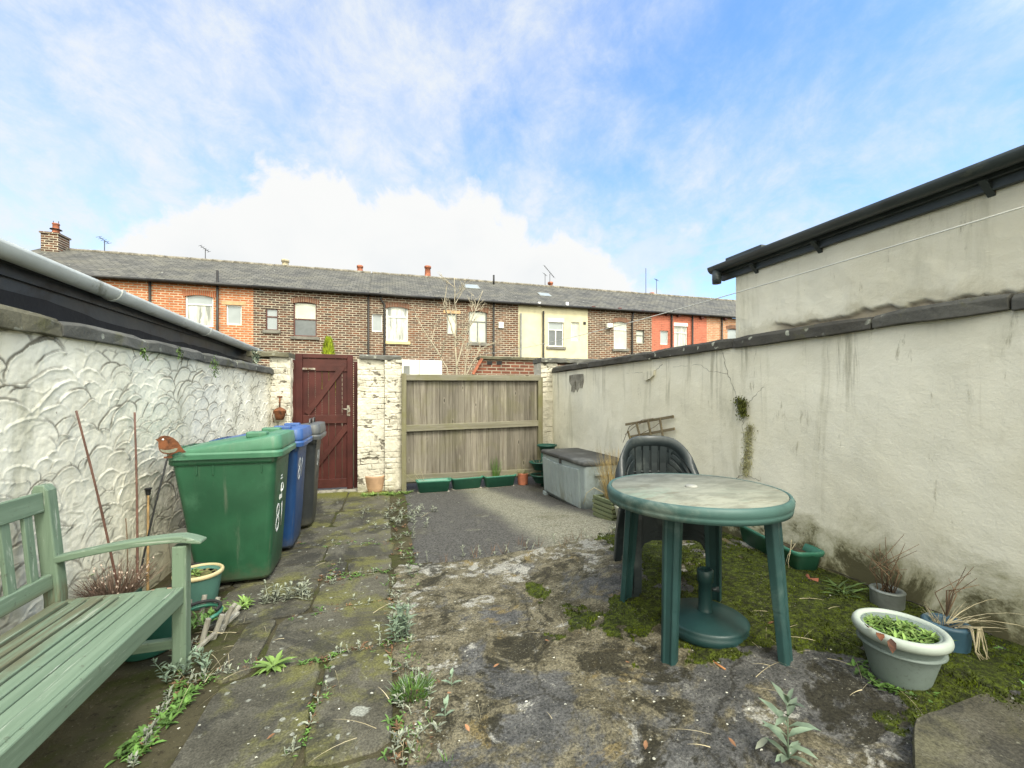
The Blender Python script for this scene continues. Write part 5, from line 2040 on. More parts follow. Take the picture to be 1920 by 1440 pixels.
# ================================================================== bench
def wood_paint(name, axis):
    b = NB(name)
    sc = {'Z': (18, 18, .9), 'X': (.9, 18, 18), 'Y': (18, .9, 18)}[axis]
    r = b.rnd()
    off = b.nd('ShaderNodeCombineXYZ')
    b.lk(b.mt('MULTIPLY', r, 31.0), off.inputs[0])
    b.lk(b.mt('MULTIPLY', r, 17.0), off.inputs[1])
    va = b.nd('ShaderNodeVectorMath', operation='ADD')
    b.lk(b.obj, va.inputs[0])
    b.lk(off.outputs[0], va.inputs[1])
    v = b.mp(sc, vec=va.outputs[0])
    g = b.noise(1.7, 8, .68, .4, v)
    c = b.mix(b.step(g, .3, .7), (.125, .18, .122), (.18, .245, .172))
    c = b.mix(1.0, c, b.mix(r, (.86,) * 3, (1.12,) * 3), 'MULTIPLY')
    w = b.noise(2.6, 10, .74, .3, v)
    c = b.mix(b.mt('MULTIPLY', b.step(w, .57, .66), .75), c, (.40, .43, .36))
    x, y, z = b.sep()
    # rear slats have gone mossy and bare
    back = b.step(b.mt('ADD', x, b.mt('MULTIPLY', b.mt('SUBTRACT', b.noise(2.5, 7, .7, .3, va.outputs[0]), .5), .5)), .02, -.10)
    flat = b.step(z, .50, .44)
    bare = b.mt('MULTIPLY', b.mt('MULTIPLY', back, flat), b.step(b.noise(3.2, 9, .72, .5, v), .36, .58))
    c = b.mix(b.mt('MULTIPLY', bare, .85), c, (.115, .105, .062))
    c = b.mix(b.mt('MULTIPLY', b.step(b.noise(30, 6, .75), .60, .68), .7), c, (.08, .088, .06))
    h = b.mt('ADD', g, b.mt('MULTIPLY', w, .6))
    return b.fin(c, .6, b.bump(h, .4, .004), .35)


def bench():
    o = thing('garden_bench', 'sage green painted slatted garden bench with curved arms, mossy on its rear slats', 'bench', (-1.2, 1.7, 0))
    WY, WXm, WZ = wood_paint('sage_paint_long', 'Y'), wood_paint('sage_paint_cross', 'X'), wood_paint('sage_paint_upright', 'Z')
    T = Vector(o.location)
    y1, y0 = 2.49, .98
    xf, xb = -.98, -1.50
    bx = lambda m, a, b_, c, d, e, f: m.bb(a, b_, c, d, e, f)
    for y in (y1, y0 + .06):
        bx(MB(), xf - .03, xf + .03, y - .06, y, 0, .60).build('leg', WZ, o, .005, True)
        # back post, raked above the seat, rounded head
        p = [(xb - .0, 0), (xb - .0, .40), (xb - .045, .90), (xb - .035, .925), (xb + .0, .925), (xb + .016, .90), (xb + .06, .42), (xb + .06, 0)]
        MB().prism(p, 1, y - .058, y - .0).build('leg', WZ, o, .006, True)
        # arm, arched, wide over the front leg and rolled at the end
        rings = []
        for k in range(15):
            t = k / 14
            x = xb + .03 + (xf + .095 - xb - .03) * t
            z = .575 + .055 * math.sin(t * math.pi * .62) + (-.02 * max(0, t - .85) / .15)
            w = .028 + .012 * t
            th = .042 if t < .9 else .042 * (1 - .45 * (t - .9) / .1)
            yc = y - .03
            rings.append([(x, yc - w, z - th / 2 + .01), (x, yc + w, z - th / 2 + .01), (x, yc + w, z + th / 2), (x, yc - w, z + th / 2)])
        MB().loft(rings, True, False).build('arm', WXm, o, .006, True)
        bx(MB(), xb + .06, xf - .03, y - .048, y - .012, .10, .145).build('stretcher', WXm, o, .004, True)
        bx(MB(), xb + .06, xf - .03, y - .05, y - .01, .325, .385).build('seat_rail', WXm, o, .004, True)
    bx(MB(), xf - .015, xf + .022, y0 + .06, y1 - .06, .325, .405).build('apron', WY, o, .005, True)
    n = 8
    xs0, xs1 = xb + .045, xf + .0
    for i in range(n):
        x = xs0 + (xs1 - xs0 - .048) * i / (n - 1)
        z = .405 - .018 * math.sin(i / (n - 1) * math.pi) - (.008 if i < 2 else 0)
        e = y1 - (.062 if i == n - 1 or i == 0 else .004) - (.02 if i else 0)
        bx(MB(), x, x + .048, y0 + .03, e, z - .022, z + (.006 if i == n - 1 else 0)).build('seat_slat', WY, o, .004, True)
    sl = lambda z: xb + .03 - .045 * (z - .40) / .5
    for z0, z1 in ((.805, .895), (.455, .525)):
        c = (z0 + z1) / 2
        MB().box((sl(c), (y0 + y1) / 2, c), (.03, y1 - y0 - .118, z1 - z0), Matrix.Rotation(R(-5), 3, 'Y')).build('back_rail', WY, o, .005, True)
    y = y1 - .058 - .085
    while y > y0 + .06:
        MB().bar((sl(.52), y, .515), (sl(.81), y, .815), .045, .016, up=(1, 0, 0)).build('back_slat', WZ, o, .003, True)
        y -= .115
    for ch in kids(o):
        pass
    return o


bench()

# ================================================================== garden table, chairs, parasol base
M['teal'] = simple('green_plastic', (.017, .050, .049), .45, .22, 3, (.07, .115, .105), 3.2, .55, .75, .1, 200)
M['teal_dk'] = simple('dark_green_plastic', (.012, .038, .038), .42, .25, 3, (.04, .075, .07), 4, .55, .72, .1, 200)
M['charcoal'] = simple('dark_plastic', (.020, .027, .030), .36, .3, 4, (.06, .07, .068), 5, .52, .72, .1, 200)


def tabletop_mat():
    b = NB('weathered_tabletop')
    v = b.mp((1.6, 3, 1), (0, 0, R(20)))
    n = b.noise(4.5, 10, .7, .4, v)
    c = b.mix(b.step(n, .36, .62), (.155, .16, .13), (.24, .245, .20))
    c = b.mix(b.mt('MULTIPLY', b.step(b.noise(2.2, 9, .7, .5), .5, .68), .55), c, (.19, .28, .225))
    c = b.mix(b.mt('MULTIPLY', b.step(b.noise(4, 9, .72, .4, b.mp((1, 3, 1), (0, 0, R(-30)))), .53, .68), .75), c, (.13, .12, .085))
    c = b.mix(b.mt('MULTIPLY', b.step(b.noise(40, 6, .7), .5, .7), .3), c, (.16, .15, .11))
    return b.fin(c, .7, b.bump(b.noise(60, 5, .7), .2, .003), .3)


M['tabletop'] = tabletop_mat()
M['teal_rim'] = simple('toplit_green_plastic', (.045, .098, .088), .5, .25, 3, (.17, .21, .18), 4, .5, .72, .1, 200)  # green plastic lightened, light from above painted into the rim colour


def table():
    L = [G(1172, 1132), G(1254, 1246), G(1474, 1246), G(1340, 1132)]
    c = sum(L, Vector()) / 4
    c = Vector((c.x, c.y, zg(c.x, c.y)))
    o = thing('garden_table', 'round green plastic garden table with a weathered grey top', 'table', c)
    H = .725
    r = .432
    m = MB()
    m.lathe([(0, H - .022), (r - .035, H - .022), (r - .03, H - .068), (r - .006, H - .066), (r - .002, H - .045), (r - .004, H - .040), (r, H - .034), (r + .002, H - .012),
             (r - .007, H + .004), (r - .014, H + .006), (r - .020, H + .003), (r - .021, H - .004), (0, H - .004)], 96)
    m.build('tabletop', M['teal_rim'], o)
    t = MB().lathe([(0, H - .003), (r - .021, H - .003), (r - .023, H + .0045), (0, H + .0050)], 80)
    t.build('top_surface', M['tabletop'], o)
    MB().lathe([(.0, .012), (.026, .010), (.031, .004), (.031, 0)], 24, (.0, .02, H + .004)).build('parasol_hole_cap', simple('cap_grey', (.30, .30, .27), .6), o)
    for p in L:
        d = Vector((p.x - c.x, p.y - c.y, 0))
        dn = d.normalized()
        s = Vector((-dn.y, dn.x, 0))
        zb = p.z - c.z - .012
        top = d * .86
        # fluted five-sided channel section
        sec = [(-.040, -.022), (-.040, .012), (-.022, .028), (-.012, .022), (.012, .022), (.022, .028), (.040, .012), (.040, -.022), (.018, -.012), (-.018, -.012)]
        rings = []
        for t_, k, q in ((0, .88, d), (.35, .92, d * .95), (.36, .95, d * .948), (.93, 1.08, top * 1.01), (1., 1.12, top)):
            z = zb + (H - .03 - zb) * t_
            rings.append([tuple(Vector((q.x, q.y, z)) + s * (a * k) + dn * (b_ * k)) for a, b_ in sec])
        MB().loft(rings, True, False).build('leg', M['teal'], o, .004)
    return o, c


TABLE, TC = table()


def chair():
    o = thing('plastic_chair', 'x', 'chair')
    # rim: up one arm, over the back, down the other
    rim = []
    N = 44
    for i in range(N + 1):
        t = i / N
        if t < .2:
            k = t / .2
            x, y, z = .268 + .012 * k, -.235 + .26 * k, .555 + .012 * k
        elif t > .8:
            k = (1 - t) / .2
            x, y, z = -(.268 + .012 * k), -.235 + .26 * k, .555 + .012 * k
        else:
            a = (t - .2) / .6 * math.pi
            sn = math.sin(a)
            x, y, z = .28 * math.cos(a), .025 + .235 * sn, .567 + .248 * sst(sn * 1.02) ** .85
        rim.append(Vector((x, y, z)))
    m = MB()
    rings = []
    for i, p in enumerate(rim):
        a = rim[max(0, i - 1)]
        e = rim[min(N, i + 1)]
        d = (e - a).normalized()
        k = sst(min(1, max(0, (p.z - .57) / .2)))
        outw = Vector((p.x, p.y - .02, 0)).normalized()
        if p.y < 0.02: outw = Vector((1 if p.x > 0 else -1, 0, 0))
        # on the arms the band lies flat, on the back it stands up
        wd = (outw * (1 - k) + Vector((0, 0, 1)) * k)
        wd = (wd - d * wd.dot(d)).normalized()
        nr = d.cross(wd).normalized()
        hw, th = .027 + .010 * k, .011
        rings.append([tuple(p - wd * hw - nr * th * .2), tuple(p - wd * hw * .6 + nr * th), tuple(p + wd * hw * .6 + nr * th), tuple(p + wd * hw - nr * th * .2), tuple(p + wd * hw * .9 - nr * th), tuple(p - wd * hw * .9 - nr * th)])
    m.loft(rings, True, True)
    m.build('arm_and_back_rim', M['charcoal'], o)
    # seat
    s = MB()
    P = []
    for iy in range(9):
        row = []
        for ix in range(11):
            u, v = ix / 10 * 2 - 1, iy / 8
            y = -.235 + .445 * v
            w = .235 - .035 * v
            z = .425 - .035 * v + .012 * u * u - (.03 * sst((.12 - v) / .12)) - .01 * math.sin(v * 3.14)
            row.append((u * w, y, z))
        P.append(row)
    vs = [p for r_ in P for p in r_] + [(p[0], p[1], p[2] - .012) for r_ in P for p in r_]
    fs = []
    n = 99
    for iy in range(8):
        for ix in range(10):
            a = iy * 11 + ix
            fs += [(a, a + 1, a + 12, a + 11), (n + a, n + a + 11, n + a + 12, n + a + 1)]
    for k in range(10):
        fs += [(k, n + k, n + k + 1, k + 1), (88 + k, 88 + k + 1, n + 88 + k + 1, n + 88 + k)]
    for k in range(8):
        a = k * 11
        fs += [(a, a + 11, n + a + 11, n + a), (a + 10, n + a + 10, n + a + 21, a + 21)]
    s.add(vs, fs, True)
    s.build('seat', M['charcoal'], o)
    # upright back slats, fanning up into the rim
    for k in range(6):
        u = (k - 2.5) / 2.5
        a = math.pi / 2 - u * .62
        i = int(round((a / math.pi * .6 + .2) * N))
        top = rim[i] - Vector((0, .006, .018))
        bot = Vector((u * .155, .205 - .02 * u * u, .395))
        b_ = MB()
        rings = []
        for q in range(7):
            t = q / 6
            p = bot.lerp(top, t) + Vector((0, .022 * math.sin(t * math.pi), 0))
            w = .0205 + .0055 * t
            sx = Vector((1, -u * .5, 0)).normalized()
            rings.append([tuple(p - sx * w + Vector((0, -.005, 0))), tuple(p + sx * w + Vector((0, -.005, 0))), tuple(p + sx * w + Vector((0, .006, 0))), tuple(p - sx * w + Vector((0, .006, 0)))])
        b_.loft(rings, True, False)
        b_.build('back_slat', M['charcoal'], o, .002)
    cb = MB()
    cb.tube([(-.165, .228, .60), (-.08, .252, .60), (0, .258, .60), (.08, .252, .60), (.165, .228, .60)], .008, 6)
    cb.build('back_rail', M['charcoal'], o)
    # side slats that follow the rim below it
    for sgn in (-1, 1):
        for j in range(3):
            pts = []
            for q in range(11):
                t = .20 + .17 * q / 10 + .012 * j
                i = t * N
                p = rim[int(i)].lerp(rim[min(N, int(i) + 1)], i % 1)
                dz = (.045 + .048 * j) * (1 - .10 * q / 10) * (.75 + .25 * min(1, (p.z - .5) / .2))
                pts.append(Vector((abs(p.x) * sgn * (1 - .05 * j), p.y - .004 * j, p.z - dz)))
            rr = []
            for q, p in enumerate(pts):
                d = (pts[min(10, q + 1)] - pts[max(0, q - 1)]).normalized()
                up = Vector((0, 0, 1)) - d * d.z
                up.normalize()
                nn = d.cross(up)
                rr.append([tuple(p + up * .014 + nn * .005), tuple(p + up * .014 - nn * .005), tuple(p - up * .014 - nn * .005), tuple(p - up * .014 + nn * .005)])
            MB().loft(rr, True, False).build('side_slat', M['charcoal'], o, .002)
        # legs: the front ones run right up to the arm
        f = MB()
        rg = []
        for z, x, y, w, d in ((0, .262, -.262, .050, .044), (.20, .262, -.25, .055, .05), (.40, .262, -.238, .072, .06), (.55, .266, -.222, .062, .05)):
            X = x * sgn
            rg.append([(X - w / 2, y - d / 2, z), (X + w / 2, y - d / 2, z), (X + w / 2, y + d / 2, z), (X, y + d / 2 - .014, z), (X - w / 2, y + d / 2, z)])
        f.loft(rg, True, False).build('leg', M['charcoal'], o, .004)
        f = MB()
        rg = []
        for z, x, y, w, d in ((0, .225, .30, .048, .042), (.22, .218, .262, .055, .05), (.40, .205, .20, .065, .055)):
            X = x * sgn
            rg.append([(X - w / 2, y - d / 2, z), (X + w / 2, y - d / 2, z), (X + w / 2, y + d / 2, z), (X - w / 2, y + d / 2, z)])
        f.loft(rg, True, False).build('leg', M['charcoal'], o, .004)
    # skirt under the seat, arched between the legs
    sk = MB()
    poly = [(-.24, .425), (.24, .425), (.24, .19), (.222, .25), (.19, .305), (.14, .325), (-.14, .325), (-.19, .305), (-.222, .25), (-.24, .19)]
    sk.prism(poly, 1, -.245, -.232)
    sk.build('seat_skirt', M['charcoal'], o, .003)
    return o


def chairs():
    a = G(1188, 1117)
    e = G(1327, 1127)
    mid = (a + e) / 2
    rz = R(-15)
    c = mid + Vector((math.sin(-rz) * .262, math.cos(rz) * .262, 0))
    base = chair()
    lab = ['dark green plastic armchair at the bottom of the stack behind the round table',
           'dark green plastic armchair in the middle of the stack behind the round table',
           'dark green plastic armchair on top of the stack behind the round table']
    for i in range(3):
        o = base if i == 0 else copy_tree(base)
        o.location = (c.x + .04 + .004 * i, c.y - .010 * i, zg(c.x, c.y) - .01 + .030 * i)
        o.rotation_euler = (0, 0, rz + R([0, .8, -.6][i]))
        o.scale = (.90, .93, 1)
        o['label'] = lab[i]
        o['group'] = 'stacked plastic chairs'


chairs()


def parasol_base():
    c = G(1322, 1178)
    o = thing('parasol_base', 'round dark green parasol base with a short upright tube under the table', 'parasol base', c)
    MB().lathe([(.195, 0), (.208, .015), (.208, .045), (.20, .052), (.203, .060), (.19, .068), (.12, .084), (.05, .094), (.0, .095)], 48).build('foot', M['teal_dk'], o)
    MB().lathe([(.042, .085), (.036, .10), (.032, .115), (.032, .235), (.038, .24), (.040, .30), (.034, .305), (.028, .305), (.028, .16), (.0, .16)], 28).build('tube', M['teal_dk'], o)
    kn = MB().tube([(.03, -.01, .20), (.065, -.02, .20)], [.008, .014], 8)
    kn.build('knob', M['charcoal'], o)


parasol_base()

# ================================================================== storage box
M['box'] = simple('blue_grey_plastic', (.27, .315, .325), .5, .14, 2.0, (.20, .22, .19), 2.6, .52, .72, .15, 150)
M['box_lid'] = simple('charcoal_lid', (.050, .051, .050), .62, .3, 3, (.12, .125, .12), 3, .5, .7, .2, 120)


def storage_box():
    a, b_ = G(1017, 926), G(1096, 957)
    d = (b_ - a)
    L_ = d.length
    rz = math.atan2(d.y, d.x)
    o = thing('storage_box', 'large pale grey plastic storage box with a dark lid against the right wall', 'storage box', (a.x, a.y, a.z), rz)
    # local: x along the front towards the camera, +y towards the wall (right)
    D, H = .60, .56
    W = L_
    m = MB()
    m.loft([rrect(W - .05, D - .05, .03, 4, .03, (W / 2, D / 2)), rrect(W - .03, D - .03, .03, 4, .20, (W / 2, D / 2)), rrect(W, D, .03, 4, H - .02, (W / 2, D / 2)), rrect(W, D, .03, 4, H, (W / 2, D / 2))], True, True)
    bo = m.build('body', M['box'], o)
    f = MB()
    n = 10
    for i in range(n):
        x0 = .05 + (W - .16) * i / n
        x1 = .05 + (W - .16) * (i + 1) / n - .013
        u = ((x0 + x1) / 2 / W * 2 - 1)
        zt = H - .065 + .03 * u * u
        f.add([(x0, .004, .07), (x1, .004, .07), (x1, -.022, zt), (x0, -.022, zt), (x0, .04, .07), (x1, .04, .07), (x1, .03, zt), (x0, .03, zt)],
              [(0, 1, 2, 3), (4, 7, 6, 5), (0, 4, 5, 1), (3, 2, 6, 7), (0, 3, 7, 4), (1, 5, 6, 2)])
    f.build('front_planks', M['box'], o, .004)
    # near end: sunk grip panel
    g = MB()
    g.add([(W + .004, .10, .07), (W + .004, D - .10, .07), (W + .012, D - .16, H - .16), (W + .012, .16, H - .16), (W - .02, .10, .07), (W - .02, D - .10, .07), (W - .02, D - .16, H - .16), (W - .02, .16, H - .16)],
          [(0, 1, 2, 3), (0, 3, 7, 4), (1, 5, 6, 2), (3, 2, 6, 7), (0, 4, 5, 1)])
    g.build('end_panel', M['box'], o, .01)
    MB().bb(W - .01, W + .02, .12, D - .12, H - .115, H - .075).build('grip', M['box'], o, .012)
    for x in (.05, W - .06):
        for y in (.05, D - .06):
            MB().bb(x - .045, x + .055, y - .05, y + .05, -.004, .05).build('foot', M['box'], o, .008)
    l = MB()
    l.loft([rrect(W + .02, D + .03, .035, 5, H + .004, (W / 2, D / 2 - .005)), rrect(W + .03, D + .04, .04, 5, H + .012, (W / 2, D / 2 - .005)), rrect(W + .03, D + .04, .04, 5, H + .04, (W / 2, D / 2 - .005)),
            rrect(W + .01, D + .02, .04, 5, H + .052, (W / 2, D / 2 - .005)), rrect(W - .2, D - .2, .06, 5, H + .068, (W / 2, D / 2))], True, True)
    lo = l.build('lid', M['box_lid'], o)
    b2 = MB()
    for y in (.2, .4):
        b2.bb(.06, W - .06, y - .006, y + .006, H + .05, H + .068)
    MB().bb(W / 2 - .012, W / 2 + .012, -.03, .0, H - .05, H + .03).build('latch', M['box_lid'], o, .004)


storage_box()

# ================================================================== pots and troughs
M['trough'] = simple('green_trough', (.04, .165, .11), .42, .18, 4, (.11, .2, .145), 4, .55, .75, .1, 120)
M['trough_dk'] = simple('dark_green_trough', (.014, .065, .048), .45, .2, 4)
M['pot_soil'] = simple('pot_soil', (.05, .038, .022), .95, .5, 22, (.085, .09, .03), 8, .5, .66, .8, 60)
M['pot_mossy'] = simple('mossy_pot_soil', (.14, .125, .05), .95, .5, 22, (.09, .10, .03), 12, .45, .62, .9, 60)
M['straw'] = simple('straw', (.36, .27, .12), .85, .35, 8, rnd=.45)
M['straw_pale'] = simple('pale_straw', (.36, .31, .20), .85, .25, 8, rnd=.35)
M['twig'] = simple('brown_twig', (.13, .085, .05), .9, .4, 9, rnd=.4)
M['green1'] = simple('weed_leaf', (.085, .165, .032), .65, .35, 9, rnd=.45)
M['green2'] = simple('young_leaf', (.14, .22, .05), .62, .35, 9, rnd=.4)
M['greyleaf'] = simple('grey_weed_leaf', (.17, .225, .155), .75, .22, 9, rnd=.35)
M['greyleaf2'] = simple('dull_grey_leaf', (.23, .245, .185), .8, .22, 9, rnd=.35)


def stems(m, c, n, h, spread, w, rng, lean=(0, 0), r0=.03):
    for i in range(n):
        a = rng.uniform(0, 6.283)
        r = r0 * math.sqrt(rng.random())
        b_ = Vector(c) + Vector((r * math.cos(a), r * math.sin(a), 0))
        hh = h * rng.uniform(.5, 1.05)
        s = spread * rng.uniform(.1, 1)
        tip = b_ + Vector((math.cos(a) * s + lean[0], math.sin(a) * s + lean[1], hh))
        random.seed(rng.random())
        m.blade(b_, tip, w * rng.uniform(.7, 1.3), rng.uniform(-.05, .12), 5)


def rosette(m, c, n, ln, w, rng, rise=.4):
    for i in range(n):
        a = i * 2.4 + rng.uniform(-.3, .3)
        l = ln * rng.uniform(.55, 1.15)
        m.leaf(Vector(c) + Vector((rng.uniform(-.01, .01), rng.uniform(-.01, .01), .003)), (math.cos(a), math.sin(a), rise * rng.uniform(.3, 1.6)), l, w * rng.uniform(.7, 1.2), .35)


def seedling(m, c, h, pairs, ln, rng, lean=0.12, stem=None):
    """upright stalk with opposite pointed leaves"""
    c = Vector(c)
    ax = Vector((rng.uniform(-lean, lean), rng.uniform(-lean, lean), 1)).normalized()
    (stem or m).tube([c, c + ax * h * .5, c + ax * h], [.0028, .0022, .0015], 5)
    for i in range(pairs):
        t = (i + .6) / pairs
        a = i * 1.57 + rng.uniform(-.4, .4)
        l = ln * (.65 + .5 * math.sin(t * 2.4)) * rng.uniform(.75, 1.2)
        for s in (0, math.pi):
            m.leaf(c + ax * h * t, (math.cos(a + s), math.sin(a + s), .5 + .7 * t), l, l * .34, .3)
    for k in range(3):
        a = rng.uniform(0, 6.28)
        m.leaf(c + ax * h, (math.cos(a) * .5, math.sin(a) * .5, 1), ln * .6, ln * .2, .15)


def trough(label, loc, rz, L_, W, H, mat, group=None, name='planter_trough', soil='pot_soil'):
    o = thing(name, label, 'planter', loc, rz, group)
    m = MB()
    m.loft([rrect(L_ - .07, W - .06, .03, 4, 0), rrect(L_ - .02, W - .02, .035, 4, H - .035), rrect(L_, W, .04, 4, H - .03), rrect(L_ + .012, W + .012, .042, 4, H - .012),
            rrect(L_ + .008, W + .008, .04, 4, H), rrect(L_ - .02, W - .02, .03, 4, H - .002), rrect(L_ - .035, W - .035, .028, 4, H - .05), rrect(L_ - .05, W - .05, .025, 4, H - .09 if H > .12 else H * .4)], True, True)
    m.build('body', mat, o)
    s = MB()
    rr = rrect(L_ - .036, W - .036, .025, 5, H - .05)
    s.add(rr + [(0, 0, H - .035)], [(i, (i + 1) % len(rr), len(rr)) for i in range(len(rr))])
    s.build('soil', M[soil], o)
    return o


def pot(label, loc, r, h, mat, rim=None, name='plant_pot', cat='plant pot', taper=.68, soil='pot_soil', rimh=.03, fill=.8, group=None, lip=.0, rimmat=None, bands=()):
    o = thing(name, label, cat, loc, group=group)
    rb = r * taper
    prof = [(rb * .96, 0), (rb, .008)]
    for k in range(1, 8):
        t = k / 8
        rr = rb + (r - lip - rb) * (t ** .85)
        prof.append((rr, h * .92 * t))
    for z in bands:
        pass
    prof += [(r - lip, h - rimh)]
    inner = [(r - .022 - lip, h - .01), (r - .03 - lip, h * fill - .02), (0, h * fill - .02)]
    if rimmat is None:
        prof += [(r, h - rimh + .004), (r + .003, h - rimh * .4), (r - .004, h), (r - .016, h)]
        MB().lathe(prof + inner, 44).build('body', mat, o)
    else:
        MB().lathe(prof + [(r - lip, h - .012), (r - .02 - lip, h - .012)] + inner, 44).build('body', mat, o)
        k = rimh / 2
        ring = [(r + k * .75 * math.cos(a) - k * .6, h - k + k * math.sin(a)) for a in [R(-90 + 360 * i / 12) for i in range(13)]]
        MB().lathe(ring, 48).build('rim', rimmat, o)
    m = MB()
    n, rings = 28, 5
    rng = random.Random(int(loc[0] * 1000))
    vs = [(0, 0, h * fill + .01)]
    for i in range(1, rings + 1):
        q = (r - .028 - lip) * i / rings
        for k in range(n):
            vs.append((q * math.cos(6.2832 * k / n), q * math.sin(6.2832 * k / n), h * fill + rng.uniform(-.006, .008) - .012 * i / rings))
    fs = [(0, 1 + k, 1 + (k + 1) % n) for k in range(n)]
    for i in range(rings - 1):
        for k in range(n):
            a, b_ = 1 + i * n, 1 + (i + 1) * n
            fs.append((a + k, b_ + k, b_ + (k + 1) % n, a + (k + 1) % n))
    m.add(vs, fs, True)
    m.build('soil', M[soil], o)
    return o


def foliage(o, name, mat, fn, seed=0):
    """a planting that grows in a pot is part of it"""
    m = MB()
    fn(m, random.Random(seed))
    return m.build(name, mat, o)


# three green troughs along the fence
for i, (xa, ya, xb, yb, lb) in enumerate([(783, 927, 844, 923, 'green plastic trough nearest the cream pier, thin straw stalks leaning out on its left'),
                                          (849, 921, 903, 916, 'middle one of three green troughs under the fence, sparse sprouting weeds'),
                                          (911, 917, 966, 912, 'green plastic trough with a tall tuft of green rush, by the broken clay pot')]):
    a, b_ = G(xa, ya), G(xb, yb)
    d = b_ - a
    c = (a + b_) / 2 + Vector((0, .08, .012))
    t = trough(lb, c, math.atan2(d.y, d.x), d.length + .03, .17, .165, M['trough'], 'green troughs along the fence')
    foliage(t, 'weeds', M['green2'], lambda m, r: [rosette(m, (r.uniform(-.18, .18), r.uniform(-.05, .05), .11), 6, .05, .012, r, .9) for _ in range(9 if i == 1 else 4)], i)
    foliage(t, 'dead_stalks', M['straw_pale'], lambda m, r: stems(m, (-.12 if i == 0 else .05, 0, .1), 12 if i == 0 else 5, .22 if i == 0 else .13, .15, .004, r, (-.10 if i == 0 else 0, -.02), .07), 5 + i)
    if i == 2:
        foliage(t, 'rush_tuft', M['green1'], lambda m, r: stems(m, (-.06, 0, .1), 90, .34, .10, .005, r, (0, 0), .035), 9)
    blk = MB().bb(-.22, .22, -.05, .06, -.03, .0)
    blk.build('plinth', M['mortar'], t, .004)

# broken clay pot by the corner
p = G(982, 910)
t = pot('small crumbling terracotta pot with dry wisps beside the last green trough', (p.x, p.y + .05, 0), .085, .18, M['terracotta'], taper=.85)
foliage(t, 'dry_wisps', M['straw_pale'], lambda m, r: stems(m, (0, 0, .14), 40, .13, .20, .004, r, (0, 0), .05), 3)
foliage(t, 'weeds', M['green2'], lambda m, r: stems(m, (-.03, 0, .14), 40, .12, .12, .006, r, (0, 0), .05), 4)

# tiered corner planter
def tier():
    Y = 5.95
    base = AY(1010, 905, Y)
    o = thing('tiered_planter', 'three tier dark green planter tower in the corner behind the storage box', 'planter', (base.x + .06, Y, .01))
    for k, (x, y) in enumerate(((1004, 893), (1000, 869), (1022, 837))):
        q = AY(x, y, Y) - Vector(o.location)
        r = .155 if k == 0 else .14
        z = q.z - .10
        cx = (-.02, -.05, .07)[k]
        MB().lathe([(r * .5, 0), (r * .62, .012), (r * .92, .10), (r * 1.06, .105), (r * 1.08, .125), (r * .98, .128), (r * .9, .10), (0, .095)], 28, (cx, 0, z)).build('tray', M['trough_dk'], o)
        MB().lathe([(r * .9, .102), (0, .108)], 20, (cx, 0, z)).build('soil', M['pot_soil'], o)
    MB().tube([(0, 0, 0), (0, 0, .55)], .022, 10).build('pole', M['trough_dk'], o)
    foliage(o, 'dead_stalks', M['straw_pale'], lambda m, r: stems(m, (-.08, 0, .32), 8, .14, .16, .004, r, (-.06, 0), .05), 3)


tier()

# clay barrel pot with bare stems against the pier
p = G(703, 923)
t = pot('ribbed buff clay pot with thin bare stems against the cream pier', (p.x, p.y + .10, 0), .145, .225, simple('buff_clay', (.45, .285, .175), .8, .2, 5, (.33, .24, .16), 5), taper=.8, rimh=.03)
rb = MB()
for z in (.05, .09, .13, .165):
    r = .145 * .8 + (.145 * .2) * ((z / .225) ** .85)
    rb.lathe([(r - .004, z - .006), (r + .0045, z), (r - .004, z + .006)], 40)
rb.build('rib', simple('buff_clay_rib', (.45, .285, .175), .8, .2, 5), t)
foliage(t, 'bare_stems', M['twig'], lambda m, r: (m.tube([(-.03, 0, .18), (.0, .02, .5), (.02, .04, .82), (.03, .05, 1.02)], [.006, .005, .004, .002], 6),
                                                   m.tube([(.05, 0, .18), (.07, .02, .5), (.08, .04, .85)], [.004, .003, .002], 6),
                                                   m.tube([(.0, .02, .5), (-.05, .02, .66), (-.12, .03, .72)], [.003, .002, .0015], 5),
                                                   stems(m, (-.11, .02, .30), 60, .08, .13, .003, r, (0, 0), .05)), 2)
foliage(t, 'weeds', M['greyleaf'], lambda m, r: [rosette(m, (r.uniform(-.07, .11), r.uniform(-.05, .05), .2), 5, .07, .014, r, 1.4) for _ in range(6)], 5)

# square slatted planter with dry grass
M['greenwood'] = wood_mat('green_stained_slats', (.10, .13, .07), (.19, .215, .12), None, False, .5, 'X')


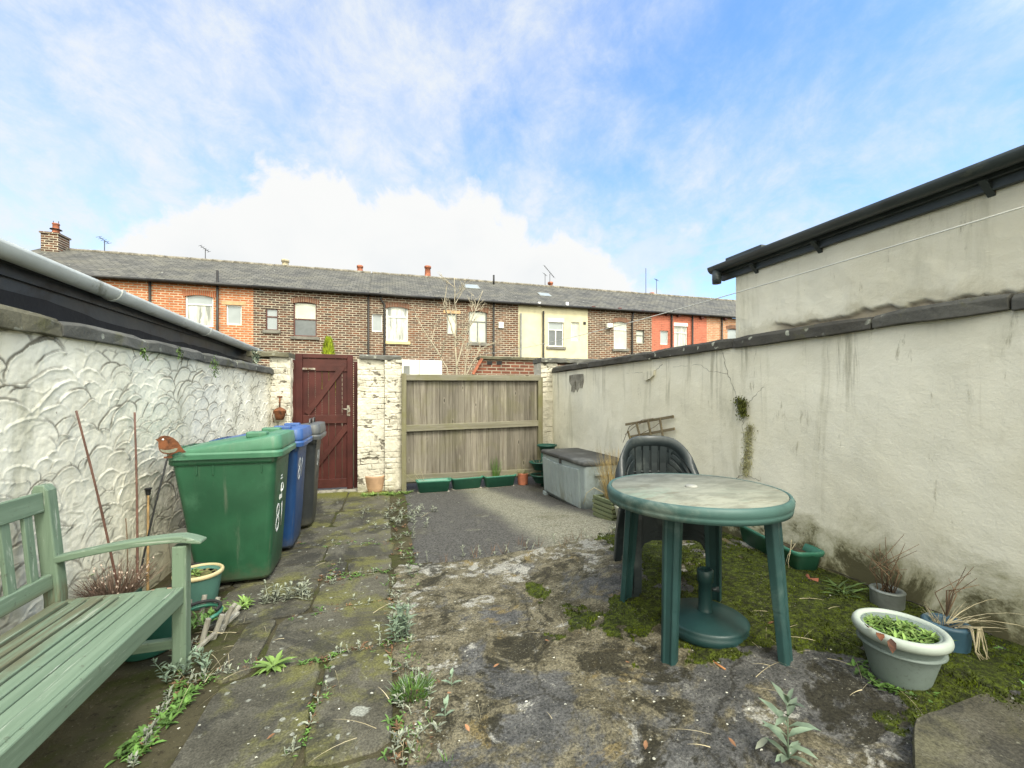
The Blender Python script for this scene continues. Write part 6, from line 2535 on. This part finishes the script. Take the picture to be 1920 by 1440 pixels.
def slat_planter():
    a, b_ = G(1116, 968), G(1151, 977)
    ctop = AY(1116, 925, a.y)
    H = ctop.z - a.z
    d = b_ - a
    S = .27
    rz = math.atan2(d.y, d.x)
    nrm = Vector((-d.y, d.x, 0)).normalized()
    c = (a + b_) / 2 + nrm * S * .5
    S = max(.24, d.length)
    o = thing('wooden_planter', 'square green-stained slatted planter holding tall dry ornamental grass', 'planter', (c.x, c.y, a.z), rz)
    n = 5
    for k in range(n):
        z0, z1 = .015 + (H - .02) * k / n, .015 + (H - .02) * (k + 1) / n - .008
        e = .012 if k % 2 else 0
        m = MB()
        for s in (-1, 1):
            m.bb(-S / 2 - e, S / 2 + e, s * S / 2 - .011, s * S / 2 + .011, z0, z1)
            m.bb(s * S / 2 - .011, s * S / 2 + .011, -S / 2 + .0115 + e * .2, S / 2 - .0115 - e * .2, z0 + .003, z1 - .003)
        m.build('slat_course', M['greenwood'], o, .003)
    for sx in (-1, 1):
        for sy in (-1, 1):
            MB().bb(sx * (S / 2 - .03) - .015, sx * (S / 2 - .03) + .015, sy * (S / 2 - .03) - .015, sy * (S / 2 - .03) + .015, 0, H - .01).build('corner_post', M['greenwood'], o)
    MB().bb(-S / 2 + .012, S / 2 - .012, -S / 2 + .012, S / 2 - .012, .03, H - .05).build('soil', M['pot_soil'], o)
    foliage(o, 'dry_grass', M['straw'], lambda m, r: stems(m, (0, 0, H - .06), 330, .52, .16, .0045, r, (0, 0), .09), 2)
    foliage(o, 'dead_fronds', M['straw_pale'], lambda m, r: (stems(m, (0, 0, H - .06), 16, .55, .30, .004, r, (0, 0), .08),
                                                             m.tube([(-.08, -.05, H), (-.19, -.12, H + .05), (-.27, -.16, H - .02), (-.30, -.18, H - .14)], [.004, .004, .003, .002], 5)), 7)


slat_planter()

# small stone urn with a wire hanger lid
p = G(1170, 986)
t = pot('small grey stone urn with wire ring on top, half hidden by the table leg', (p.x + .03, p.y + .05, p.z), .085, .17, simple('urn_stone', (.27, .275, .215), .85, .2, 8), taper=.55, rimh=.02)
w = MB()
for rr in (.08, .05):
    w.tube([(rr * math.cos(R(a)), rr * math.sin(R(a)), .18) for a in range(0, 361, 20)], .004, 6)
for a in (0, 60, 120):
    w.tube([(.08 * math.cos(R(a)), .08 * math.sin(R(a)), .18), (-.08 * math.cos(R(a)), -.08 * math.sin(R(a)), .18)], .003, 5)
w.build('wire_lid', M['straw_pale'], t)

# long trough by the right wall
a, b_ = G(1377, 1013), G(1502, 1088)
d = b_ - a
nrm = Vector((-d.y, d.x, 0)).normalized()
c = (a + b_) / 2 + nrm * .10 - d.normalized() * .02
t = trough('long empty-looking green trough at the foot of the right wall behind the table', (c.x, c.y, c.z - .005), math.atan2(d.y, d.x), d.length - .05, .19, .155, M['trough'])
for k in range(7):
    foliage(t, 'dead_stalk', M['straw_pale'], lambda m, r: m.blade((-.30 + .05 * k, -.02 + .03 * (k % 2), .10), (-.42 + .07 * k + r.uniform(-.05, .05), -.10 + .03 * k, .19 + .02 * (k % 3)), .004, .12, 6), 3 + k)
foliage(t, 'bent_stalk', M['straw_pale'], lambda m, r: m.tube([(.20, -.02, .12), (.24, -.06, .20), (.29, -.10, .16), (.295, -.12, .08), (.31, -.125, .05)], [.003, .003, .003, .002, .0015], 5), 3)
foliage(t, 'bent_stalk', M['straw_pale'], lambda m, r: m.tube([(.12, .02, .12), (.22, -.02, .17), (.28, -.11, .12), (.27, -.125, .04)], [.003, .003, .002, .0015], 5), 4)

# grey pot in the foreground
p = G(1702, 1300)
M['stonepot'] = simple('speckled_grey_pot', (.175, .215, .20), .55, .14, 3, (.12, .145, .13), 90, .55, .68, .12, 150)
M['stonerim'] = simple('pale_pot_rim', (.36, .405, .36), .5, .12, 4, (.25, .285, .245), 5)
gp = p + Vector((.055, .06, -.02))
t = pot('large speckled grey-green pot full of weeds in front of the right wall', gp, .150, .245, M['stonepot'], taper=.52, rimh=.042, fill=.86, lip=.012, rimmat=M['stonerim'])
rr = MB().lathe([(.130, .165), (.1385, .170), (.131, .176)], 44)
rr.build('moulding', M['stonepot'], t)
foliage(t, 'weeds', M['green1'], lambda m, r: [rosette(m, (r.uniform(-.10, .10), r.uniform(-.10, .10), .205), 8, .036, .011, r, 1.1) for _ in range(75)], 2)
foliage(t, 'young_weeds', M['green2'], lambda m, r: [rosette(m, (r.uniform(-.09, .09), r.uniform(-.09, .09), .21), 7, .038, .010, r, 1.4) for _ in range(48)], 3)
foliage(t, 'dead_leaf', M['rust'], lambda m, r: [m.leaf((-.145, -.06 + .04 * k, .244), (-.6, -.5, -.5 + .6 * k), .05, .03, .3) for k in range(3)], 4)

# metal pot and blue pot by the wall
p = G(1672, 1152)
t = pot('small galvanised metal pot with dry twigs beside the right wall', (p.x + .03, p.y + .04, p.z - .02), .072, .13, simple('galvanised', (.20, .22, .21), .45, .35, 6, (.1, .09, .06), 6, .5, .66, metal=.4), taper=.95, rimh=.016, fill=.75)
foliage(t, 'dry_twigs', M['twig'], lambda m, r: [m.tube([(r.uniform(-.04, .04), r.uniform(-.04, .04), .1), (r.uniform(-.07, .07), r.uniform(-.06, .06), .22), (r.uniform(-.13, .13), r.uniform(-.08, .08), r.uniform(.25, .40))], [.003, .0025, .001], 5) for _ in range(16)], 3)
p = G(1790, 1240)
t = pot('blue glazed pot with a collapsed dead plant behind the grey pot', (p.x + .06, p.y + .06, p.z - .02), .080, .15, simple('blue_glaze', (.045, .10, .145), .35, .3, 5, (.1, .14, .14), 6), taper=.85, rimh=.02)
foliage(t, 'dead_plant', M['straw_pale'], lambda m, r: (stems(m, (0, 0, .13), 40, .08, .13, .004, r, (.02, -.02), .05),
                                                        [m.tube([(r.uniform(-.03, .04), -.05, .15), (r.uniform(-.02, .06), -.09, .16), (r.uniform(-.02, .06), -.105, .08), (r.uniform(-.02, .06), -.125, .03)], [.003, .003, .002, .001], 5) for _ in range(9)],
                                                        [m.blade((0, 0, .14), (r.uniform(.1, .42), r.uniform(-.2, .1), r.uniform(.02, .25)), .004, .10, 6) for _ in range(8)]), 3)
foliage(t, 'dry_twigs', M['twig'], lambda m, r: [m.tube([(0, 0, .17), (r.uniform(-.05, .1), r.uniform(-.02, .05), .26), (r.uniform(-.12, .25), r.uniform(-.05, .06), r.uniform(.28, .40))], [.003, .002, .001], 5) for _ in range(8)], 6)

# pots round the bench
p = G(373, 1140)
cream_rim = simple('cream_pot_rim', (.52, .43, .24), .6, .15, 6, (.36, .31, .18), 8)
t = pot('blue-green pot with a cream rim beside the green bin wheel', (p.x - .02, p.y + .05, 0), .135, .22, simple('blue_green_pot', (.07, .16, .13), .5, .18, 4), taper=.7, soil='pot_mossy', fill=.92, rimh=.028, lip=.008, rimmat=cream_rim)
foliage(t, 'weeds', M['green2'], lambda m, r: [rosette(m, (r.uniform(-.06, .06), r.uniform(-.06, .06), .205), 6, .035, .012, r, .7) for _ in range(6)], 1)
p = G(272, 1238)
t = pot('dark green pot with a terracotta-pink rim under the bench', (p.x - .04, p.y + .12, 0), .165, .25, simple('dark_green_pot', (.022, .10, .07), .45, .2, 4), taper=.75, soil='pot_mossy', fill=.9, rimh=.03, lip=.008, rimmat=simple('pink_pot_rim', (.50, .33, .22), .6, .15, 6, (.3, .2, .13), 7))
foliage(t, 'weeds', M['green2'], lambda m, r: [rosette(m, (r.uniform(-.09, .09), r.uniform(-.09, .09), .228), 6, .05, .014, r, .8) for _ in range(10)], 2)
p = G(318, 1112)
t = pot('pale grey glazed pot behind the bench arm beside the wall', (p.x - .06, p.y + .42, 0), .12, .30, simple('pale_glaze', (.38, .37, .31), .5, .2, 5, (.2, .18, .13), 6), taper=.7, rimh=.03)
t = pot('brown heather in a low pot behind the end of the bench', (-1.50, 2.95, 0), .12, .22, M['trough_dk'], taper=.75)
foliage(t, 'heather', simple('heather_twig', (.16, .105, .075), .9, .45, 12, rnd=.5), lambda m, r: stems(m, (0, 0, .19), 420, .17, .17, .004, r, (.0, 0), .10), 2)
foliage(t, 'dry_flowers', simple('dry_flower', (.42, .33, .26), .9, .3, 12, rnd=.4), lambda m, r: [m.leaf((r.uniform(-.16, .16), r.uniform(-.13, .13), r.uniform(.24, .36)), (r.uniform(-1, 1), r.uniform(-1, 1), 1), .014, .008, .1) for _ in range(170)], 3)['kind'] = 'stuff'
foliage(t, 'leafy_stem', M['green1'], lambda m, r: seedling(m, (-.13, .02, .19), .22, 5, .04, r), 4)


def stake(name, label, cat, base, top, r, mat, bow=0.0, group=None):
    o = thing(name, label, cat, base, group=group)
    B, T = Vector(base), Vector(top)
    rng = random.Random(int(abs(T.x) * 999))
    pts, rs = [], []
    n = 12
    for k in range(n + 1):
        t = k / n
        pts.append(B.lerp(T, t) - B + Vector((bow * math.sin(t * math.pi), bow * .5 * math.sin(t * 2.2), 0)))
        rs.append(r * (1.0 - .25 * t) * (1.12 if k % 3 == 0 else 1))
    MB().tube(pts, rs, 8).build('cane', mat, o)
    return o


cane = simple('brown_cane', (.15, .075, .055), .6, .3, 14, (.06, .04, .035), 20)
ground = lambda v: Vector((v.x, v.y, -.02))
stake('garden_cane', 'brown cane leaning left against the white wall, the left of two tall canes', 'cane', (-1.50, 3.02, .1), AX(142, 770, -1.575), .0062, cane, .008, 'canes by the white wall')
stake('garden_cane', 'upright reddish cane against the white wall, just left of the metal bird', 'cane', (-1.52, 3.22, .0), AY(252, 773, 3.28), .0068, cane, .006, 'canes by the white wall')
stake('garden_cane', 'short thin dark twig between the two tall canes', 'cane', (-1.50, 3.05, .1), AY(235, 972, 3.12), .0035, M['twig'], .01, 'canes by the white wall')
o = stake('garden_cane', 'pale bamboo cane with a black cap behind the metal bird stake', 'cane', (-1.555, 3.42, .0), AY(278, 920, 3.5), .0085, simple('bamboo', (.42, .27, .12), .6, .3, 10), .0, 'canes by the white wall')
tp = AY(278, 920, 3.5) - Vector(o.location)
MB().lathe([(.011, -.03), (.014, -.02), (.015, .008), (.022, .012), (.020, .018), (0, .018)], 12, tp).build('cap', M['tyre'], o)


def bird():
    Y = 3.28
    P = lambda x, y: AY(x, y, Y)
    base = G(250, 1110)
    B = Vector((P(265, 1060).x, Y + .0, 0))
    o = thing('bird_ornament', 'rusty flat metal robin on a black stake in front of the green bin', 'ornament', B)
    sh = lambda pts: [(P(*q).x - B.x, P(*q).z) for q in pts]
    body = [(291, 824), (297, 822), (301, 818), (308, 816.5), (316, 817.5), (326, 822), (334, 829), (339, 837), (344, 843), (349, 848), (343, 849), (336, 847),
            (331, 849), (325, 851), (315, 852), (305, 850), (299, 845), (297, 837), (297, 828)]
    MB().prism(sh(body), 1, -.003, .003).build('body', M['rust'], o, .001)
    belly = [(301, 842), (309, 844), (320, 843), (330, 840), (334, 841), (329, 847), (318, 849.5), (307, 848), (302, 845)]
    MB().prism(sh(belly), 1, -.0045, -.003).build('belly', simple('grey_breast', (.21, .22, .17), .7, .25, 30), o)
    e = P(306, 824)
    MB().tube([(e.x - B.x, -.005, e.z), (e.x - B.x, -.003, e.z)], .0065, 12).build('eye', M['white_mark'], o)
    f = MB()
    for a, b_ in (((322, 851), (312, 857)), ((326, 850), (316, 857))):
        f.bar((P(*a).x - B.x, 0, P(*a).z), (P(*b_).x - B.x, 0, P(*b_).z), .004, .008, up=(0, 1, 0))
    f.bar((P(307, 858).x - B.x, 0, P(307, 858).z), (P(323, 857).x - B.x, 0, P(323, 857).z), .005, .012, up=(0, 0, 1))
    f.build('feet', M['rust'], o)
    MB().tube([(P(314, 858).x - B.x, .002, P(314, 858).z), (P(290, 950).x - B.x, .002, P(290, 950).z), (P(262, 1075).x - B.x, .002, P(262, 1075).z), (P(255, 1105).x - B.x, .002, 0.0)], .0055, 8).build('stake', M['tyre'], o)


bird()


def lantern():
    o = thing('hanging_pot', 'rusty bell-shaped metal hanging pot on the cream pier left of the gate', 'hanging ornament', (AY(526, 780, 6.24).x, 6.2, 0))
    P = lambda y: AY(526, y, 6.22).z
    MB().lathe([(.0, P(787)), (.045, P(787)), (.060, P(779)), (.072, P(772)), (.078, P(770.5)), (.078, P(769.5)), (.07, P(769)), (.05, P(766)), (.02, P(764)), (.008, P(763)), (0, P(763))], 24).build('bell', M['rust'], o)
    MB().tube([(0, 0, P(764)), (0, 0, P(744))], .010, 8).tube([(-.03, 0, P(744)), (.03, 0, P(744))], .011, 8).tube([(0, 0, P(744)), (0, .10, P(744))], .008, 8).build('hanger', M['rust'], o)
    MB().tube([(-.07, 0, P(771)), (-.085, 0, P(780)), (-.075, .02, P(792))], .005, 6).tube([(.07, 0, P(771)), (.082, 0, P(778))], .004, 6).build('wire', M['rust'], o)


lantern()


def trellis():
    o = thing('trellis', 'broken piece of brown wooden trellis leaning on the right wall behind the chairs', 'trellis', AW(1220, 900, -.05))
    w = wood_mat('trellis_wood', (.16, .13, .075), (.26, .21, .13), None, False, .3, 'Y')
    B = Vector(o.location)
    def lath(a, b_, off, nm):
        MB().bar(AW(*a, off) - B, AW(*b_, off) - B, .012, .026, up=(0, 0, 1) if abs(a[0] - b_[0]) > 20 else (0, 1, 0)).build(nm, w, o, .002)
    lath((1173, 796), (1263, 781), -.045, 'lath')
    lath((1182, 819), (1265, 804), -.045, 'lath')
    lath((1192, 845), (1266, 830), -.045, 'lath')
    lath((1193, 793), (1208, 850), -.058, 'lath')
    lath((1215, 788), (1226, 850), -.058, 'lath')
    lath((1237, 785), (1248, 850), -.058, 'lath')
    lath((1177, 808), (1190, 850), -.058, 'lath')
    m = MB()
    for pts in (((1168, 830), (1180, 800), (1205, 787), (1225, 784)), ((1172, 815), (1190, 800), (1210, 789)), ((1240, 790), (1228, 800), (1205, 812), (1185, 822))):
        m.tube([AW(*q, -.06) - B for q in pts], .0028, 5)
    m.build('dead_vine', M['twig'], o)


trellis()


def log_edging():
    """short pickets wired in a curve, holding a clump of weeds"""
    p = G(366, 1195)
    o = thing('log_edging', 'little ring of weathered grey wooden pickets with weeds inside, by the bench leg', 'edging', (p.x - .0, p.y + .03, 0))
    w = wood_mat('grey_picket', (.23, .21, .17), (.42, .40, .34), None, False, .2, 'Z')
    rng = random.Random(4)
    for i in range(9):
        a = R(-60 + 28 * i)
        r = .115
        b_ = Vector((r * math.cos(a), r * 1.1 * math.sin(a), -.01))
        tilt_ = Vector((math.cos(a) * .25 + .1, math.sin(a) * .2 + .25, 1)).normalized()
        if i in (3, 4): tilt_ = Vector((.45, .75, .6)).normalized()
        h = rng.uniform(.13, .17)
        MB().tube([b_, b_ + tilt_ * h], [.015, .014], 8, True, False).build('picket', w, o, .002)
    MB().tube([(.10 * math.cos(R(a)), .11 * math.sin(R(a)) + .03, .10) for a in range(-40, 200, 20)], .010, 8).build('green_tie', M['trough'], o)
    MB().tube([(.095 * math.cos(R(a)), .10 * math.sin(R(a)) + .035, .125) for a in range(-20, 180, 20)], .009, 8).build('black_tie', M['tyre'], o)
    MB().bar((.06, -.20, .01), (.17, .10, .05), .02, .016).build('loose_picket', w, o, .002)
    foliage(o, 'weeds', M['green1'], lambda m, r: [rosette(m, (r.uniform(-.07, .07), r.uniform(-.06, .08), .06), 7, .06, .014, r, 1.2) for _ in range(12)], 2)


log_edging()

# terracotta shard and bricks at the foot of the right wall
p = G(1530, 1100)
sm = MB()
vs = []
for k in range(9):
    a = R(-70 + 140 * k / 8)
    for r, z in ((.07, 0), (.085, .10 + .02 * (k % 3)), (.075, .10 + .02 * (k % 3)), (.06, 0)):
        vs.append((r * math.cos(a), r * math.sin(a), z * .5))
fs = []
for k in range(8):
    for j in range(4):
        fs.append((k * 4 + j, k * 4 + (j + 1) % 4, (k + 1) * 4 + (j + 1) % 4, (k + 1) * 4 + j))
sm.add(vs, fs, True)
o = sm.build('pot_shard', M['terracotta'])
o.location = p + Vector((.05, .02, -.045))
o.rotation_euler = (R(20), R(-15), R(130))
tag(o, 'broken terracotta shard at the foot of the right wall beyond the green trough', 'pot shard')
p = G(1362, 1000)
t = pot('small terracotta pot half hidden behind the table leg at the wall foot', (p.x, p.y + .05, p.z), .075, .13, M['terracotta'], taper=.75)
foliage(t, 'dead_stalks', M['straw'], lambda m, r: stems(m, (0, 0, .1), 40, .2, .14, .003, r, (.05, 0), .05), 2)
p = G(1580, 1118)
leafy = thing('fern', 'small bright fern at the foot of the right wall above the moss', 'fern', p)
foliage(leafy, 'fronds', M['fern'], lambda m, r: [rosette(m, (r.uniform(-.05, .05), r.uniform(-.03, .03), .01), 8, .10, .016, r, .8) for _ in range(5)], 2)

# ================================================================== weeds, moss and litter
def single(name, label, cat, p, fn, mat, seed=1, part='leaves', group=None, extra=None):
    o = thing(name, label, cat, p, group=group or {'grey_weed': 'grey-leaved weeds', 'dandelion': 'green rosette weeds', 'weed_patch': 'patches of green weeds'}.get(name))
    foliage(o, part, mat, fn, seed)
    if extra: foliage(o, extra[0], extra[1], extra[2], seed + 1)
    return o


single('grey_weed', 'tall grey-leaved seedling standing alone at the bottom right of the concrete', 'weed', G(1478, 1432), lambda m, r: (seedling(m, (0, 0, 0), .20, 6, .085, r, .05),
       [m.leaf((0, 0, .02), (math.cos(a), math.sin(a), .7), .075, .024, .3) for a in (0.3, 2, 3.6, 5)], m.leaf((-.0, 0, .155), (-1, -.2, .15), .075, .022, .2)), M['greyleaf'], 5)
single('grey_weed', 'bushy upright grey-leaved weed in the paving joint, largest in mid yard', 'weed', G(755, 1200), lambda m, r: [seedling(m, (r.uniform(-.05, .05), r.uniform(-.05, .06), 0), r.uniform(.08, .17), 5, .055, r, .25) for _ in range(9)], M['greyleaf'], 7)
single('grey_weed', 'small three-leaved grey seedling on the bare concrete right of the grassy tuft', 'weed', G(848, 1290), lambda m, r: seedling(m, (0, 0, 0), .05, 2, .05, r, .2), M['greyleaf'], 8)
single('grey_weed', 'pair of grey leaves on the concrete edge below the grassy tuft', 'weed', G(835, 1350), lambda m, r: seedling(m, (0, 0, 0), .05, 2, .055, r, .3), M['greyleaf'], 12)
single('grey_weed', 'straggling grey-green weed at the foot of the bench leg', 'weed', G(350, 1262), lambda m, r: [seedling(m, (r.uniform(-.10, .12), r.uniform(-.06, .06), 0), r.uniform(.04, .13), 4, .034, r, .6) for _ in range(13)], M['greyleaf'], 9)
single('grey_weed', 'grey-leaved weed clump in the flagstone joint in front of the green bin', 'weed', G(515, 1130), lambda m, r: [seedling(m, (r.uniform(-.10, .22), r.uniform(-.05, .05), 0), r.uniform(.04, .14), 4, .036, r, .4) for _ in range(26)], M['greyleaf2'], 10)
single('grass_tuft', 'dense dark green grassy cushion in the joint left of the concrete', 'grass', G(772, 1300), lambda m, r: stems(m, (0, 0, 0), 620, .04, .035, .006, r, (0, 0), .075), M['green1'], 3, 'blades', extra=('pale_blades', M['greyleaf'], lambda m, r: stems(m, (0, 0, 0), 150, .045, .05, .005, r, (0, 0), .085)))
single('dandelion', 'flat green dandelion rosette at a flagstone joint left of centre', 'weed', G(512, 1255), lambda m, r: rosette(m, (0, 0, .005), 20, .11, .028, r, .5), M['green2'], 4)
single('dandelion', 'green strap-leaved weed between the green bin and the picket ring', 'weed', G(438, 1140), lambda m, r: [rosette(m, (r.uniform(-.05, .08), r.uniform(-.10, .06), .0), 12, .085, .016, r, .8) for _ in range(5)], M['green2'], 6)
single('weed_patch', 'low bright green weed patch on the earth in front of the bench', 'weed', G(285, 1362), lambda m, r: [rosette(m, (r.uniform(-.04, .04) + k * .002, -.16 + .012 * k, .0), 8, .04, .016, r, .9) for k in range(30)], M['green1'], 6)
single('weed_patch', 'light green weeds fringing the foot of the stepped cream pier', 'weed', G(722, 928), lambda m, r: [rosette(m, (r.uniform(-.28, .34), r.uniform(-.05, .04), .0), 8, .075, .014, r, .7) for k in range(34)], M['green2'], 9)
single('grey_weed', 'pale grey weed sprig on the concrete beside the far table leg', 'weed', G(1158, 1003), lambda m, r: [seedling(m, (r.uniform(-.06, .10), r.uniform(-.04, .04), 0), r.uniform(.03, .08), 3, .04, r, .5) for _ in range(12)], M['greyleaf2'], 10)


def ground_cover():
    rng = random.Random(21)
    gm, g2, rd = MB(), MB(), MB()
    # the weedy joint between flags and concrete
    for k in range(240):
        t = rng.random()
        y = 935 + (1440 - 935) * t ** 1.0
        x = np.interp(y, [935, 1000, 1060, 1120, 1200, 1300, 1440], [757, 752, 775, 742, 750, 778, 772]) + rng.gauss(0, 10 + 14 * (y - 930) / 500)
        p = G(x, y)
        q = rng.random()
        if q < .28: seedling(g2, p, rng.uniform(.015, .055), 3, rng.uniform(.016, .034), rng, .5)
        elif q < .55: rosette(gm, p, 6, rng.uniform(.02, .05), .010, rng, .8)
        elif q < .66: stems(gm, p, 10, .04, .04, .004, rng, (0, 0), .015)
        else: rosette(rd, p, 7, rng.uniform(.015, .035), .009, rng, .9)
    # cluster at the far end of the joint
    for k in range(60):
        p = G(rng.gauss(752, 26), rng.gauss(968, 13))
        seedling(g2, p, rng.uniform(.02, .09), 3, rng.uniform(.025, .045), rng, .5)
    # along the crack between tarmac and concrete
    for k in range(46):
        t = rng.random()
        x = 800 + 365 * t
        p = G(x, 1057 - 54 * t + rng.gauss(0, 4))
        if rng.random() < .6: seedling(g2, p, rng.uniform(.02, .09), 3, rng.uniform(.012, .03), rng, .4)
        else: stems(rd, p, 5, .10, .05, .003, rng, (0, 0), .02)
    # flag joints
    for (a, b_, n) in (((560, 1250), (735, 1203), 40), ((600, 1088), (735, 1070), 46), ((560, 1024), (735, 1018), 30), ((545, 1160), (722, 1128), 22), ((632, 1235), (545, 1430), 26), ((610, 1100), (635, 1062), 20),
                       ((430, 1130), (330, 1260), 46), ((340, 1270), (250, 1435), 90), ((490, 1245), (330, 1290), 40)):
        for k in range(n):
            t = rng.random()
            p = G(a[0] + (b_[0] - a[0]) * t + rng.gauss(0, 5), a[1] + (b_[1] - a[1]) * t + rng.gauss(0, 4))
            q = rng.random()
            if q < .5: rosette(gm, p, 6, rng.uniform(.012, .035), .009, rng, .8)
            elif q < .72: seedling(g2, p, rng.uniform(.012, .05), 2, rng.uniform(.014, .03), rng, .5)
            else: rosette(rd, p, 7, rng.uniform(.012, .03), .007, rng, .9)
    # foot of the right wall, round the big pot
    for k in range(170):
        y = rng.uniform(1060, 1300)
        x = np.interp(y, [1060, 1130, 1225, 1300], [1530, 1690, 1915, 1990]) - abs(rng.gauss(0, 28)) - 6
        rosette(gm, G(x, y), 6, rng.uniform(.02, .05), .016, rng, .8)
    for k in range(60):
        a = rng.uniform(0, 6.283)
        r = rng.uniform(.09, .16)
        rosette(gm, (gp.x + r * math.cos(a), gp.y + r * math.sin(a), zg(gp.x, gp.y)), 6, rng.uniform(.02, .04), .014, rng, .8)
    tag(gm.build('green_weeds', M['green1']), 'low green weeds rooted in the paving joints and along the wall foot', 'weeds', kind='stuff')
    tag(g2.build('grey_weeds', M['greyleaf2']), 'small grey-leaved weeds filling the cracks of the yard', 'weeds', kind='stuff')
    tag(rd.build('withered_weeds', simple('withered_leaf', (.15, .085, .045), .9, .4, 10, rnd=.5)), 'brown withered weeds in the joints between flags and concrete', 'weeds', kind='stuff')

    # moss: short tufts where the field says so
    R_ = np.random.RandomState(5)
    N = 110000
    X = R_.uniform(.5, 2.66, N)
    Y = R_.uniform(.55, 3.6, N)
    ms = moss_field(X, Y)
    keep = (ms > .45) & (X < 2.66 - .03 * Y) & (R_.rand(N) < .85)
    X, Y, ms = X[keep], Y[keep], ms[keep]
    n = len(X)
    Z = zgv(X, Y) + .014 + (fbm(X * 3.1, Y * 3.1, 6, 21, .55) - .5) * .028 + .004
    sz = R_.uniform(.005, .012, n) * (.5 + .7 * fbm(X * 14, Y * 14, 3, 41))
    ang = R_.uniform(0, 6.283, n)
    wd = sz * R_.uniform(.35, .6, n)
    tx, ty = R_.normal(0, .5, n) * sz, R_.normal(0, .5, n) * sz
    V = np.zeros((n, 3, 3))
    V[:, 0] = np.stack([X - np.cos(ang) * wd, Y - np.sin(ang) * wd, Z], -1)
    V[:, 1] = np.stack([X + np.cos(ang) * wd, Y + np.sin(ang) * wd, Z], -1)
    V[:, 2] = np.stack([X + tx, Y + ty, Z + sz * 1.5], -1)
    me = bpy.data.meshes.new('moss')
    me.vertices.add(3 * n)
    me.vertices.foreach_set('co', V.astype(np.float32).ravel())
    me.loops.add(3 * n)
    me.loops.foreach_set('vertex_index', np.arange(3 * n, dtype=np.int32))
    me.polygons.add(n)
    me.polygons.foreach_set('loop_start', np.arange(0, 3 * n, 3, dtype=np.int32))
    me.polygons.foreach_set('loop_total', np.full(n, 3, dtype=np.int32))
    me.update(calc_edges=True)
    b = NB('moss_green')
    c = b.mix(b.step(b.noise(9, 6, .7, .4), .36, .66), (.022, .028, .006), (.098, .128, .010))
    c = b.mix(1.0, c, b.mix(b.rnd(), (.6,) * 3, (1.5,) * 3), 'MULTIPLY')
    me.materials.append(b.fin(c, .9, None, .1))
    o = bpy.data.objects.new('moss', me)
    COL.objects.link(o)
    tag(o, 'green and olive moss carpet under the table and along the right wall', 'moss', kind='stuff')

    # pale petals and flakes blown over the yard
    pm = MB()
    for k in range(210):
        x, y = rng.uniform(300, 1560), 930 + 510 * rng.random() ** 1.3
        if x < 560 and y < 1120: continue
        p = G(x, y)
        s = rng.uniform(.003, .007) * (1.2 if rng.random() < .15 else 1)
        a = rng.uniform(0, 6.28)
        vs = []
        for j in range(6):
            r = s * rng.uniform(.6, 1.1)
            vs.append((p.x + r * math.cos(a + j), p.y + r * .75 * math.sin(a + j), p.z + .026 + rng.uniform(0, .003)))
        pm.add(vs, [tuple(range(6))])
    tag(pm.build('fallen_petals', simple('pale_petal', (.46, .45, .38), .8, .2, 30, rnd=.3)), 'tiny pale petals and flakes scattered over the paving', 'litter', kind='stuff')
    # straws and dead leaves
    sm = MB()
    random.seed(8)
    for k in range(120):
        q = rng.random()
        if q < .40: x, y = rng.gauss(1560, 110), rng.uniform(1130, 1330)
        elif q < .75: x, y = rng.gauss(430, 80), rng.gauss(1235, 45)
        else: x, y = rng.uniform(500, 1400), rng.uniform(960, 1420)
        if x > 1650 and y < 1220: continue
        p = G(x, y)
        a = rng.uniform(0, 6.28)
        l = rng.uniform(.04, .2)
        sm.blade((p.x, p.y, p.z + .026), (p.x + l * math.cos(a), p.y + l * math.sin(a), zg(p.x + l * math.cos(a), p.y + l * math.sin(a)) + .028), .003, .06, 5)
    tag(sm.build('straw_litter', M['straw_pale']), 'loose pale straws and dead stems lying on the paving and moss', 'litter', kind='stuff')
    dl = MB()
    for (x, y) in ((1030, 1212), (1180, 1253), (735, 1272), (925, 1262), (1005, 935), (845, 1310), (880, 1385), (640, 1105), (1440, 1180), (1210, 1420), (1380, 1415), (500, 1400)):
        p = G(x, y)
        a = rng.uniform(0, 6.28)
        dl.leaf((p.x, p.y, p.z + .028), (math.cos(a), math.sin(a), .15), .03, .018, -.3)
    tag(dl.build('dead_leaves', simple('dead_leaf', (.24, .12, .06), .8, .4, 20, rnd=.4)), 'brown curled dead leaves lying on the concrete', 'litter', kind='stuff')


ground_cover()
st = thing('stick', 'short orange-brown stick lying on the moss below the parasol base', 'stick', G(1340, 1250))
MB().tube([(0, .04, .018), (.004, 0, .016), (.012, -.05, .016)], [.004, .005, .004], 6).build('wood', simple('orange_stick', (.33, .15, .06), .8, .3, 10), st)
st = thing('pale_leaf', 'pale green fallen leaf on the concrete left of the tall grey seedling', 'leaf', G(1430, 1412))
foliage(st, 'blade', M['greyleaf2'], lambda m, r: m.leaf((-.03, 0, .02), (1, .15, .12), .07, .024, -.2), 1)
